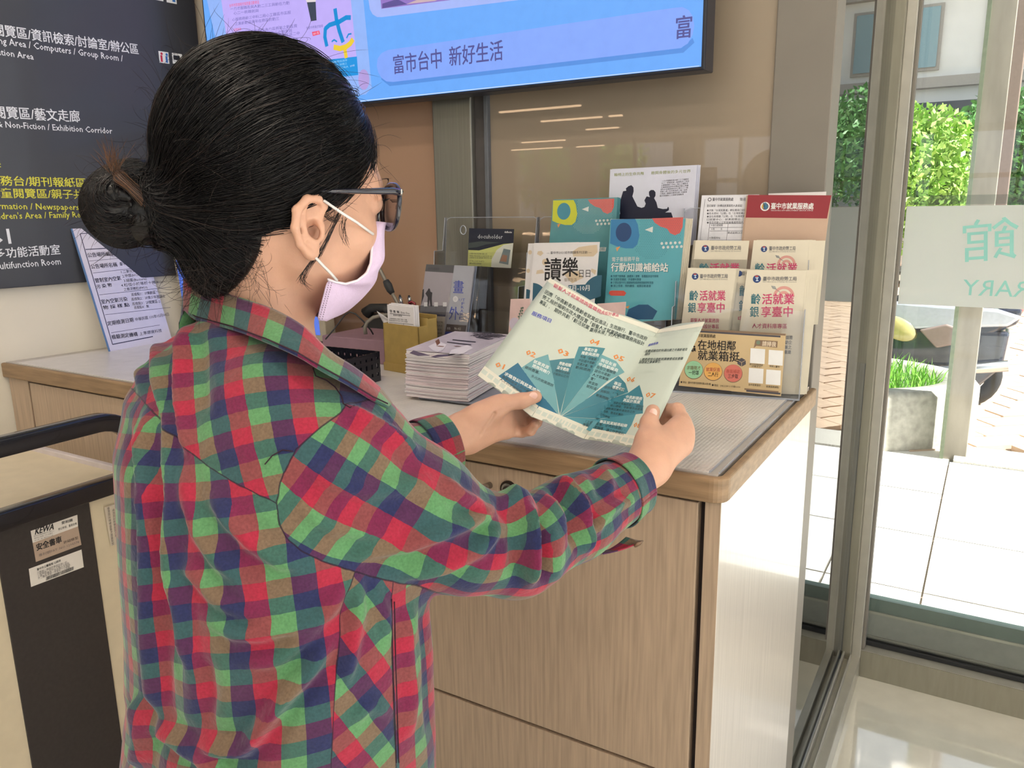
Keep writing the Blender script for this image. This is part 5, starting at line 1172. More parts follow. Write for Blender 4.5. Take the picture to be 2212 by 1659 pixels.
def lhand(p):
    d = chain(p, [bE+(bW-bE)*.5, bW, P(985, 942, 1.112), P(1040, 915, 1.130)], [.032, .029, .0265, .024], .008)
    d = smin(d, caps(p, P(1005, 925, 1.115), P(1085, 895, 1.150), .023, .016), .012)
    d = smin(d, caps(p, P(1015, 950, 1.125), P(1085, 925, 1.150), .020, .014), .012)
    d = smin(d, caps(p, P(1028, 902, 1.110), P(1066, 884, 1.118), .019, .017), .010)   # thenar pad
    for k in lk: d = smin(d, caps(p, P(1040, 925, 1.135), k, .014, .0108), .010)
    d = smin(d, chain(p, [P(1045, 895, 1.112), P(1085, 872, 1.118), P(1126, 866, 1.124), P(1157, 857, 1.128)], [.0155, .0125, .0105, .0090], .006), .010)
    fin = [[lk[0], P(1150, 868, 1.192), P(1180, 866, 1.200), P(1200, 870, 1.196)],
           [lk[1], P(1150, 893, 1.190), P(1178, 893, 1.194), P(1192, 893, 1.186)],
           [lk[2], P(1141, 912, 1.180), P(1158, 912, 1.166), P(1162, 905, 1.156)],
           [lk[3], P(1127, 933, 1.165), P(1146, 930, 1.150), P(1156, 917, 1.142)]]
    for f_, r in zip(fin, (.0100, .0100, .0095, .0085)): d = smin(d, chain(p, f_, [r, r*.95, r*.9, r*.84], .003), .003)
    # creases of the open palm
    d = smax(d, -chain(p, [P(1068, 893, 1.100), P(1058, 912, 1.098), P(1040, 940, 1.100)], [.0016]*3), .004)
    return d
pts_ = np.array([bE+(bW-bE)*.5, bW, lk[0], lk[3], P(1200, 870, 1.2), P(1157, 855, 1.12), P(1030, 960, 1.12)])
V, Q = surfnet(lhand, pts_.min(0)-.045, pts_.max(0)+.045, .0018); addskin(V, Q)
# torso core, hidden under the shirt, ties neck and arms together
def core(p):
    d = chain(p, [(-.632, .562, 1.29), (-.63, .56, 1.18), (-.64, .56, .95), (-.66, .55, .78)], [.048, .080, .085, .10], .03)
    d = smin(d, chain(p, [(-.62, .55, 1.235), aS*.98+aS*.02, aM, aE, aF], [.05, .042, .038, .032, .030], .02), .03)
    d = smin(d, chain(p, [(-.66, .56, 1.235), bS, bE, bE+(bW-bE)*.6], [.05, .042, .034, .028], .02), .03)
    for s_ in (-1, 1): d = smin(d, chain(p, [B0+rb*.085*s_+[0, 0, .78], B0+rb*.09*s_+[0, .02, .45], B0+rb*.095*s_+[0, 0, .09]], [.085, .055, .038], .02), .03)
    return d
V, Q = surfnet(core, (-.95, .35, .05), (-.25, 1.0, 1.38), .008); addskin(V, Q)
Vb_ = np.concatenate(Vb); Qb_ = np.concatenate(Qb)
body = meshobj('body', Vb_, Qb_, m_skin, pe)

# ---- nails
m_nail = mat('pale_nail', (236, 192, 178), rough=.25, coat=.5)
def nail(a, b, r, name='nail'):
    """a: nail centre on the skin, b: towards the finger tip"""
    d = nz(b-a); n_ = nz(CAM-a); n_ = nz(n_-d*(n_@d)); s_ = np.cross(d, n_); G = []
    for i in range(5):
        G.append([a+(d*math.cos(t)*r*1.15+s_*math.sin(t)*r)*(i/4)+n_*(.0012-.0016*(i/4)**2*(abs(math.sin(t))**2+.15)) for t in np.linspace(0, 2*math.pi, 18, endpoint=False)])
    par(MB().grid(G, m_nail, True, True).build(name), pe)
def skin_hit(px, py):
    r = nz(ray(px, py)); h_ = bb0.ray_cast(Vector(CAM), Vector(r)); return None if h_[0] is None else np.array(h_[0])
from mathutils.bvhtree import BVHTree
bb0 = BVHTree.FromPolygons([tuple(v) for v in Vb_], [tuple(f_) for f_ in Qb_.tolist()])
for (x, y, x2, y2) in ((1152, 855, 1166, 853), (1411, 892, 1413, 878)):
    h0, h1 = skin_hit(x, y), skin_hit(x2, y2)
    if h0 is not None: nail(h0, h0+P(x2, y2, 1.1)-P(x, y, 1.1), .0052)
# ---- shirt
ZS = np.array([.56, .60, .70, .80, .90, 1.0, 1.1, 1.2, 1.255, 1.29, 1.32]); SS = np.array([-.06, -.05, -.035, -.015, .010, .024, .026, .014, .0, .0, .0])
AS = np.array([.25, .248, .237, .224, .207, .196, .190, .190, .165, .11, .05]); BS = np.array([.17, .168, .158, .150, .143, .138, .134, .122, .10, .075, .05])
def arm_R(p): return chain(p, [aS+(aS-aM)*.1, aS, aM, aM2, aE, aF, aW], [.066, .073, .065, .053, .052, .047, .040], .016)
def arm_L(p): return chain(p, [bS, bS+(bE-bS)*.5, bE, bE+(bW-bE)*.55, bW], [.064, .062, .056, .050, .043], .02)
def torso(p):
    z = p[:, 2]; s_ = np.interp(z, ZS, SS); a = np.interp(z, ZS, AS); b = np.interp(z, ZS, BS); q = p-B0
    x = (q@rb-s_)/a; y = (q@fb)/b
    k = (np.abs(x)**2.3+np.abs(y)**2.3)**(1/2.3); d = (k-1)*np.minimum(a, b)*1.0
    return np.maximum(d, np.maximum(.585-z, (z-1.325)))
def shirt_sdf(p):
    d = torso(p)
    d = smin(d, chain(p, [(-.645, .53, 1.285), (-.575, .515, 1.262), aS], [.055, .062, .070], .02), .035)
    d = smin(d, chain(p, [(-.650, .535, 1.285), (-.73, .56, 1.262), bS], [.055, .060, .066], .02), .035)
    d = smin(d, arm_R(p), .022)
    d = smin(d, arm_L(p), .022)
    return d
V, Q = surfnet(shirt_sdf, (-1.0, .30, .57), (-.28, 1.02, 1.39), .0048)
_, N = grad(shirt_sdf, V, .003); N /= np.linalg.norm(N, axis=1)[:, None]
PX, PY, PD = proj(V); toC = CAM-V; toC /= np.linalg.norm(toC, axis=1)[:, None]; face = np.clip(((N*toC).sum(1)+.15)/.3, 0, 1)
near_arm = arm_R(V) < .02
def pdist(poly):
    """signed distance (px) of every vertex to a pixel polyline, plus arc parameter"""
    best = np.full(len(V), 1e9); sg_ = np.zeros(len(V)); q = np.stack([PX, PY], 1); tt = np.zeros(len(V)); n = len(poly)-1
    for i in range(n):
        a = np.array(poly[i], float); b = np.array(poly[i+1], float); ab = b-a; t = ((q-a)@ab)/(ab@ab); tc_ = np.clip(t, 0, 1)
        dv = q-a-tc_[:, None]*ab; d = np.linalg.norm(dv, axis=1); sgn = np.sign(ab[0]*(q[:, 1]-a[1])-ab[1]*(q[:, 0]-a[0]))
        u = d < best; best[u] = d[u]; sg_[u] = sgn[u]; tt[u] = ((i+tc_)/n)[u]
    return best, sg_, tt
def fold(poly, amp, w, arm=None, skew=0.):
    global disp
    d, s_, t = pdist(poly); x = d*s_/w
    prof = np.exp(-x*x)-.45*np.exp(-((x-1.9)**2))-.25*np.exp(-((x+1.9)**2)) if not skew else np.exp(-np.where(x*skew > 0, (x*2.6)**2, (x*.75)**2))
    g = amp*prof*face*np.clip(np.minimum(t, 1-t)*7, 0, 1)
    if arm is not None: g = g*(near_arm if arm else ~near_arm)
    disp += g
disp = np.zeros(len(V))
SLV = [(1000, 800), (860, 850), (748, 872), (738, 890), (690, 925), (640, 970), (607, 1035), (598, 1085), (602, 1130), (618, 1162), (650, 1190), (700, 1214), (800, 1245), (900, 1268), (1000, 1295), (1200, 1330), (1500, 1330)]
YOK = [(262, 822), (278, 835), (300, 855), (350, 915), (400, 965), (450, 1008), (520, 1050), (600, 1088), (680, 1120)]
folds = [
 ([(398, 700), (391, 780), (391, 850), (398, 930), (410, 985)], .008, 11, 0), ([(345, 700), (338, 760), (343, 830), (362, 900), (372, 985)], .007, 10, 0), ([(305, 760), (298, 800), (310, 850)], .005, 9, 0), ([(430, 700), (436, 800), (440, 900)], -.004, 14, 0),
 ([(318, 880), (312, 960), (322, 1060), (326, 1160), (330, 1280), (336, 1400), (342, 1490), (352, 1560)], .012, 11, 0), ([(352, 920), (368, 1010), (372, 1100), (366, 1180), (368, 1240), (390, 1310), (402, 1400), (425, 1470)], .008, 13, 0),
 ([(290, 900), (296, 1000), (300, 1100), (310, 1200)], .006, 8, 0), ([(395, 1000), (402, 1080), (425, 1150), (470, 1215), (520, 1250)], .006, 13, 0),
 ([(450, 1060), (500, 1130), (550, 1178), (600, 1212), (660, 1222)], .008, 15, 0), ([(380, 1215), (430, 1256), (470, 1300), (510, 1322), (560, 1326)], .005, 12, 0),
 ([(430, 1330), (508, 1369), (556, 1373), (639, 1357), (690, 1328), (727, 1290), (756, 1255)], .007, 13, 0), ([(520, 1440), (600, 1425), (660, 1380), (710, 1330), (748, 1290)], .006, 13, 0),
 ([(421, 1598), (472, 1618), (528, 1616), (556, 1585), (607, 1516), (671, 1445), (712, 1385)], .012, 15, 0), ([(330, 1560), (390, 1600), (440, 1640), (470, 1680)], .009, 16, 0), ([(300, 1500), (310, 1580), (300, 1660)], .010, 14, 0), ([(440, 1420), (452, 1500), (440, 1580)], -.005, 18, 0),
 ([(770, 1250), (775, 1320), (760, 1400), (745, 1480)], .007, 13, 0), ([(800, 1260), (830, 1320), (842, 1380)], .005, 10, 0), ([(760, 1560), (800, 1520), (840, 1540)], .005, 12, 0), ([(885, 1300), (880, 1400), (890, 1500), (880, 1600)], .006, 11, 0), ([(915, 1300), (925, 1450), (930, 1600)], -.005, 10, 0),
 ([(740, 880), (790, 905), (850, 940), (905, 985)], .008, 12, 1), ([(650, 1010), (720, 1040), (800, 1060), (870, 1050), (950, 1040)], .006, 17, 1), ([(640, 1090), (720, 1140), (800, 1155), (880, 1150)], .006, 17, 1),
 ([(690, 1190), (790, 1195), (880, 1178), (960, 1150), (1030, 1120), (1080, 1098)], .010, 14, 1), ([(860, 1245), (960, 1222), (1037, 1190), (1085, 1130)], .008, 13, 1),
 ([(1085, 1060), (1118, 1090), (1140, 1120), (1144, 1190), (1142, 1275)], .014, 15, 1), ([(1158, 1095), (1176, 1140), (1180, 1210), (1172, 1260)], -.012, 13, 1),
 ([(1120, 1072), (1150, 1095), (1175, 1130), (1195, 1170)], .008, 10, 1), ([(1205, 1030), (1238, 1062), (1257, 1090), (1268, 1148), (1262, 1200)], .011, 11, 1), ([(1185, 1050), (1215, 1075), (1235, 1110), (1240, 1180)], -.008, 10, 1),
 ([(1374, 1078), (1325, 1094), (1298, 1123), (1282, 1160)], .008, 9, 1), ([(1300, 1000), (1315, 1030), (1320, 1070)], .004, 9, 1), ([(960, 1040), (1000, 1075), (1050, 1095)], .008, 11, 1), ([(1270, 1010), (1290, 1045), (1300, 1080)], -.004, 9, 1),
]
for pl, amp, w, ar in folds: fold(pl, amp*1.35, w, ar)
V2 = V+N*disp[:, None]
# small smoothing of the displaced surface
adj = np.concatenate([Q[:, [0, 1]], Q[:, [1, 2]], Q[:, [2, 3]], Q[:, [3, 0]]]); deg = np.bincount(adj[:, 0], minlength=len(V2))+np.bincount(adj[:, 1], minlength=len(V2))
for _ in range(2):
    acc = np.zeros_like(V2)
    for i in range(3): acc[:, i] = np.bincount(adj[:, 0], V2[adj[:, 1], i], len(V2))+np.bincount(adj[:, 1], V2[adj[:, 0], i], len(V2))
    V2 = V2*.5+acc/np.maximum(deg, 1)[:, None]*.5
# cloth coordinates
q = V-B0; s_ = np.interp(V[:, 2], ZS, SS); ang = np.arctan2(q@rb-s_, -(q@fb)); uT = ang*.185; vT = V[:, 2]-.20*(q@rb)
uvT = np.stack([uT*1.06, vT*1.2], 1)
# the yoke is cut on its own grain: check rows and columns lie along two tangent directions of the cloth
def tangent_uv(px, py, rdir, cdir):
    r = nz(ray(px, py)); i_ = np.argmin((PX-px)**2+(PY-py)**2+np.where(face > .8, 0, 1e6)); c0_ = V[i_]; n_ = nz(N[(np.linalg.norm(V-c0_, axis=1) < .05)].mean(0)); z_ = PD[i_]
    def tan(d): 
        r2 = ray(px+d[0]*20, py+d[1]*20); t = ((c0_-CAM)@n_)/(r2@n_); r1 = ray(px, py); t1 = ((c0_-CAM)@n_)/(r1@n_); return nz(r2*t-r1*t1)
    R_, C_ = tan(rdir), tan(cdir); a_ = np.cross(C_, n_); b_ = np.cross(n_, R_)
    return np.stack([(V-c0_)@a_/(R_@a_), -(V-c0_)@b_/(C_@b_)], 1)
uvY = tangent_uv(500, 860, (1, -.26), (.10, 1))*1.2
def arm_uv(pts, R_):
    pts = np.array(pts); best = np.full(len(V), 1e9); vv = np.zeros(len(V)); uu = np.zeros(len(V)); L0 = 0; ref = np.array([0, 0, 1.])
    segs = []
    for i in range(len(pts)-1):
        a, b = pts[i], pts[i+1]; ab = b-a; L = np.linalg.norm(ab); t = ((V-a)@ab)/(L*L)
        tc_ = np.clip(t, 0 if i else -9, 1 if i < len(pts)-2 else 9); c = a+np.clip(tc_, 0, 1)[:, None]*ab; d = np.linalg.norm(V-c, axis=1)
        w = np.exp(-(d/.02)**1.0); segs.append((w, L0+tc_*L, c, ab/L)); L0 += L
    W_ = sum(s[0] for s in segs)+1e-30; vv = sum(s[0]*s[1] for s in segs)/W_; C_ = sum(s[0][:, None]*s[2] for s in segs)/W_[:, None]; T_ = sum(s[0][:, None]*s[3] for s in segs)/W_[:, None]; T_ /= np.linalg.norm(T_, axis=1)[:, None]
    r_ = V-C_; rf = np.array([.3, -.9, .3])-T_*(T_@np.array([.3, -.9, .3]))[:, None]; rf /= np.linalg.norm(rf, axis=1)[:, None]; rg = np.cross(T_, rf)
    return np.stack([np.arctan2((r_*rg).sum(1), (r_*rf).sum(1))*R_, vv], 1)
uvR = arm_uv([aS, aM, aM2, aE, aF, aW], .062)*1.25; uvL = arm_uv([bS, bE, bW], .055)*1.2
d_, s_, _ = pdist(SLV); mpx = -d_*s_; plane = (V-P(660, 1040, .72))@nz(aM-aS)*1800
isR = arm_R(V) < .045
mS = np.where(face > .4, mpx, plane); mS = np.where(isR, mS, -60.)
mL = ((V-(bS+(bE-bS)*.12))@nz(bE-bS))*1500; mL = np.where(arm_L(V) < .03, mL, -60.); mL = np.where(arm_L(V) < torso(V), mL, -60)
d_, s_, _ = pdist(YOK); mY = np.where(face > .3, -d_*s_, (V[:, 2]-1.2)*1500)
SID = [(772, 1225), (745, 1290), (738, 1340), (733, 1417), (725, 1477), (719, 1560), (714, 1700)]
FRO = [(850, 1235), (846, 1294), (849, 1437), (852, 1530), (857, 1700)]
d_, s_, _ = pdist(SID); mD = np.where(face > .2, -d_*s_, -60.)*np.where(V[:, 2] < 1.2, 1, 0)-np.where(V[:, 2] < 1.2, 0, 60)
d_, s_, _ = pdist(FRO); mF = np.where(face > .2, -d_*s_, -60.)
an = math.radians(-26); uvD = np.stack([uT*math.cos(an)-vT*math.sin(an), uT*math.sin(an)+vT*math.cos(an)], 1)*1.15
def plaid(name):
    m = bpy.data.materials.new(name); m.use_nodes = True; MATS[name] = m; nt = m.node_tree; n = nt.nodes; l = nt.links; b = n['Principled BSDF']
    b.inputs['Roughness'].default_value = .85; b.inputs['Specular IOR Level'].default_value = .2; b.inputs['Sheen Weight'].default_value = .25
    def attr(a): x = n.new('ShaderNodeAttribute'); x.attribute_name = a; return x
    def math_(op, a, b_=None):
        x = n.new('ShaderNodeMath'); x.operation = op
        for i, v in enumerate((a, b_)):
            if v is None: continue
            if isinstance(v, (int, float)): x.inputs[i].default_value = v
            else: l.new(v, x.inputs[i])
        return x.outputs[0]
    def mixv(f, a, b_):
        x = n.new('ShaderNodeMix'); x.data_type = 'VECTOR'; l.new(f, x.inputs[0]); l.new(a, x.inputs[4]); l.new(b_, x.inputs[5]); return x.outputs[1]
    uv = attr('uvT').outputs['Vector']
    masks = {}
    for mk, u_ in (('mY', 'uvY'), ('mD', 'uvD'), ('mF', 'uvT'), ('mL', 'uvL'), ('mS', 'uvR')):
        masks[mk] = attr(mk).outputs['Fac']; uv = mixv(math_('GREATER_THAN', masks[mk], 0), uv, attr(u_).outputs['Vector'])
    sp = n.new('ShaderNodeSeparateXYZ'); l.new(uv, sp.inputs[0])
    cR = (*lin((222, 34, 66)), 1); cG = (*lin((118, 196, 116)), 1); cN = (*lin((38, 44, 104)), 1)
    def stripes(o, c, ph):
        t = math_('FRACT', math_('ADD', math_('DIVIDE', o, 3*c), ph+30.)); r = n.new('ShaderNodeValToRGB'); r.color_ramp.interpolation = 'CONSTANT'
        e = r.color_ramp.elements; e[0].position = 0; e[0].color = cR; e[1].position = 1/3; e[1].color = cG; k = e.new(2/3); k.color = cN
        l.new(t, r.inputs[0]); return r.outputs[0]
    def ramp(o, c, ph, cols):
        t = math_('FRACT', math_('ADD', math_('DIVIDE', o, 3*c), ph+30.)); r = n.new('ShaderNodeValToRGB'); r.color_ramp.interpolation = 'CONSTANT'
        e = r.color_ramp.elements; e[0].position = 0; e[0].color = cols[0]; e[1].position = 1/3; e[1].color = cols[1]; k = e.new(2/3); k.color = cols[2]
        l.new(t, r.inputs[0]); return r.outputs[0]
    L_ = lambda *c: (*lin(c), 1)
    cw, cf = .0222, .0182
    r0 = ramp(sp.outputs[1], cf, 0, (L_(174, 42, 68), L_(140, 72, 74), L_(124, 36, 76)))
    r1 = ramp(sp.outputs[1], cf, 0, (L_(126, 104, 84), L_(98, 152, 102), L_(64, 104, 94)))
    r2 = ramp(sp.outputs[1], cf, 0, (L_(84, 42, 82), L_(56, 92, 96), L_(42, 48, 92)))
    s0 = ramp(sp.outputs[0], cw, .1, ((1, 1, 1, 1), (0, 0, 0, 1), (0, 0, 0, 1))); s1 = ramp(sp.outputs[0], cw, .1, ((0, 0, 0, 1), (1, 1, 1, 1), (0, 0, 0, 1)))
    m1 = n.new('ShaderNodeMix'); m1.data_type = 'RGBA'; l.new(s1, m1.inputs[0]); l.new(r2, m1.inputs[6]); l.new(r1, m1.inputs[7])
    mx = n.new('ShaderNodeMix'); mx.data_type = 'RGBA'; l.new(s0, mx.inputs[0]); l.new(m1.outputs[2], mx.inputs[6]); l.new(r0, mx.inputs[7])
    # seams: thin dark stitched lines
    dark = None
    for mk, th_ in (('mY', 1.6), ('mD', 1.3), ('mF', 1.4), ('mS', 1.8), ('mL', 1.8)):
        x = math_('LESS_THAN', math_('ABSOLUTE', masks[mk]), th_)
        if mk == 'mY': x = math_('MULTIPLY', x, math_('LESS_THAN', masks['mS'], 0))
        if mk in ('mD', 'mF'): x = math_('MULTIPLY', x, math_('LESS_THAN', masks['mS'], 0))
        dark = x if dark is None else math_('MAXIMUM', dark, x)
    dk_ = n.new('ShaderNodeMix'); dk_.data_type = 'RGBA'; l.new(math_('MULTIPLY', dark, .8), dk_.inputs[0]); l.new(mx.outputs[2], dk_.inputs[6]); dk_.inputs[7].default_value = (.02, .008, .025, 1)
    nx = n.new('ShaderNodeTexNoise'); nx.inputs['Scale'].default_value = 420; nx.inputs['Detail'].default_value = 3
    tc = n.new('ShaderNodeTexCoord'); l.new(tc.outputs['Object'], nx.inputs['Vector'])
    hv = n.new('ShaderNodeHueSaturation'); l.new(dk_.outputs[2], hv.inputs['Color']); mr = n.new('ShaderNodeMapRange'); mr.inputs[1].default_value = .3; mr.inputs[2].default_value = .7; mr.inputs[3].default_value = .70; mr.inputs[4].default_value = .94
    l.new(nx.outputs['Fac'], mr.inputs[0]); l.new(mr.outputs[0], hv.inputs['Value']); l.new(hv.outputs[0], b.inputs['Base Color'])
    n2 = n.new('ShaderNodeTexNoise'); n2.inputs['Scale'].default_value = 55; n2.inputs['Detail'].default_value = 3; l.new(tc.outputs['Object'], n2.inputs['Vector'])
    n2.inputs['Distortion'].default_value = .6
    bp = n.new('ShaderNodeBump'); bp.inputs['Strength'].default_value = .5; bp.inputs['Distance'].default_value = .004; l.new(n2.outputs['Fac'], bp.inputs['Height'])
    b2 = n.new('ShaderNodeBump'); b2.inputs['Strength'].default_value = .25; b2.inputs['Distance'].default_value = .0005; l.new(nx.outputs['Fac'], b2.inputs['Height']); l.new(bp.outputs[0], b2.inputs['Normal']); l.new(b2.outputs[0], b.inputs['Normal'])
    return m
m_plaid = plaid('checked_cotton')
shirt = meshobj('shirt', V2, Q, m_plaid, pe, dict(uvT=uvT, uvY=uvY, uvR=uvR, uvL=uvL, uvD=uvD, mS=mS, mL=mL, mY=mY, mD=mD, mF=mF))
from mathutils.bvhtree import BVHTree
bvh = BVHTree.FromPolygons([tuple(v) for v in V2], [tuple(f_) for f_ in Q.tolist()])
def onshirt(px, py, lift=.0008):
    r = nz(ray(px, py)); h_ = bvh.ray_cast(Vector(CAM), Vector(r)); return None if h_[0] is None else np.array(h_[0])-r*lift
def strip_attrs(us, vs):
    n = len(us); z = np.full(n, -99.); uv = np.stack([us, vs], 1)
    return dict(uvT=uv, uvY=uv, uvR=uv, uvL=uv, uvD=uv, mS=z, mL=z, mY=z, mD=z, mF=z)
def strip(name, rows, parent, thick=.0016, cu=1., cv=1., ou=0., ov=0., subd=2):
    """rows: list of polylines with equal counts -> cloth strip with its own check coordinates"""
    G = np.array(rows, float); a, b, _ = G.shape
    # refine both ways
    def refine(G, k, axis):
        G = np.moveaxis(G, axis, 0); n = len(G); t = np.linspace(0, n-1, (n-1)*k+1); i = np.clip(t.astype(int), 0, n-2); f_ = (t-i)[:, None, None]
        p0 = G[np.clip(i-1, 0, n-1)]; p1 = G[i]; p2 = G[i+1]; p3 = G[np.clip(i+2, 0, n-1)]
        R = .5*((2*p1)+(-p0+p2)*f_+(2*p0-5*p1+4*p2-p3)*f_**2+(-p0+3*p1-3*p2+p3)*f_**3); return np.moveaxis(R, 0, axis)
    G = refine(refine(G, 4, 0), 4, 1); a, b, _ = G.shape
    ul = np.concatenate([[0], np.cumsum(np.linalg.norm(np.diff(G[a//2], axis=0), axis=1))]); vl = np.concatenate([[0], np.cumsum(np.linalg.norm(np.diff(G[:, b//2], axis=0), axis=1))])
    U, VV = np.meshgrid(ul*cu+ou, vl*cv+ov); Vt = G.reshape(-1, 3); Qt = np.array([(i*b+j, i*b+j+1, (i+1)*b+j+1, (i+1)*b+j) for i in range(a-1) for j in range(b-1)])
    o = meshobj(name, Vt, Qt, m_plaid, parent, strip_attrs(U.ravel(), VV.ravel()))
    md = o.modifiers.new('solid', 'SOLIDIFY'); md.thickness = thick; md.offset = 0
    return o, G
# collar: fold line, then the leaf that falls over the shoulders
bbv = BVHTree.FromPolygons([tuple(v) for v in Vb_], [tuple(f_) for f_ in Qb_.tolist()])
def front_of(c, tree, gap):
    r = ray(c[0], c[1]); L = np.linalg.norm(r); h_ = tree.ray_cast(Vector(CAM), Vector(r/L))
    return (c[0], c[1], c[2] if h_[0] is None else min(c[2], h_[3]/L-gap))
cu_px = [(398, 602, .822), (440, 622, .792), (510, 643, .770), (594, 671, .738), (657, 707, .722), (711, 759, .720), (765, 794, .732), (817, 835, .752), (846, 872, .768)]
cl_px = [(396, 672, .826), (423, 691, .790), (502, 713, .745), (575, 740, .706), (643, 770, .690), (697, 802, .690), (752, 832, .706), (806, 865, .732), (838, 880, .758)]
up_ = [P(*front_of(c, bbv, .007)) for c in cu_px]; lw_ = [P(*front_of(front_of(c, bbv, .012), bvh, .005)) for c in cl_px]
# round the hidden left side of the neck
nc = np.array([-.640, .565]); hidden_u = [np.array([nc[0]+.075*math.cos(a), nc[1]+.07*math.sin(a), z]) for a, z in ((3.5, 1.352), (2.9, 1.345), (2.3, 1.33), (1.7, 1.31))]
hidden_l = [np.array([nc[0]+.098*math.cos(a), nc[1]+.09*math.sin(a), z]) for a, z in ((3.5, 1.315), (2.9, 1.305), (2.3, 1.29), (1.7, 1.27))]
up_ = hidden_u[::-1]+up_; lw_ = hidden_l[::-1]+lw_
mid_ = [(a*.5+b*.5)+nz(CAM-(a+b)/2)*.004 if i > 3 else (a+b)/2 for i, (a, b) in enumerate(zip(up_, lw_))]
col_, _ = strip('collar', [up_, mid_, lw_], pe, .0022, ov=.0182*.3)
inner = [np.append(nc+(p[:2]-nc)*.93, p[2]-.004) for p in up_]; inner2 = [np.append(nc+(p[:2]-nc)*.90, p[2]-.04) for p in up_]
strip('collar_band', [up_, inner, inner2], pe, .0015, ou=.02, ov=.0182*1.2)
m_thread = mat('dark_plum_thread', (48, 22, 40), rough=.8)
def stitch(px, r=.0006, off=0):
    pts = []
    for (x0, y0), (x1, y1) in zip(px[:-1], px[1:]):
        k = max(2, int(math.hypot(x1-x0, y1-y0)/7))
        for t in np.linspace(0, 1, k, endpoint=False):
            p = onshirt(x0+(x1-x0)*t, y0+(y1-y0)*t)
            if p is not None: pts.append(p)
    return pts
lwf = np.array(lw_)[4:]; st_ = MB(); st_.tube([p+nz(CAM-p)*.0016+np.array([0, 0, .0035]) for p in lwf], .0007, m_thread, n=5)
for pl in ([(676, 795), (682, 812), (706, 822), (724, 836), (738, 856), (742, 872), (756, 880), (775, 872)], [(572, 1003), (588, 984), (610, 972), (640, 976)], [(846, 1294), (849, 1437), (852, 1530), (857, 1655)], [(852, 1300), (855, 1437), (858, 1530), (862, 1655)]):
    q_ = stitch(pl)
    if len(q_) > 2: st_.tube(q_, .00055, m_thread, n=5)
par(st_.build('stitching'), pe)
# cuffs
def ring(c, ax, r1, r2, n=14, ph=0., a0=0, a1=2*math.pi):
    ax = nz(ax); u = nz(np.cross(ax, [0, 0, 1])); w = np.cross(ax, u); return [c+u*r1*math.cos(t)+w*r2*math.sin(t) for t in np.linspace(a0, a1, n)]
axR = nz(aW-aF)
strip('cuff', [ring(aW+axR*k, axR, r, r*1.08) for k, r in ((-.006, .0415), (.0, .0405), (.010, .039), (.019, .0375), (.026, .0375))], pe, .002, ou=.01, ov=.02)
axL = nz(bW-bE)
strip('cuff', [ring(bW+axL*k, axL, r, r*1.08) for k, r in ((-.008, .0445), (.0, .0445), (.012, .0435), (.024, .0425), (.034, .0415))], pe, .002, ou=.0, ov=.045)
# open placket flap hanging below the right cuff
fl_rows = [[P(1285, 1178, .945), P(1305, 1190, .95), P(1330, 1178, .96), P(1352, 1160, .97)], [P(1282, 1190, .94), P(1320, 1192, .948), P(1355, 1183, .958), P(1378, 1168, .968)], [P(1290, 1200, .935), P(1325, 1192, .945), P(1360, 1180, .955), P(1390, 1168, .962)]]
strip('cuff_flap', fl_rows, pe, .0016, ou=.03, ov=.05)
strip('sleeve_vent', [[P(1378, 1062, .972), P(1384, 1085, .968), P(1388, 1108, .965)], [P(1362, 1080, .966), P(1368, 1100, .962), P(1362, 1130, .958)], [P(1335, 1110, .955), P(1340, 1130, .95), P(1325, 1160, .945)]], pe, .0016, ou=.0, ov=.02)
par(MB().tube([P(1377, 1174, .958), P(1379, 1177, .957)], .0055, mat('brown_button', (120, 92, 70), rough=.3), n=14).build('button'), pe)
# trousers and shoes (below the frame)
def legs(p):
    d = None
    for s_ in (-1, 1):
        e = chain(p, [B0+rb*.085*s_+[0, 0, .80], B0+rb*.095*s_+[0, .02, .45], B0+rb*.10*s_+[0, 0, .06]], [.115, .08, .062], .03); d = e if d is None else smin(d, e, .03)
    return np.maximum(d, .04-p[:, 2])
V, Q = surfnet(legs, (-.95, .35, .03), (-.36, .78, .95), .012)
meshobj('trousers', V, Q, mat('dark_denim', (40, 46, 66), rough=.8, noise=.15, nscale=300), pe)
for s_ in (-1, 1):
    o_ = B0+rb*.10*s_
    def shoe(p, o_=o_): q = p-o_; return smax(smin(caps(p, o_+[0, 0, .05]-fb*.03, o_+fb*.13+[0, 0, .035], .05, .042), caps(p, o_+[0, 0, .06], o_+[0, 0, .09], .048, .045), .02), -(p[:, 2]-.001), .003)
    V, Q = surfnet(shoe, o_+[-.2, -.2, -.01], o_+[.2, .25, .16], .008); meshobj('shoe', V, Q, mat('white_sneaker', (200, 200, 202), rough=.6), pe)
# ---- hair
BU = np.array([.13, .105, .095, .08, .06, .045, .035, .030, .02, 0, -.02, -.045, -.06, -.09]); BF = np.array([.09, .085, .074, .066, .056, .050, .036, .018, -.012, -.031, -.038, -.050, -.060, -.085])
def hline(u): return np.interp(u, BU[::-1], BF[::-1])
BT = np.array([-.122, -.004, .016])
def hair_l(q, cut=True):
    d = elli(q, (-.0278, 0, .074), (.1015, .089, .101))
    d = smin(d, elli(q, (-.062, 0, -.018), (.046, .058, .060)), .02)
    d = smin(d, caps(q, (-.095, 0, .012), (-.135, -.006, .004), .040, .031), .014)
    d = smax(d, -caps(q, (-.175, -.05, .062), (-.140, .06, .052), .016, .016), .01)
    if cut: d = smax(d, (q[:, 0]-hline(q[:, 2]))*.75, .006)
    return d
m_hair = mat('black_brown_hair', (14, 12, 15), rough=.30, noise=.35, nscale=60, spec=.38, bump=.3, bscale=260)
m_hair2 = mat('brown_hair_ends', (92, 62, 42), rough=.4, noise=.3, nscale=60)
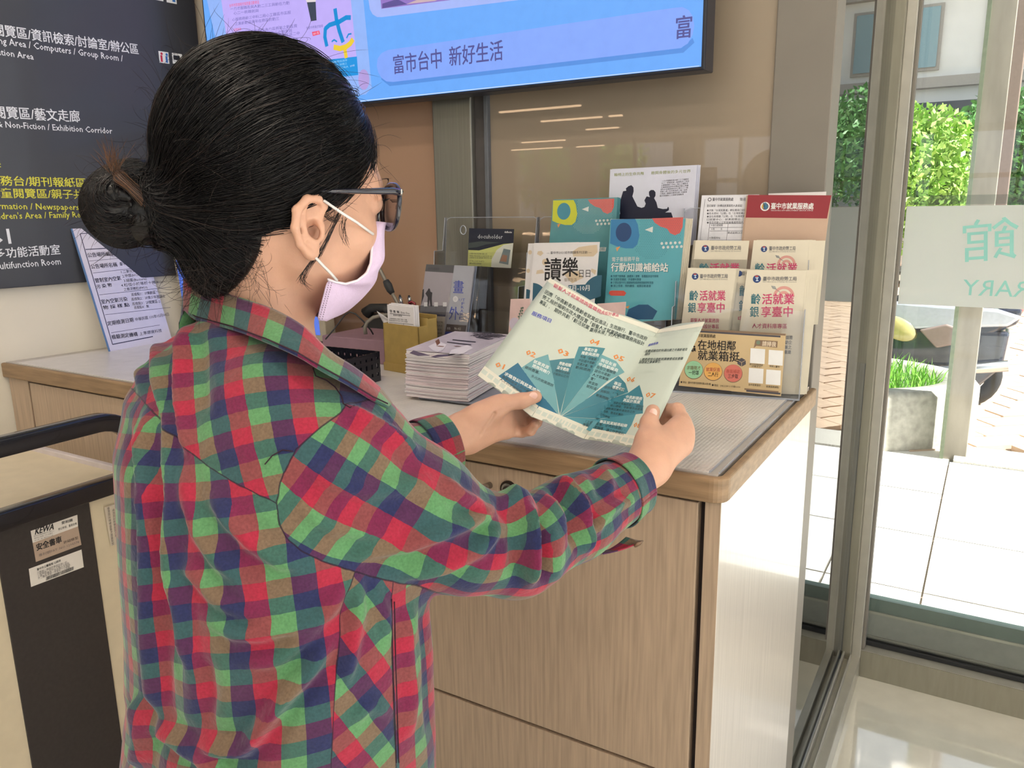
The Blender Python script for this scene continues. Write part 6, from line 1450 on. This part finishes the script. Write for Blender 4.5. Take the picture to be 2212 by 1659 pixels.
V, Q = surfnet(hair_l, (-.19, -.11, -.09), (.10, .11, .19), .0032)
hair = meshobj('hair', l2w(V), Q, m_hair, pe)
def tubes(paths, rad, m, name, parent, n=3, mats=None, mi=None):
    """paths (S,K,3) -> one mesh of thin tapering strands"""
    P_ = np.asarray(paths); S_, K, _ = P_.shape; T = np.gradient(P_, axis=1); T /= np.linalg.norm(T, axis=2)[..., None]+1e-12
    up = np.array([.31, .52, .79]); u = np.cross(T, up); u /= np.linalg.norm(u, axis=2)[..., None]+1e-9; w = np.cross(T, u)
    rad = np.asarray(rad)[:, None]*np.ones((1, K)) if np.ndim(rad) == 1 else np.full((S_, K), rad)
    tp = np.ones(K); tp[-3:] = (.8, .55, .15); tp[0] = .5; rad = rad*tp
    vs = np.stack([P_+(u*math.cos(a)+w*math.sin(a))*rad[..., None] for a in np.arange(n)*2*math.pi/n], 2).reshape(-1, 3)
    base = (np.arange(S_)[:, None, None]*K+np.arange(K-1)[None, :, None])*n; k = np.arange(n)[None, None, :]; k2 = (k+1) % n
    q = np.stack([base+k, base+k2, base+n+k2, base+n+k], -1).reshape(-1, 4)
    miv = None
    if mi is not None: miv = np.repeat(mi, (K-1)*n)
    return meshobj(name, vs, q, m, parent, mats=mats, mi=miv)
rs_ = np.random.RandomState(11)
def project(q, off, it=2):
    for _ in range(it):
        d, g = grad(lambda x: hair_l(x, False), q, .001); g2 = np.maximum((g*g).sum(1), .3); q = q-g*((d-off)/g2)[:, None]
    return q, g/np.linalg.norm(g, axis=1)[:, None]
NS = 6500; K = 22
sd = rs_.normal(size=(NS*3, 3)); sd /= np.linalg.norm(sd, axis=1)[:, None]; sd = np.array([-.034, 0, .05])+sd*np.array([.11, .09, .12])
offs = np.abs(rs_.normal(0, .0022, NS*3))+.0003
sd, _ = project(sd, offs, 3); ok = (sd[:, 0] < hline(sd[:, 2])+.002) & (sd[:, 2] > -.085); idx = np.where(ok)[0]
# denser along the hairline so strands run out over forehead and temple
edge = np.abs(sd[idx, 0]-hline(sd[idx, 2])) < .012
idx = np.concatenate([idx[edge], idx[~edge]])[:NS]; q = sd[idx]; off = offs[idx]
paths = [q]; vel = None
for k in range(K-1):
    d = BT-q; dist = np.linalg.norm(d, axis=1)[:, None]; _, g = grad(lambda x: hair_l(x, False), q, .001); g /= np.linalg.norm(g, axis=1)[:, None]
    t = d/dist; t = t-g*(t*g).sum(1)[:, None]; t /= np.linalg.norm(t, axis=1)[:, None]+1e-9
    if vel is None: vel = t; wv = rs_.normal(0, .13, len(q))[:, None]; wf = rs_.uniform(50, 130, len(q)); wp = rs_.uniform(0, 6.28, len(q))
    t = t+np.cross(g, t)*wv*np.sin(wf*dist[:, 0]+wp)[:, None]+np.cross(g, t)*.10*np.sin(38*q[:, 0]+60*q[:, 2]+25*q[:, 1])[:, None]
    vel = vel*.55+t*.45+rs_.normal(0, .055, q.shape); vel /= np.linalg.norm(vel, axis=1)[:, None]
    step = np.minimum(.0085, dist*.5+.001); q = q+vel*step; q, _ = project(q, off, 1); paths.append(q)
paths = l2w(np.stack(paths, 1).reshape(-1, 3)).reshape(len(idx), K, 3)
mi = (rs_.rand(len(idx)) < .07).astype(int)
m_hairw = mat('dark_brown_hair_strand', (38, 27, 25), rough=.32, noise=.2, spec=.4)
o = tubes(paths, rs_.uniform(.00022, .00048, len(idx)), m_hair, 'hair_strands', hair, mats=[m_hair, m_hairw], mi=mi); o.parent = hair; o.matrix_parent_inverse = Matrix(); o['kind'] = 'stuff'
# loose flyaways round the outline, and wisps by the temple, ear and nape
def flyaways(seeds, dirs, L, curl, K=14, rs=rs_):
    S_ = len(seeds); q = seeds.copy(); v = dirs/np.linalg.norm(dirs, axis=1)[:, None]; ax = rs.normal(size=(S_, 3)); ax /= np.linalg.norm(ax, axis=1)[:, None]; c = rs.normal(0, curl, (S_, 1)); out = [q]
    for k in range(K-1):
        v = v+np.cross(ax, v)*c+np.array([0, 0, -.02]); v /= np.linalg.norm(v, axis=1)[:, None]; q = q+v*(L/K)[:, None]; out.append(q)
    return np.stack(out, 1)
n1 = 620
i = rs_.choice(len(idx), n1); s0_ = paths[i, 2]; _, g = grad(lambda x: hair_l(x, False), w2l(s0_), .001); g = g@HM; g /= np.linalg.norm(g, axis=1)[:, None]
t = paths[i, 4]-paths[i, 2]; t /= np.linalg.norm(t, axis=1)[:, None]+1e-9
fa = flyaways(s0_, g*rs_.uniform(.1, .8, (n1, 1))+t*rs_.choice([-1, 1], (n1, 1))+rs_.normal(0, .3, (n1, 3)), rs_.uniform(.015, .055, n1), .16)
# nape wisps
n2 = 320; lc = np.stack([rs_.uniform(-.10, -.02, n2), rs_.uniform(-.03, .062, n2), rs_.uniform(-.065, -.03, n2)], 1); lc, g2 = project(lc, .001, 2)
f2 = flyaways(l2w(lc), (g2*.6+rs_.normal(0, .5, (n2, 3))+np.array([-.3, 0, -.5]))@HM, rs_.uniform(.012, .05, n2), .2)
# bun underside wisps
n3 = 130; a = rs_.uniform(0, 6.28, n3); lc = np.array([-.148, -.012, .008])+np.stack([.036*np.cos(a), rs_.uniform(-.02, .03, n3), .032*np.sin(a)], 1)
f3 = flyaways(l2w(lc), (lc-np.array([-.148, -.012, .008]))@HM+rs_.normal(0, .012, (n3, 3)), rs_.uniform(.012, .045, n3), .2)
# wisps in front of the ear
wsp = []
for (px0, py0, px1, py1, px2, py2, n_) in ((735, 455, 715, 505, 680, 560, 22), (690, 545, 662, 575, 648, 610, 20), (745, 470, 735, 500, 750, 530, 10), (700, 455, 712, 480, 735, 470, 12), (655, 595, 650, 610, 665, 622, 8), (795, 300, 800, 350, 790, 400, 26), (805, 310, 812, 350, 806, 395, 20), (785, 290, 780, 350, 765, 420, 30), (770, 430, 740, 445, 705, 440, 22), (800, 400, 760, 440, 700, 425, 18)):
    for _ in range(n_):
        j = rs_.normal(0, 5, 6); r0 = .066 if px0 < 770 else .045
        if px0 >= 795: r0 = .03
        A_, B_, C_ = wl(px0+j[0], py0+j[1], r0+.006), wl(px1+j[2], py1+j[3], r0+.010), wl(px2+j[4], py2+j[5], r0+.008)
        tt = np.linspace(0, 1, 14)[:, None]; wsp.append(A_*(1-tt)**2+2*B_*tt*(1-tt)+C_*tt**2)
al = np.concatenate([fa, f2, f3, np.array(wsp)]); rr_ = np.full(len(al), .00016); rr_[-len(wsp):] = .00022
o = tubes(al, rr_, m_hairw, 'loose_hairs', hair); o.parent = hair; o.matrix_parent_inverse = Matrix(); o['kind'] = 'stuff'
# bun: coiled rope of hair
BC = np.array([-.1505, -.012, .010])
def bun_l(q):
    p = q-BC; d = elli(p, (0, 0, 0), (.0415, .036, .0375))
    a = np.arctan2(p[:, 2], p[:, 0]); r = np.sqrt(p[:, 0]**2+p[:, 2]**2)
    d = d+.0030*np.cos(2*a-r*130)-.0
    d = smax(d, -elli(q, BC+np.array([.006, .040, -.006]), (.012, .012, .004)), .006)
    return d
V, Q = surfnet(bun_l, BC-.055, BC+.055, .0024)
bun = meshobj('hair_bun', l2w(V), Q, m_hair, pe)
NB2 = 2400; a0 = rs_.uniform(0, 2*math.pi, NB2); z0_ = rs_.uniform(-1, 1, NB2); ph = rs_.uniform(.6, 1.5, NB2); out = []
for k in range(18):
    a = a0-ph*k/17*1.9; rr = np.sqrt(np.clip(1-(z0_*(1-.45*k/17))**2, 0, 1)); y = z0_*(1-.45*k/17)
    out.append(BC+np.stack([.041*rr*np.cos(a), .035*y, .037*rr*np.sin(a)], 1)*(1+.00*k)+rs_.normal(0, .0010, (NB2, 3))+.0016*np.sin(5*a0+3*z0_)[:, None])
bp_ = np.stack(out, 1); 
def projb(q):
    for _ in range(2):
        d, g = grad(bun_l, q, .001); q = q-g*((d-.0008-.0014*((np.arange(len(q))//18*7919)%97)/97)/np.maximum((g*g).sum(1), .3))[:, None]
    return q
bp_ = projb(bp_.reshape(-1, 3)).reshape(NB2, 18, 3)
# brown band of ends crossing the bun from the top down to its root
n5 = 300; tt = np.linspace(0, 1, 18); band = []
for _ in range(n5):
    j = rs_.normal(0, 6, 2); A_, B_, C_ = np.array([243, 362])+j, np.array([300, 400])+j*1.3, np.array([352, 492])+j*.8
    t_ = tt[:, None]; w_ = A_*(1-t_)**2+2*B_*t_*(1-t_)+C_*t_**2; band.append([hl(x, y, .028) for x, y in w_])
band = projb(np.array(band).reshape(-1, 3)).reshape(n5, 18, 3); band += rs_.uniform(.0025, .0055, (n5, 1, 1))*np.array([0, 1, .3])
n6 = 46; tuft = []
for _ in range(n6):
    A_ = hl(245+rs_.normal(0, 9), 368+rs_.normal(0, 6), .015); d = np.array([-.004+rs_.normal(0, .007), rs_.normal(0, .004), .018+rs_.normal(0, .006)]); tuft.append([A_+d*t+np.array([rs_.normal(0, .0), 0, 0]) for t in np.linspace(0, 1, 18)])
allp = np.concatenate([bp_, band, np.array(tuft)]); mi = np.concatenate([(rs_.rand(NB2) < .18)*1, np.where(rs_.rand(n5) < .75, 2, 1), np.full(n6, 2)])
o = tubes(l2w(allp.reshape(-1, 3)).reshape(allp.shape), np.concatenate([rs_.uniform(.0003, .0006, NB2), np.full(n5, .0004), np.full(n6, .00022)]), m_hair, 'bun_strands', bun, mats=[m_hair, m_hairw, m_hair2], mi=mi); o.parent = bun; o.matrix_parent_inverse = Matrix(); o['kind'] = 'stuff'
# eyebrow, eyes, lips
m_eye = mat('eye_white', (225, 220, 214), rough=.15, coat=1); m_iris = mat('dark_iris', (36, 24, 20), rough=.1, coat=1)
for s_ in (-1, 1):
    e = MB(); e.grid([[l2w((.0687+.0127*math.sin(ph)*math.cos(a), .031*s_+.0127*math.sin(ph)*math.sin(a), .031+.0127*math.cos(ph))) for a in (np.linspace(-.75, .25, 12) if s_ > 0 else np.linspace(-.25, .75, 12))] for ph in np.linspace(1.25, 1.85, 8)], m_eye)
    e.grid([[l2w((.0688+.0131*math.cos(r)-.0, .031*s_+.0131*math.sin(r)*math.cos(a), .029+.0131*math.sin(r)*math.sin(a))) for a in np.linspace(0, 6.283, 14)] for r in (.02, .2, .42)], m_iris)
    par(e.build('eye'), pe)
    bw = []
    for _ in range(60):
        t = rs_.rand(); b0_ = np.array([.0895-.018*t*t, s_*(.014+.034*t), .050+.006*math.sin(2.4*t)]); d = np.array([-.001, s_*.006, .002*(1-2*t)+.001]); bw.append([b0_+d*x for x in np.linspace(0, 1, 5)])
    bw = np.array(bw); par(tubes(l2w(bw.reshape(-1, 3)).reshape(bw.shape), np.full(60, .00028), m_hair, 'eyebrow', pe), pe)
    lash = np.array([[np.array([.0800-.004*t*t, s_*(.020+.024*t), .0345]), np.array([.0835-.004*t*t, s_*(.021+.026*t), .034]), np.array([.0865-.004*t*t, s_*(.022+.028*t), .0365])] for t in np.linspace(0, 1, 16)])
    lash = np.concatenate([lash, lash[:, -1:]+.0002, lash[:, -1:]+.0004], 1)
    par(tubes(l2w(lash.reshape(-1, 3)).reshape(lash.shape), np.full(16, .0002), m_hair, 'eyelashes', pe), pe)
# ---- glasses
gl_ = bpy.data.objects.new('glasses', None); COL.objects.link(gl_); par(gl_, pe)
m_fr = mat('glossy_black_navy_frame', (30, 32, 48), rough=.12, coat=1, noise=.2, nscale=80)
m_lens = glass('spectacle_lens', (.92, .93, .98), 0, 1.3)
def sub(mb, name, p): o = mb.build(name); o.parent = p; return o
def lens_pt(s_, a, k=1.):
    c, s2 = math.cos(a), math.sin(a); n_ = 2.5; r = 1/((abs(c))**n_+(abs(s2))**n_)**(1/n_)
    wd = (.0285+.0035*s2) if c > 0 else .0285; y = .0345+wd*k*r*c; z = .0285+.0222*k*r*s2; f_ = .0890-.10*(max(0, y-.012))**1.5
    return l2w((f_, s_*y, z))
for s_ in (-1, 1):
    rim = [lens_pt(s_, a) for a in np.linspace(0, 2*math.pi, 40, endpoint=False)]
    sub(MB().tube(rim, .0026, m_fr, n=8, closed=True), 'rim', gl_)
    G = [[lens_pt(s_, a, k) for a in np.linspace(0, 2*math.pi, 41)] for k in (.02, .35, .7, .97)]
    sub(MB().grid(G, m_lens), 'lens', gl_)
    hg = lens_pt(s_, .55); 
    pts = [hg, l2w((.0868, s_*.0675, .0425)), l2w((.078, s_*.0705, .0425)), l2w((.050, s_*.0755, .0395)), l2w((.015, s_*.078, .036)), l2w((-.006, s_*.077, .034)), l2w((-.018, s_*.076, .018))]
    sub(MB().tube(pts, [.0030, .0038, .0036, .0028, .0022, .0018, .0014], m_fr, n=6), 'temple', gl_)
    sub(MB().tube([l2w((.0868, s_*.0712, .0455)), l2w((.0868, s_*.0712, .0395))], .0012, m_chrome), 'hinge', gl_)
sub(MB().tube([lens_pt(-1, 2.75), l2w((.0925, 0, .036)), lens_pt(1, 2.75)][::1], .0022, m_fr, n=8), 'bridge', gl_)
# ---- face mask
mk = bpy.data.objects.new('face_mask', None); COL.objects.link(mk); par(mk, pe)
m_mask = mat('lilac_nonwoven_mask', (214, 192, 222), rough=.8, noise=.03, nscale=200, bump=.25, bscale=900)
m_loop = mat('white_elastic', (228, 224, 224), rough=.7)
side = [hl(807, 478, .036), hl(804, 505, .040), hl(801, 540, .044), hl(799, 568, .047), hl(790, 590, .050), hl(770, 606, .055), hl(745, 613, .059), hl(722, 609, .063), hl(706, 603, .0655), hl(700, 630, .066), hl(692, 660, .064), hl(684, 691, .061)]
cen_ = [hl(821, 480, .004), hl(825, 505, .0), hl(827, 530, 0), hl(826, 552, 0), hl(818, 568, 0), hl(814, 585, 0), hl(815, 604, 0), hl(800, 626, 0), hl(784, 645, 0), hl(762, 664, 0), hl(738, 680, 0), hl(700, 690, .03)]
W_ = [.3, .5, .7, .85]
G = []
for i in range(len(side)):
    a, b = side[i], cen_[i]; row = []
    for t in np.linspace(0, 1, 9):
        p = a*(1-t)+b*t; p = p+np.array([.010, 0, 0])*math.sin(math.pi*t)*(.15 if i < 4 else .3 if i < 8 else .4)+np.array([0, .018, 0])*math.sin(math.pi*t)*(.9-.04*i)
        p = p+np.array([.0025, .0012, 0])*math.cos(i*2.1)*math.sin(math.pi*min(1, t*1.2)); row.append(p)
    mirror = [r*np.array([1, -1, 1]) for r in row[:-1]][::-1]
    G.append([l2w(r) for r in row+mirror])
msk = sub(MB().grid(G, m_mask), 'mask_sheet', mk)
md = msk.modifiers.new('s', 'SUBSURF'); md.levels = 1; md.render_levels = 2; md = msk.modifiers.new('sol', 'SOLIDIFY'); md.thickness = .0012
sub(MB().tube([l2w(p+np.array([.0005, .0012, 0])) for p in side[:9]], .0013, mat('white_mask_edge', (232, 222, 234), rough=.7), n=6), 'edge_binding', mk)
st2 = MB()
for dx in (6, 12):
    for t in np.linspace(.05, .97, 17):
        x0, y0 = 706+dx-(22)*t, 606+84*t; x1, y1 = 706+dx-22*(t+.03), 606+84*(t+.03)
        st2.tube([wl(x0, y0, .0675-.004*t), wl(x1, y1, .0675-.004*t)], .0004, mat('grey_stitch', (150, 130, 152), rough=.8), n=4)
sub(st2, 'stitching', mk)
for s_ in (1, -1):
    f_ = lambda p: l2w(p*np.array([1, s_, 1]))
    sub(MB().tube([f_(p) for p in (hl(699, 433, .081), hl(735, 458, .079), hl(770, 480, .071), hl(806, 506, .056))], .0014, m_loop, n=6), 'ear_loop', mk)
    sub(MB().tube([f_(p) for p in (hl(681, 556, .078), hl(700, 576, .074), hl(716, 592, .070), hl(728, 606, .064))], .0014, m_loop, n=6), 'ear_loop', mk)
# ring on the right hand
rc = P(1487, 938, 1.048)
par(MB().tube(ring(P(1479, 936, 1.058), nz(P(1470, 905, 1.08)-P(1480, 935, 1.05)), .0112, .0112, 20)[:-1], .0009, mat('silver_ring', (210, 205, 200), rough=.15, metal=1), n=6, closed=True).build('finger_ring'), pe)

# ================================================================== the pamphlet in her hands
pm = thing('pamphlet', 'unfolded pale green pamphlet with a fan of teal wedges, held open in both hands', 'pamphlet', None, tuple(P(1250, 850, 1.13)))
TLp, T1, T2, TRp = P(1187.5, 600.5, 1.245), P(1306, 669, 1.190), P(1425, 711.5, 1.185), P(1522.6, 695, 1.130)
BLp, B1, B2, BRp = P(1031, 811.5, 1.165), P(1148, 900.5, 1.120), P(1261, 949, 1.125), P(1392, 975, 1.060)
m_pg = mat('pale_green_paper', (198, 208, 198), rough=.5, noise=.02, nscale=30)
panels = [(TLp, T1, BLp, B1), (T1, T2, B1, B2), (T2, TRp, B2, BRp)]
bl = .0045
def bilin(pn, s_, t_):
    a, b, c, d = panels[pn]; p = (a*(1-s_)+b*s_)*(1-t_)+(c*(1-s_)+d*s_)*t_
    n_ = nz(np.cross(b-a, a-c)); n_ = n_ if n_@(CAM-a) > 0 else -n_
    return p+n_*bl*math.sin(math.pi*s_)*(1 if pn != 1 else 1.0), n_
G = []
for j in range(13):
    row = []
    for pn in range(3):
        for i in range(9 if pn == 2 else 8): row.append(bilin(pn, i/8, j/12)[0])
    G.append(row)
pb = MB().grid(G, m_pg); o = par(pb.build('folded_sheet', solid=.00025), pm)
pbvh = BVHTree.FromPolygons([tuple(v) for v in pb.v], pb.f)
class Bent:
    """prints mapped from frame pixels onto the bent sheet"""
    def __init__(s): s.mb = MB()
    def p3(s, px, py, lv):
        r = ray(px, py); r = r/np.linalg.norm(r); h_ = pbvh.ray_cast(Vector(CAM), Vector(r))
        if h_[0] is None: return None
        n_ = np.array(h_[1]); n_ = n_ if n_@(-r) > 0 else -n_
        return np.array(h_[0])+n_*(.00022+.00006*lv)
    def put(s, q, fs, m, lv):
        P3 = [s.p3(x, y, lv) for x, y in q]; ok = [f_ for f_ in fs if all(P3[i] is not None for i in f_)]
        if ok: s.mb.add([p if p is not None else (0, 0, 0) for p in P3], ok, m)
    def poly(s, pts, m, lv=1, step=14):
        # subdivide so that it follows the bend
        bm = bmesh.new(); vs = [bm.verts.new((x, y, 0)) for x, y in pts]; bm.faces.new(vs); bmesh.ops.triangulate(bm, faces=bm.faces[:])
        for _ in range(5):
            es = [e for e in bm.edges if e.calc_length() > step]
            if not es: break
            bmesh.ops.subdivide_edges(bm, edges=es, cuts=1, use_grid_fill=False); bmesh.ops.triangulate(bm, faces=bm.faces[:])
        bm.verts.index_update(); s.put([v.co[:2] for v in bm.verts], [tuple(v.index for v in f_.verts) for f_ in bm.faces], m, lv); bm.free()
    def text(s, t, p0, p1, h, m, bold=.0, lv=4, up=None):
        v, f_ = glyphs(t, bold, 1)
        if len(v) == 0: return
        x0, x1 = v[:, 0].min(), v[:, 0].max(); p0 = np.array(p0, float); p1 = np.array(p1, float); d = (p1-p0)/(x1-x0)
        up = nz(np.array(up if up is not None else (.42, -.9))); cj = any(ord(c) > 0x2e80 for c in t); g = .86 if cj else .7; y0 = -.07 if cj else 0
        n0 = len(v)//4 if bold else len(v)
        for j in range(4 if bold else 1):
            s.put([p0+d*(x-x0)+up*((y-y0)*h/g) for x, y, _ in v[j*n0:(j+1)*n0]], f_[:len(f_)//(4 if bold else 1)], m, lv+.25*j)
b = Bent()
tl1, tl2, tl3, tl4, tl5 = ink((70, 142, 152)), ink((104, 158, 162)), ink((58, 122, 136)), ink((84, 146, 150)), ink((120, 172, 170))
fx, fy = 1208, 898
def cz(x, y): return (1020+x/4.148, 580+y/4.148)
wed = [([(205, 985), (410, 845), (620, 1130), (780, 1320), (560, 1245)], ink((36, 108, 140)), 1), ([(440, 890), (500, 850), (560, 810), (680, 770), (735, 1010), (775, 1310), (640, 1160)], ink((110, 164, 172)), 1),
 ([(692, 825), (790, 812), (915, 805), (850, 1060), (785, 1310), (735, 1030)], ink((66, 126, 140)), 1), ([(915, 810), (955, 700), (1080, 700), (1192, 715), (1060, 960), (790, 1318), (850, 1060)], ink((76, 138, 150)), 1),
 ([(1155, 770), (1290, 830), (1365, 930), (1210, 1010), (1000, 1190), (790, 1322), (1030, 1000)], ink((112, 166, 172)), 1), ([(1310, 960), (1375, 1030), (1400, 1110), (1150, 1200), (800, 1325), (1060, 1145)], ink((66, 130, 146)), 1),
 ([(1400, 1115), (1500, 1045), (1535, 1160), (1530, 1300), (1150, 1345), (800, 1328), (1150, 1200)], ink((60, 128, 146)), 2), ([(800, 1330), (1150, 1348), (1470, 1300), (1430, 1400), (1360, 1512), (1060, 1460), (900, 1390)], ink((74, 142, 158)), 1)]
for pl, m, lv in wed: b.poly([cz(*c) for c in pl], m, lv)
# borders
edge_ = ink((222, 220, 206)); box_ = ink((196, 206, 196))
def lerp(a, b_, t): return (a[0]+(b_[0]-a[0])*t, a[1]+(b_[1]-a[1])*t)
tops = [(1187.5, 600.5), (1306, 669), (1425, 711.5), (1522.6, 695)]; bots = [(1031, 811.5), (1148, 900.5), (1261, 949), (1392, 975)]
for k in range(3):
    a, b2, c, d = tops[k], tops[k+1], bots[k], bots[k+1]; up1 = lerp(c, a, 1); 
    q = lambda s_, t_: lerp(lerp(a, b2, s_), lerp(c, d, s_), t_)
    b.poly([q(.005, .0), q(.995, .0), q(.995, .035), q(.005, .035)], edge_, 1); b.poly([q(.005, .90), q(.995, .90), q(.995, .995), q(.005, .995)], edge_, 2)
    for i in range(9):
        s0_, s1_ = (i+.12)/9, (i+.88)/9
        b.poly([q(s0_, .925), q(s1_, .925), q(s1_, .96), q(s0_, .96)], box_, 3)
        if k: b.poly([q(s0_, .045), q(s1_, .045), q(s1_, .075), q(s0_, .075)], box_, 2)
dkt = ink((40, 60, 60)); magt = ink((198, 84, 112)); blt = ink((74, 84, 190)); ort = ink((222, 138, 70)); wtt = ink((228, 236, 232)); gt = ink((52, 78, 84))
def T_(t, x0, y0, x1, y1, h, m, bo=0., lv=4, up=None): b.text(t, cz(x0, y0), cz(x1, y1), h/4.148, m, bo, lv, up)
U2 = (.35, -.93)
T_('銀髮人才就業諮詢暨職務', 725, 165, 1150, 410, 34, magt, .01); T_('再設計專區', 1150, 412, 1310, 435, 32, magt, .01, up=U2)
T_('因應「中高齡者及高齡者就業', 648, 225, 1092, 475, 36, dkt, .008); T_('促進法」生效施行，臺中市政府', 1095, 478, 1560, 650, 36, dkt, .008, up=U2)
T_('勞工局於陽明市政大樓設置「', 625, 270, 1062, 515, 36, dkt, .008); T_('銀髮人才就業諮詢暨職務再設計', 1065, 520, 1535, 695, 36, dkt, .008, up=U2)
T_('專區」，', 600, 315, 690, 362, 36, dkt, .008); T_('期許共創「齡活就業', 730, 385, 1040, 552, 36, dkt, .008); T_('贏得未來」的人生！', 1048, 565, 1330, 632, 36, dkt, .008, up=U2)
T_('服務項目', 530, 415, 700, 490, 36, blt, .012)
for t, x0, y0, x1, y1 in (('01', 200, 878, 280, 905), ('02', 475, 768, 560, 800), ('03', 758, 752, 855, 795), ('04', 1045, 672, 1130, 690), ('05', 1255, 805, 1350, 838), ('06', 1378, 1012, 1450, 1020), ('07', 1548, 1150, 1630, 1165), ('08', 1440, 1420, 1500, 1432)):
    T_(t, x0, y0, x1, y1, 46, ort, .02, 5)
T_('求職登記與就業諮詢', 285, 955, 600, 1125, 30, wtt, .014, 5); T_('專屬45歲以上的中高齡', 265, 980, 530, 1130, 24, gt, .006, 5); T_('人才的求職服務', 245, 1003, 440, 1120, 24, gt, .006, 5)
T_('就業資源', 545, 845, 680, 905, 30, wtt, .014, 5); T_('諮詢與轉介', 535, 882, 690, 955, 30, wtt, .014, 5); T_('提供豐富、', 468, 895, 600, 950, 26, gt, .006, 5); T_('多元的就業資訊', 525, 975, 722, 1065, 26, gt, .006, 5)
T_('勞動相關', 775, 865, 880, 885, 30, wtt, .014, 5, U2); T_('法令諮詢', 755, 900, 860, 925, 30, wtt, .014, 5, U2); T_('保障中高齡', 740, 925, 870, 955, 22, gt, .0, 5, U2); T_('才能安心工作', 720, 950, 860, 985, 22, gt, 0, 5, U2)
T_('專案計畫', 1000, 735, 1115, 755, 30, wtt, .014, 5, U2); T_('推動與諮詢', 975, 770, 1130, 795, 30, wtt, .014, 5, U2)
for i, t in enumerate(('有關「銀髮薪', '中記過中高齡', '就業計畫」推', '動與諮詢')): T_(t, 965-14*i, 800+32*i, 1110-18*i, 830+32*i, 24, gt, .004, 5, U2)
T_('開發友善', 1150, 835, 1285, 885, 30, wtt, .014, 5, U2); T_('中高齡廠商', 1130, 870, 1300, 930, 30, wtt, .014, 5, U2)
for i, (t, w_) in enumerate((('那些企業願意', 170), ('提供中高齡', 140), ('人才就業機', 140), ('會？', 40), ('來查詢', 80), ('就知道！', 100))): T_(t, 1110-18*i, 895+34*i, 1110-18*i+w_, 895+34*i+w_*.32, 26, gt, .006, 5, U2)
T_('專區', 1265, 1040, 1330, 1060, 30, wtt, .014, 5, U2); T_('導覽解說', 1250, 1075, 1360, 1105, 30, wtt, .014, 5, U2)
for i, (t, x0, w_) in enumerate((('提供專區的導覽', 1180, 180), ('與解說，解決', 1145, 160), ('就業問題', 1105, 110))): T_(t, x0, 1075+34*i, x0+w_, 1105+38*i, 24, gt, .004, 5, U2)
T_('中高齡職務', 1375, 1165, 1520, 1185, 30, wtt, .014, 5, U2); T_('再設計推廣', 1350, 1195, 1500, 1215, 30, wtt, .014, 5, U2)
for i, (t, x0, w_) in enumerate((('協助企業進用員工、減輕因', 1265, 265), ('核心障礙、年齡增長或產業', 1235, 290), ('變動等因素所導致的工作', 1195, 260), ('問題，營造友善的', 1170, 180), ('工作環境', 1140, 90))): T_(t, x0, 1212+26*i, x0+w_, 1252+24*i, 21, gt, .004, 5, U2)
T_('專區就業輔導組織', 1140, 1385, 1385, 1425, 28, wtt, .014, 5, U2); T_('「工欲善其事，必先利其器」，', 1010, 1385, 1370, 1455, 27, gt, .006, 5, U2); T_('專業的就業輔導，讓工作更便利', 985, 1410, 1355, 1495, 27, gt, .006, 5, U2)
T_('服務對象', 1575, 700, 1665, 680, 24, blt, .01, up=(.4, -.9)); 
for t, x0, y0, x1, y1 in (('1.設籍或居住於年滿55歲之中高齡者及', 1535, 755, 1925, 738), ('高齡者', 1545, 782, 1590, 778), ('2.願意提供中高齡就業機會或友善職', 1500, 830, 1885, 820), ('務環境之事業單位。', 1490, 855, 1690, 848)): T_(t, x0, y0, x1, y1, 26, dkt, .004, 5, (.4, -.9))
T_('推薦職中心', 1540, 935, 1650, 935, 22, box_, 0, 5, (.4, -.9))
par(b.mb.build('print'), pm)
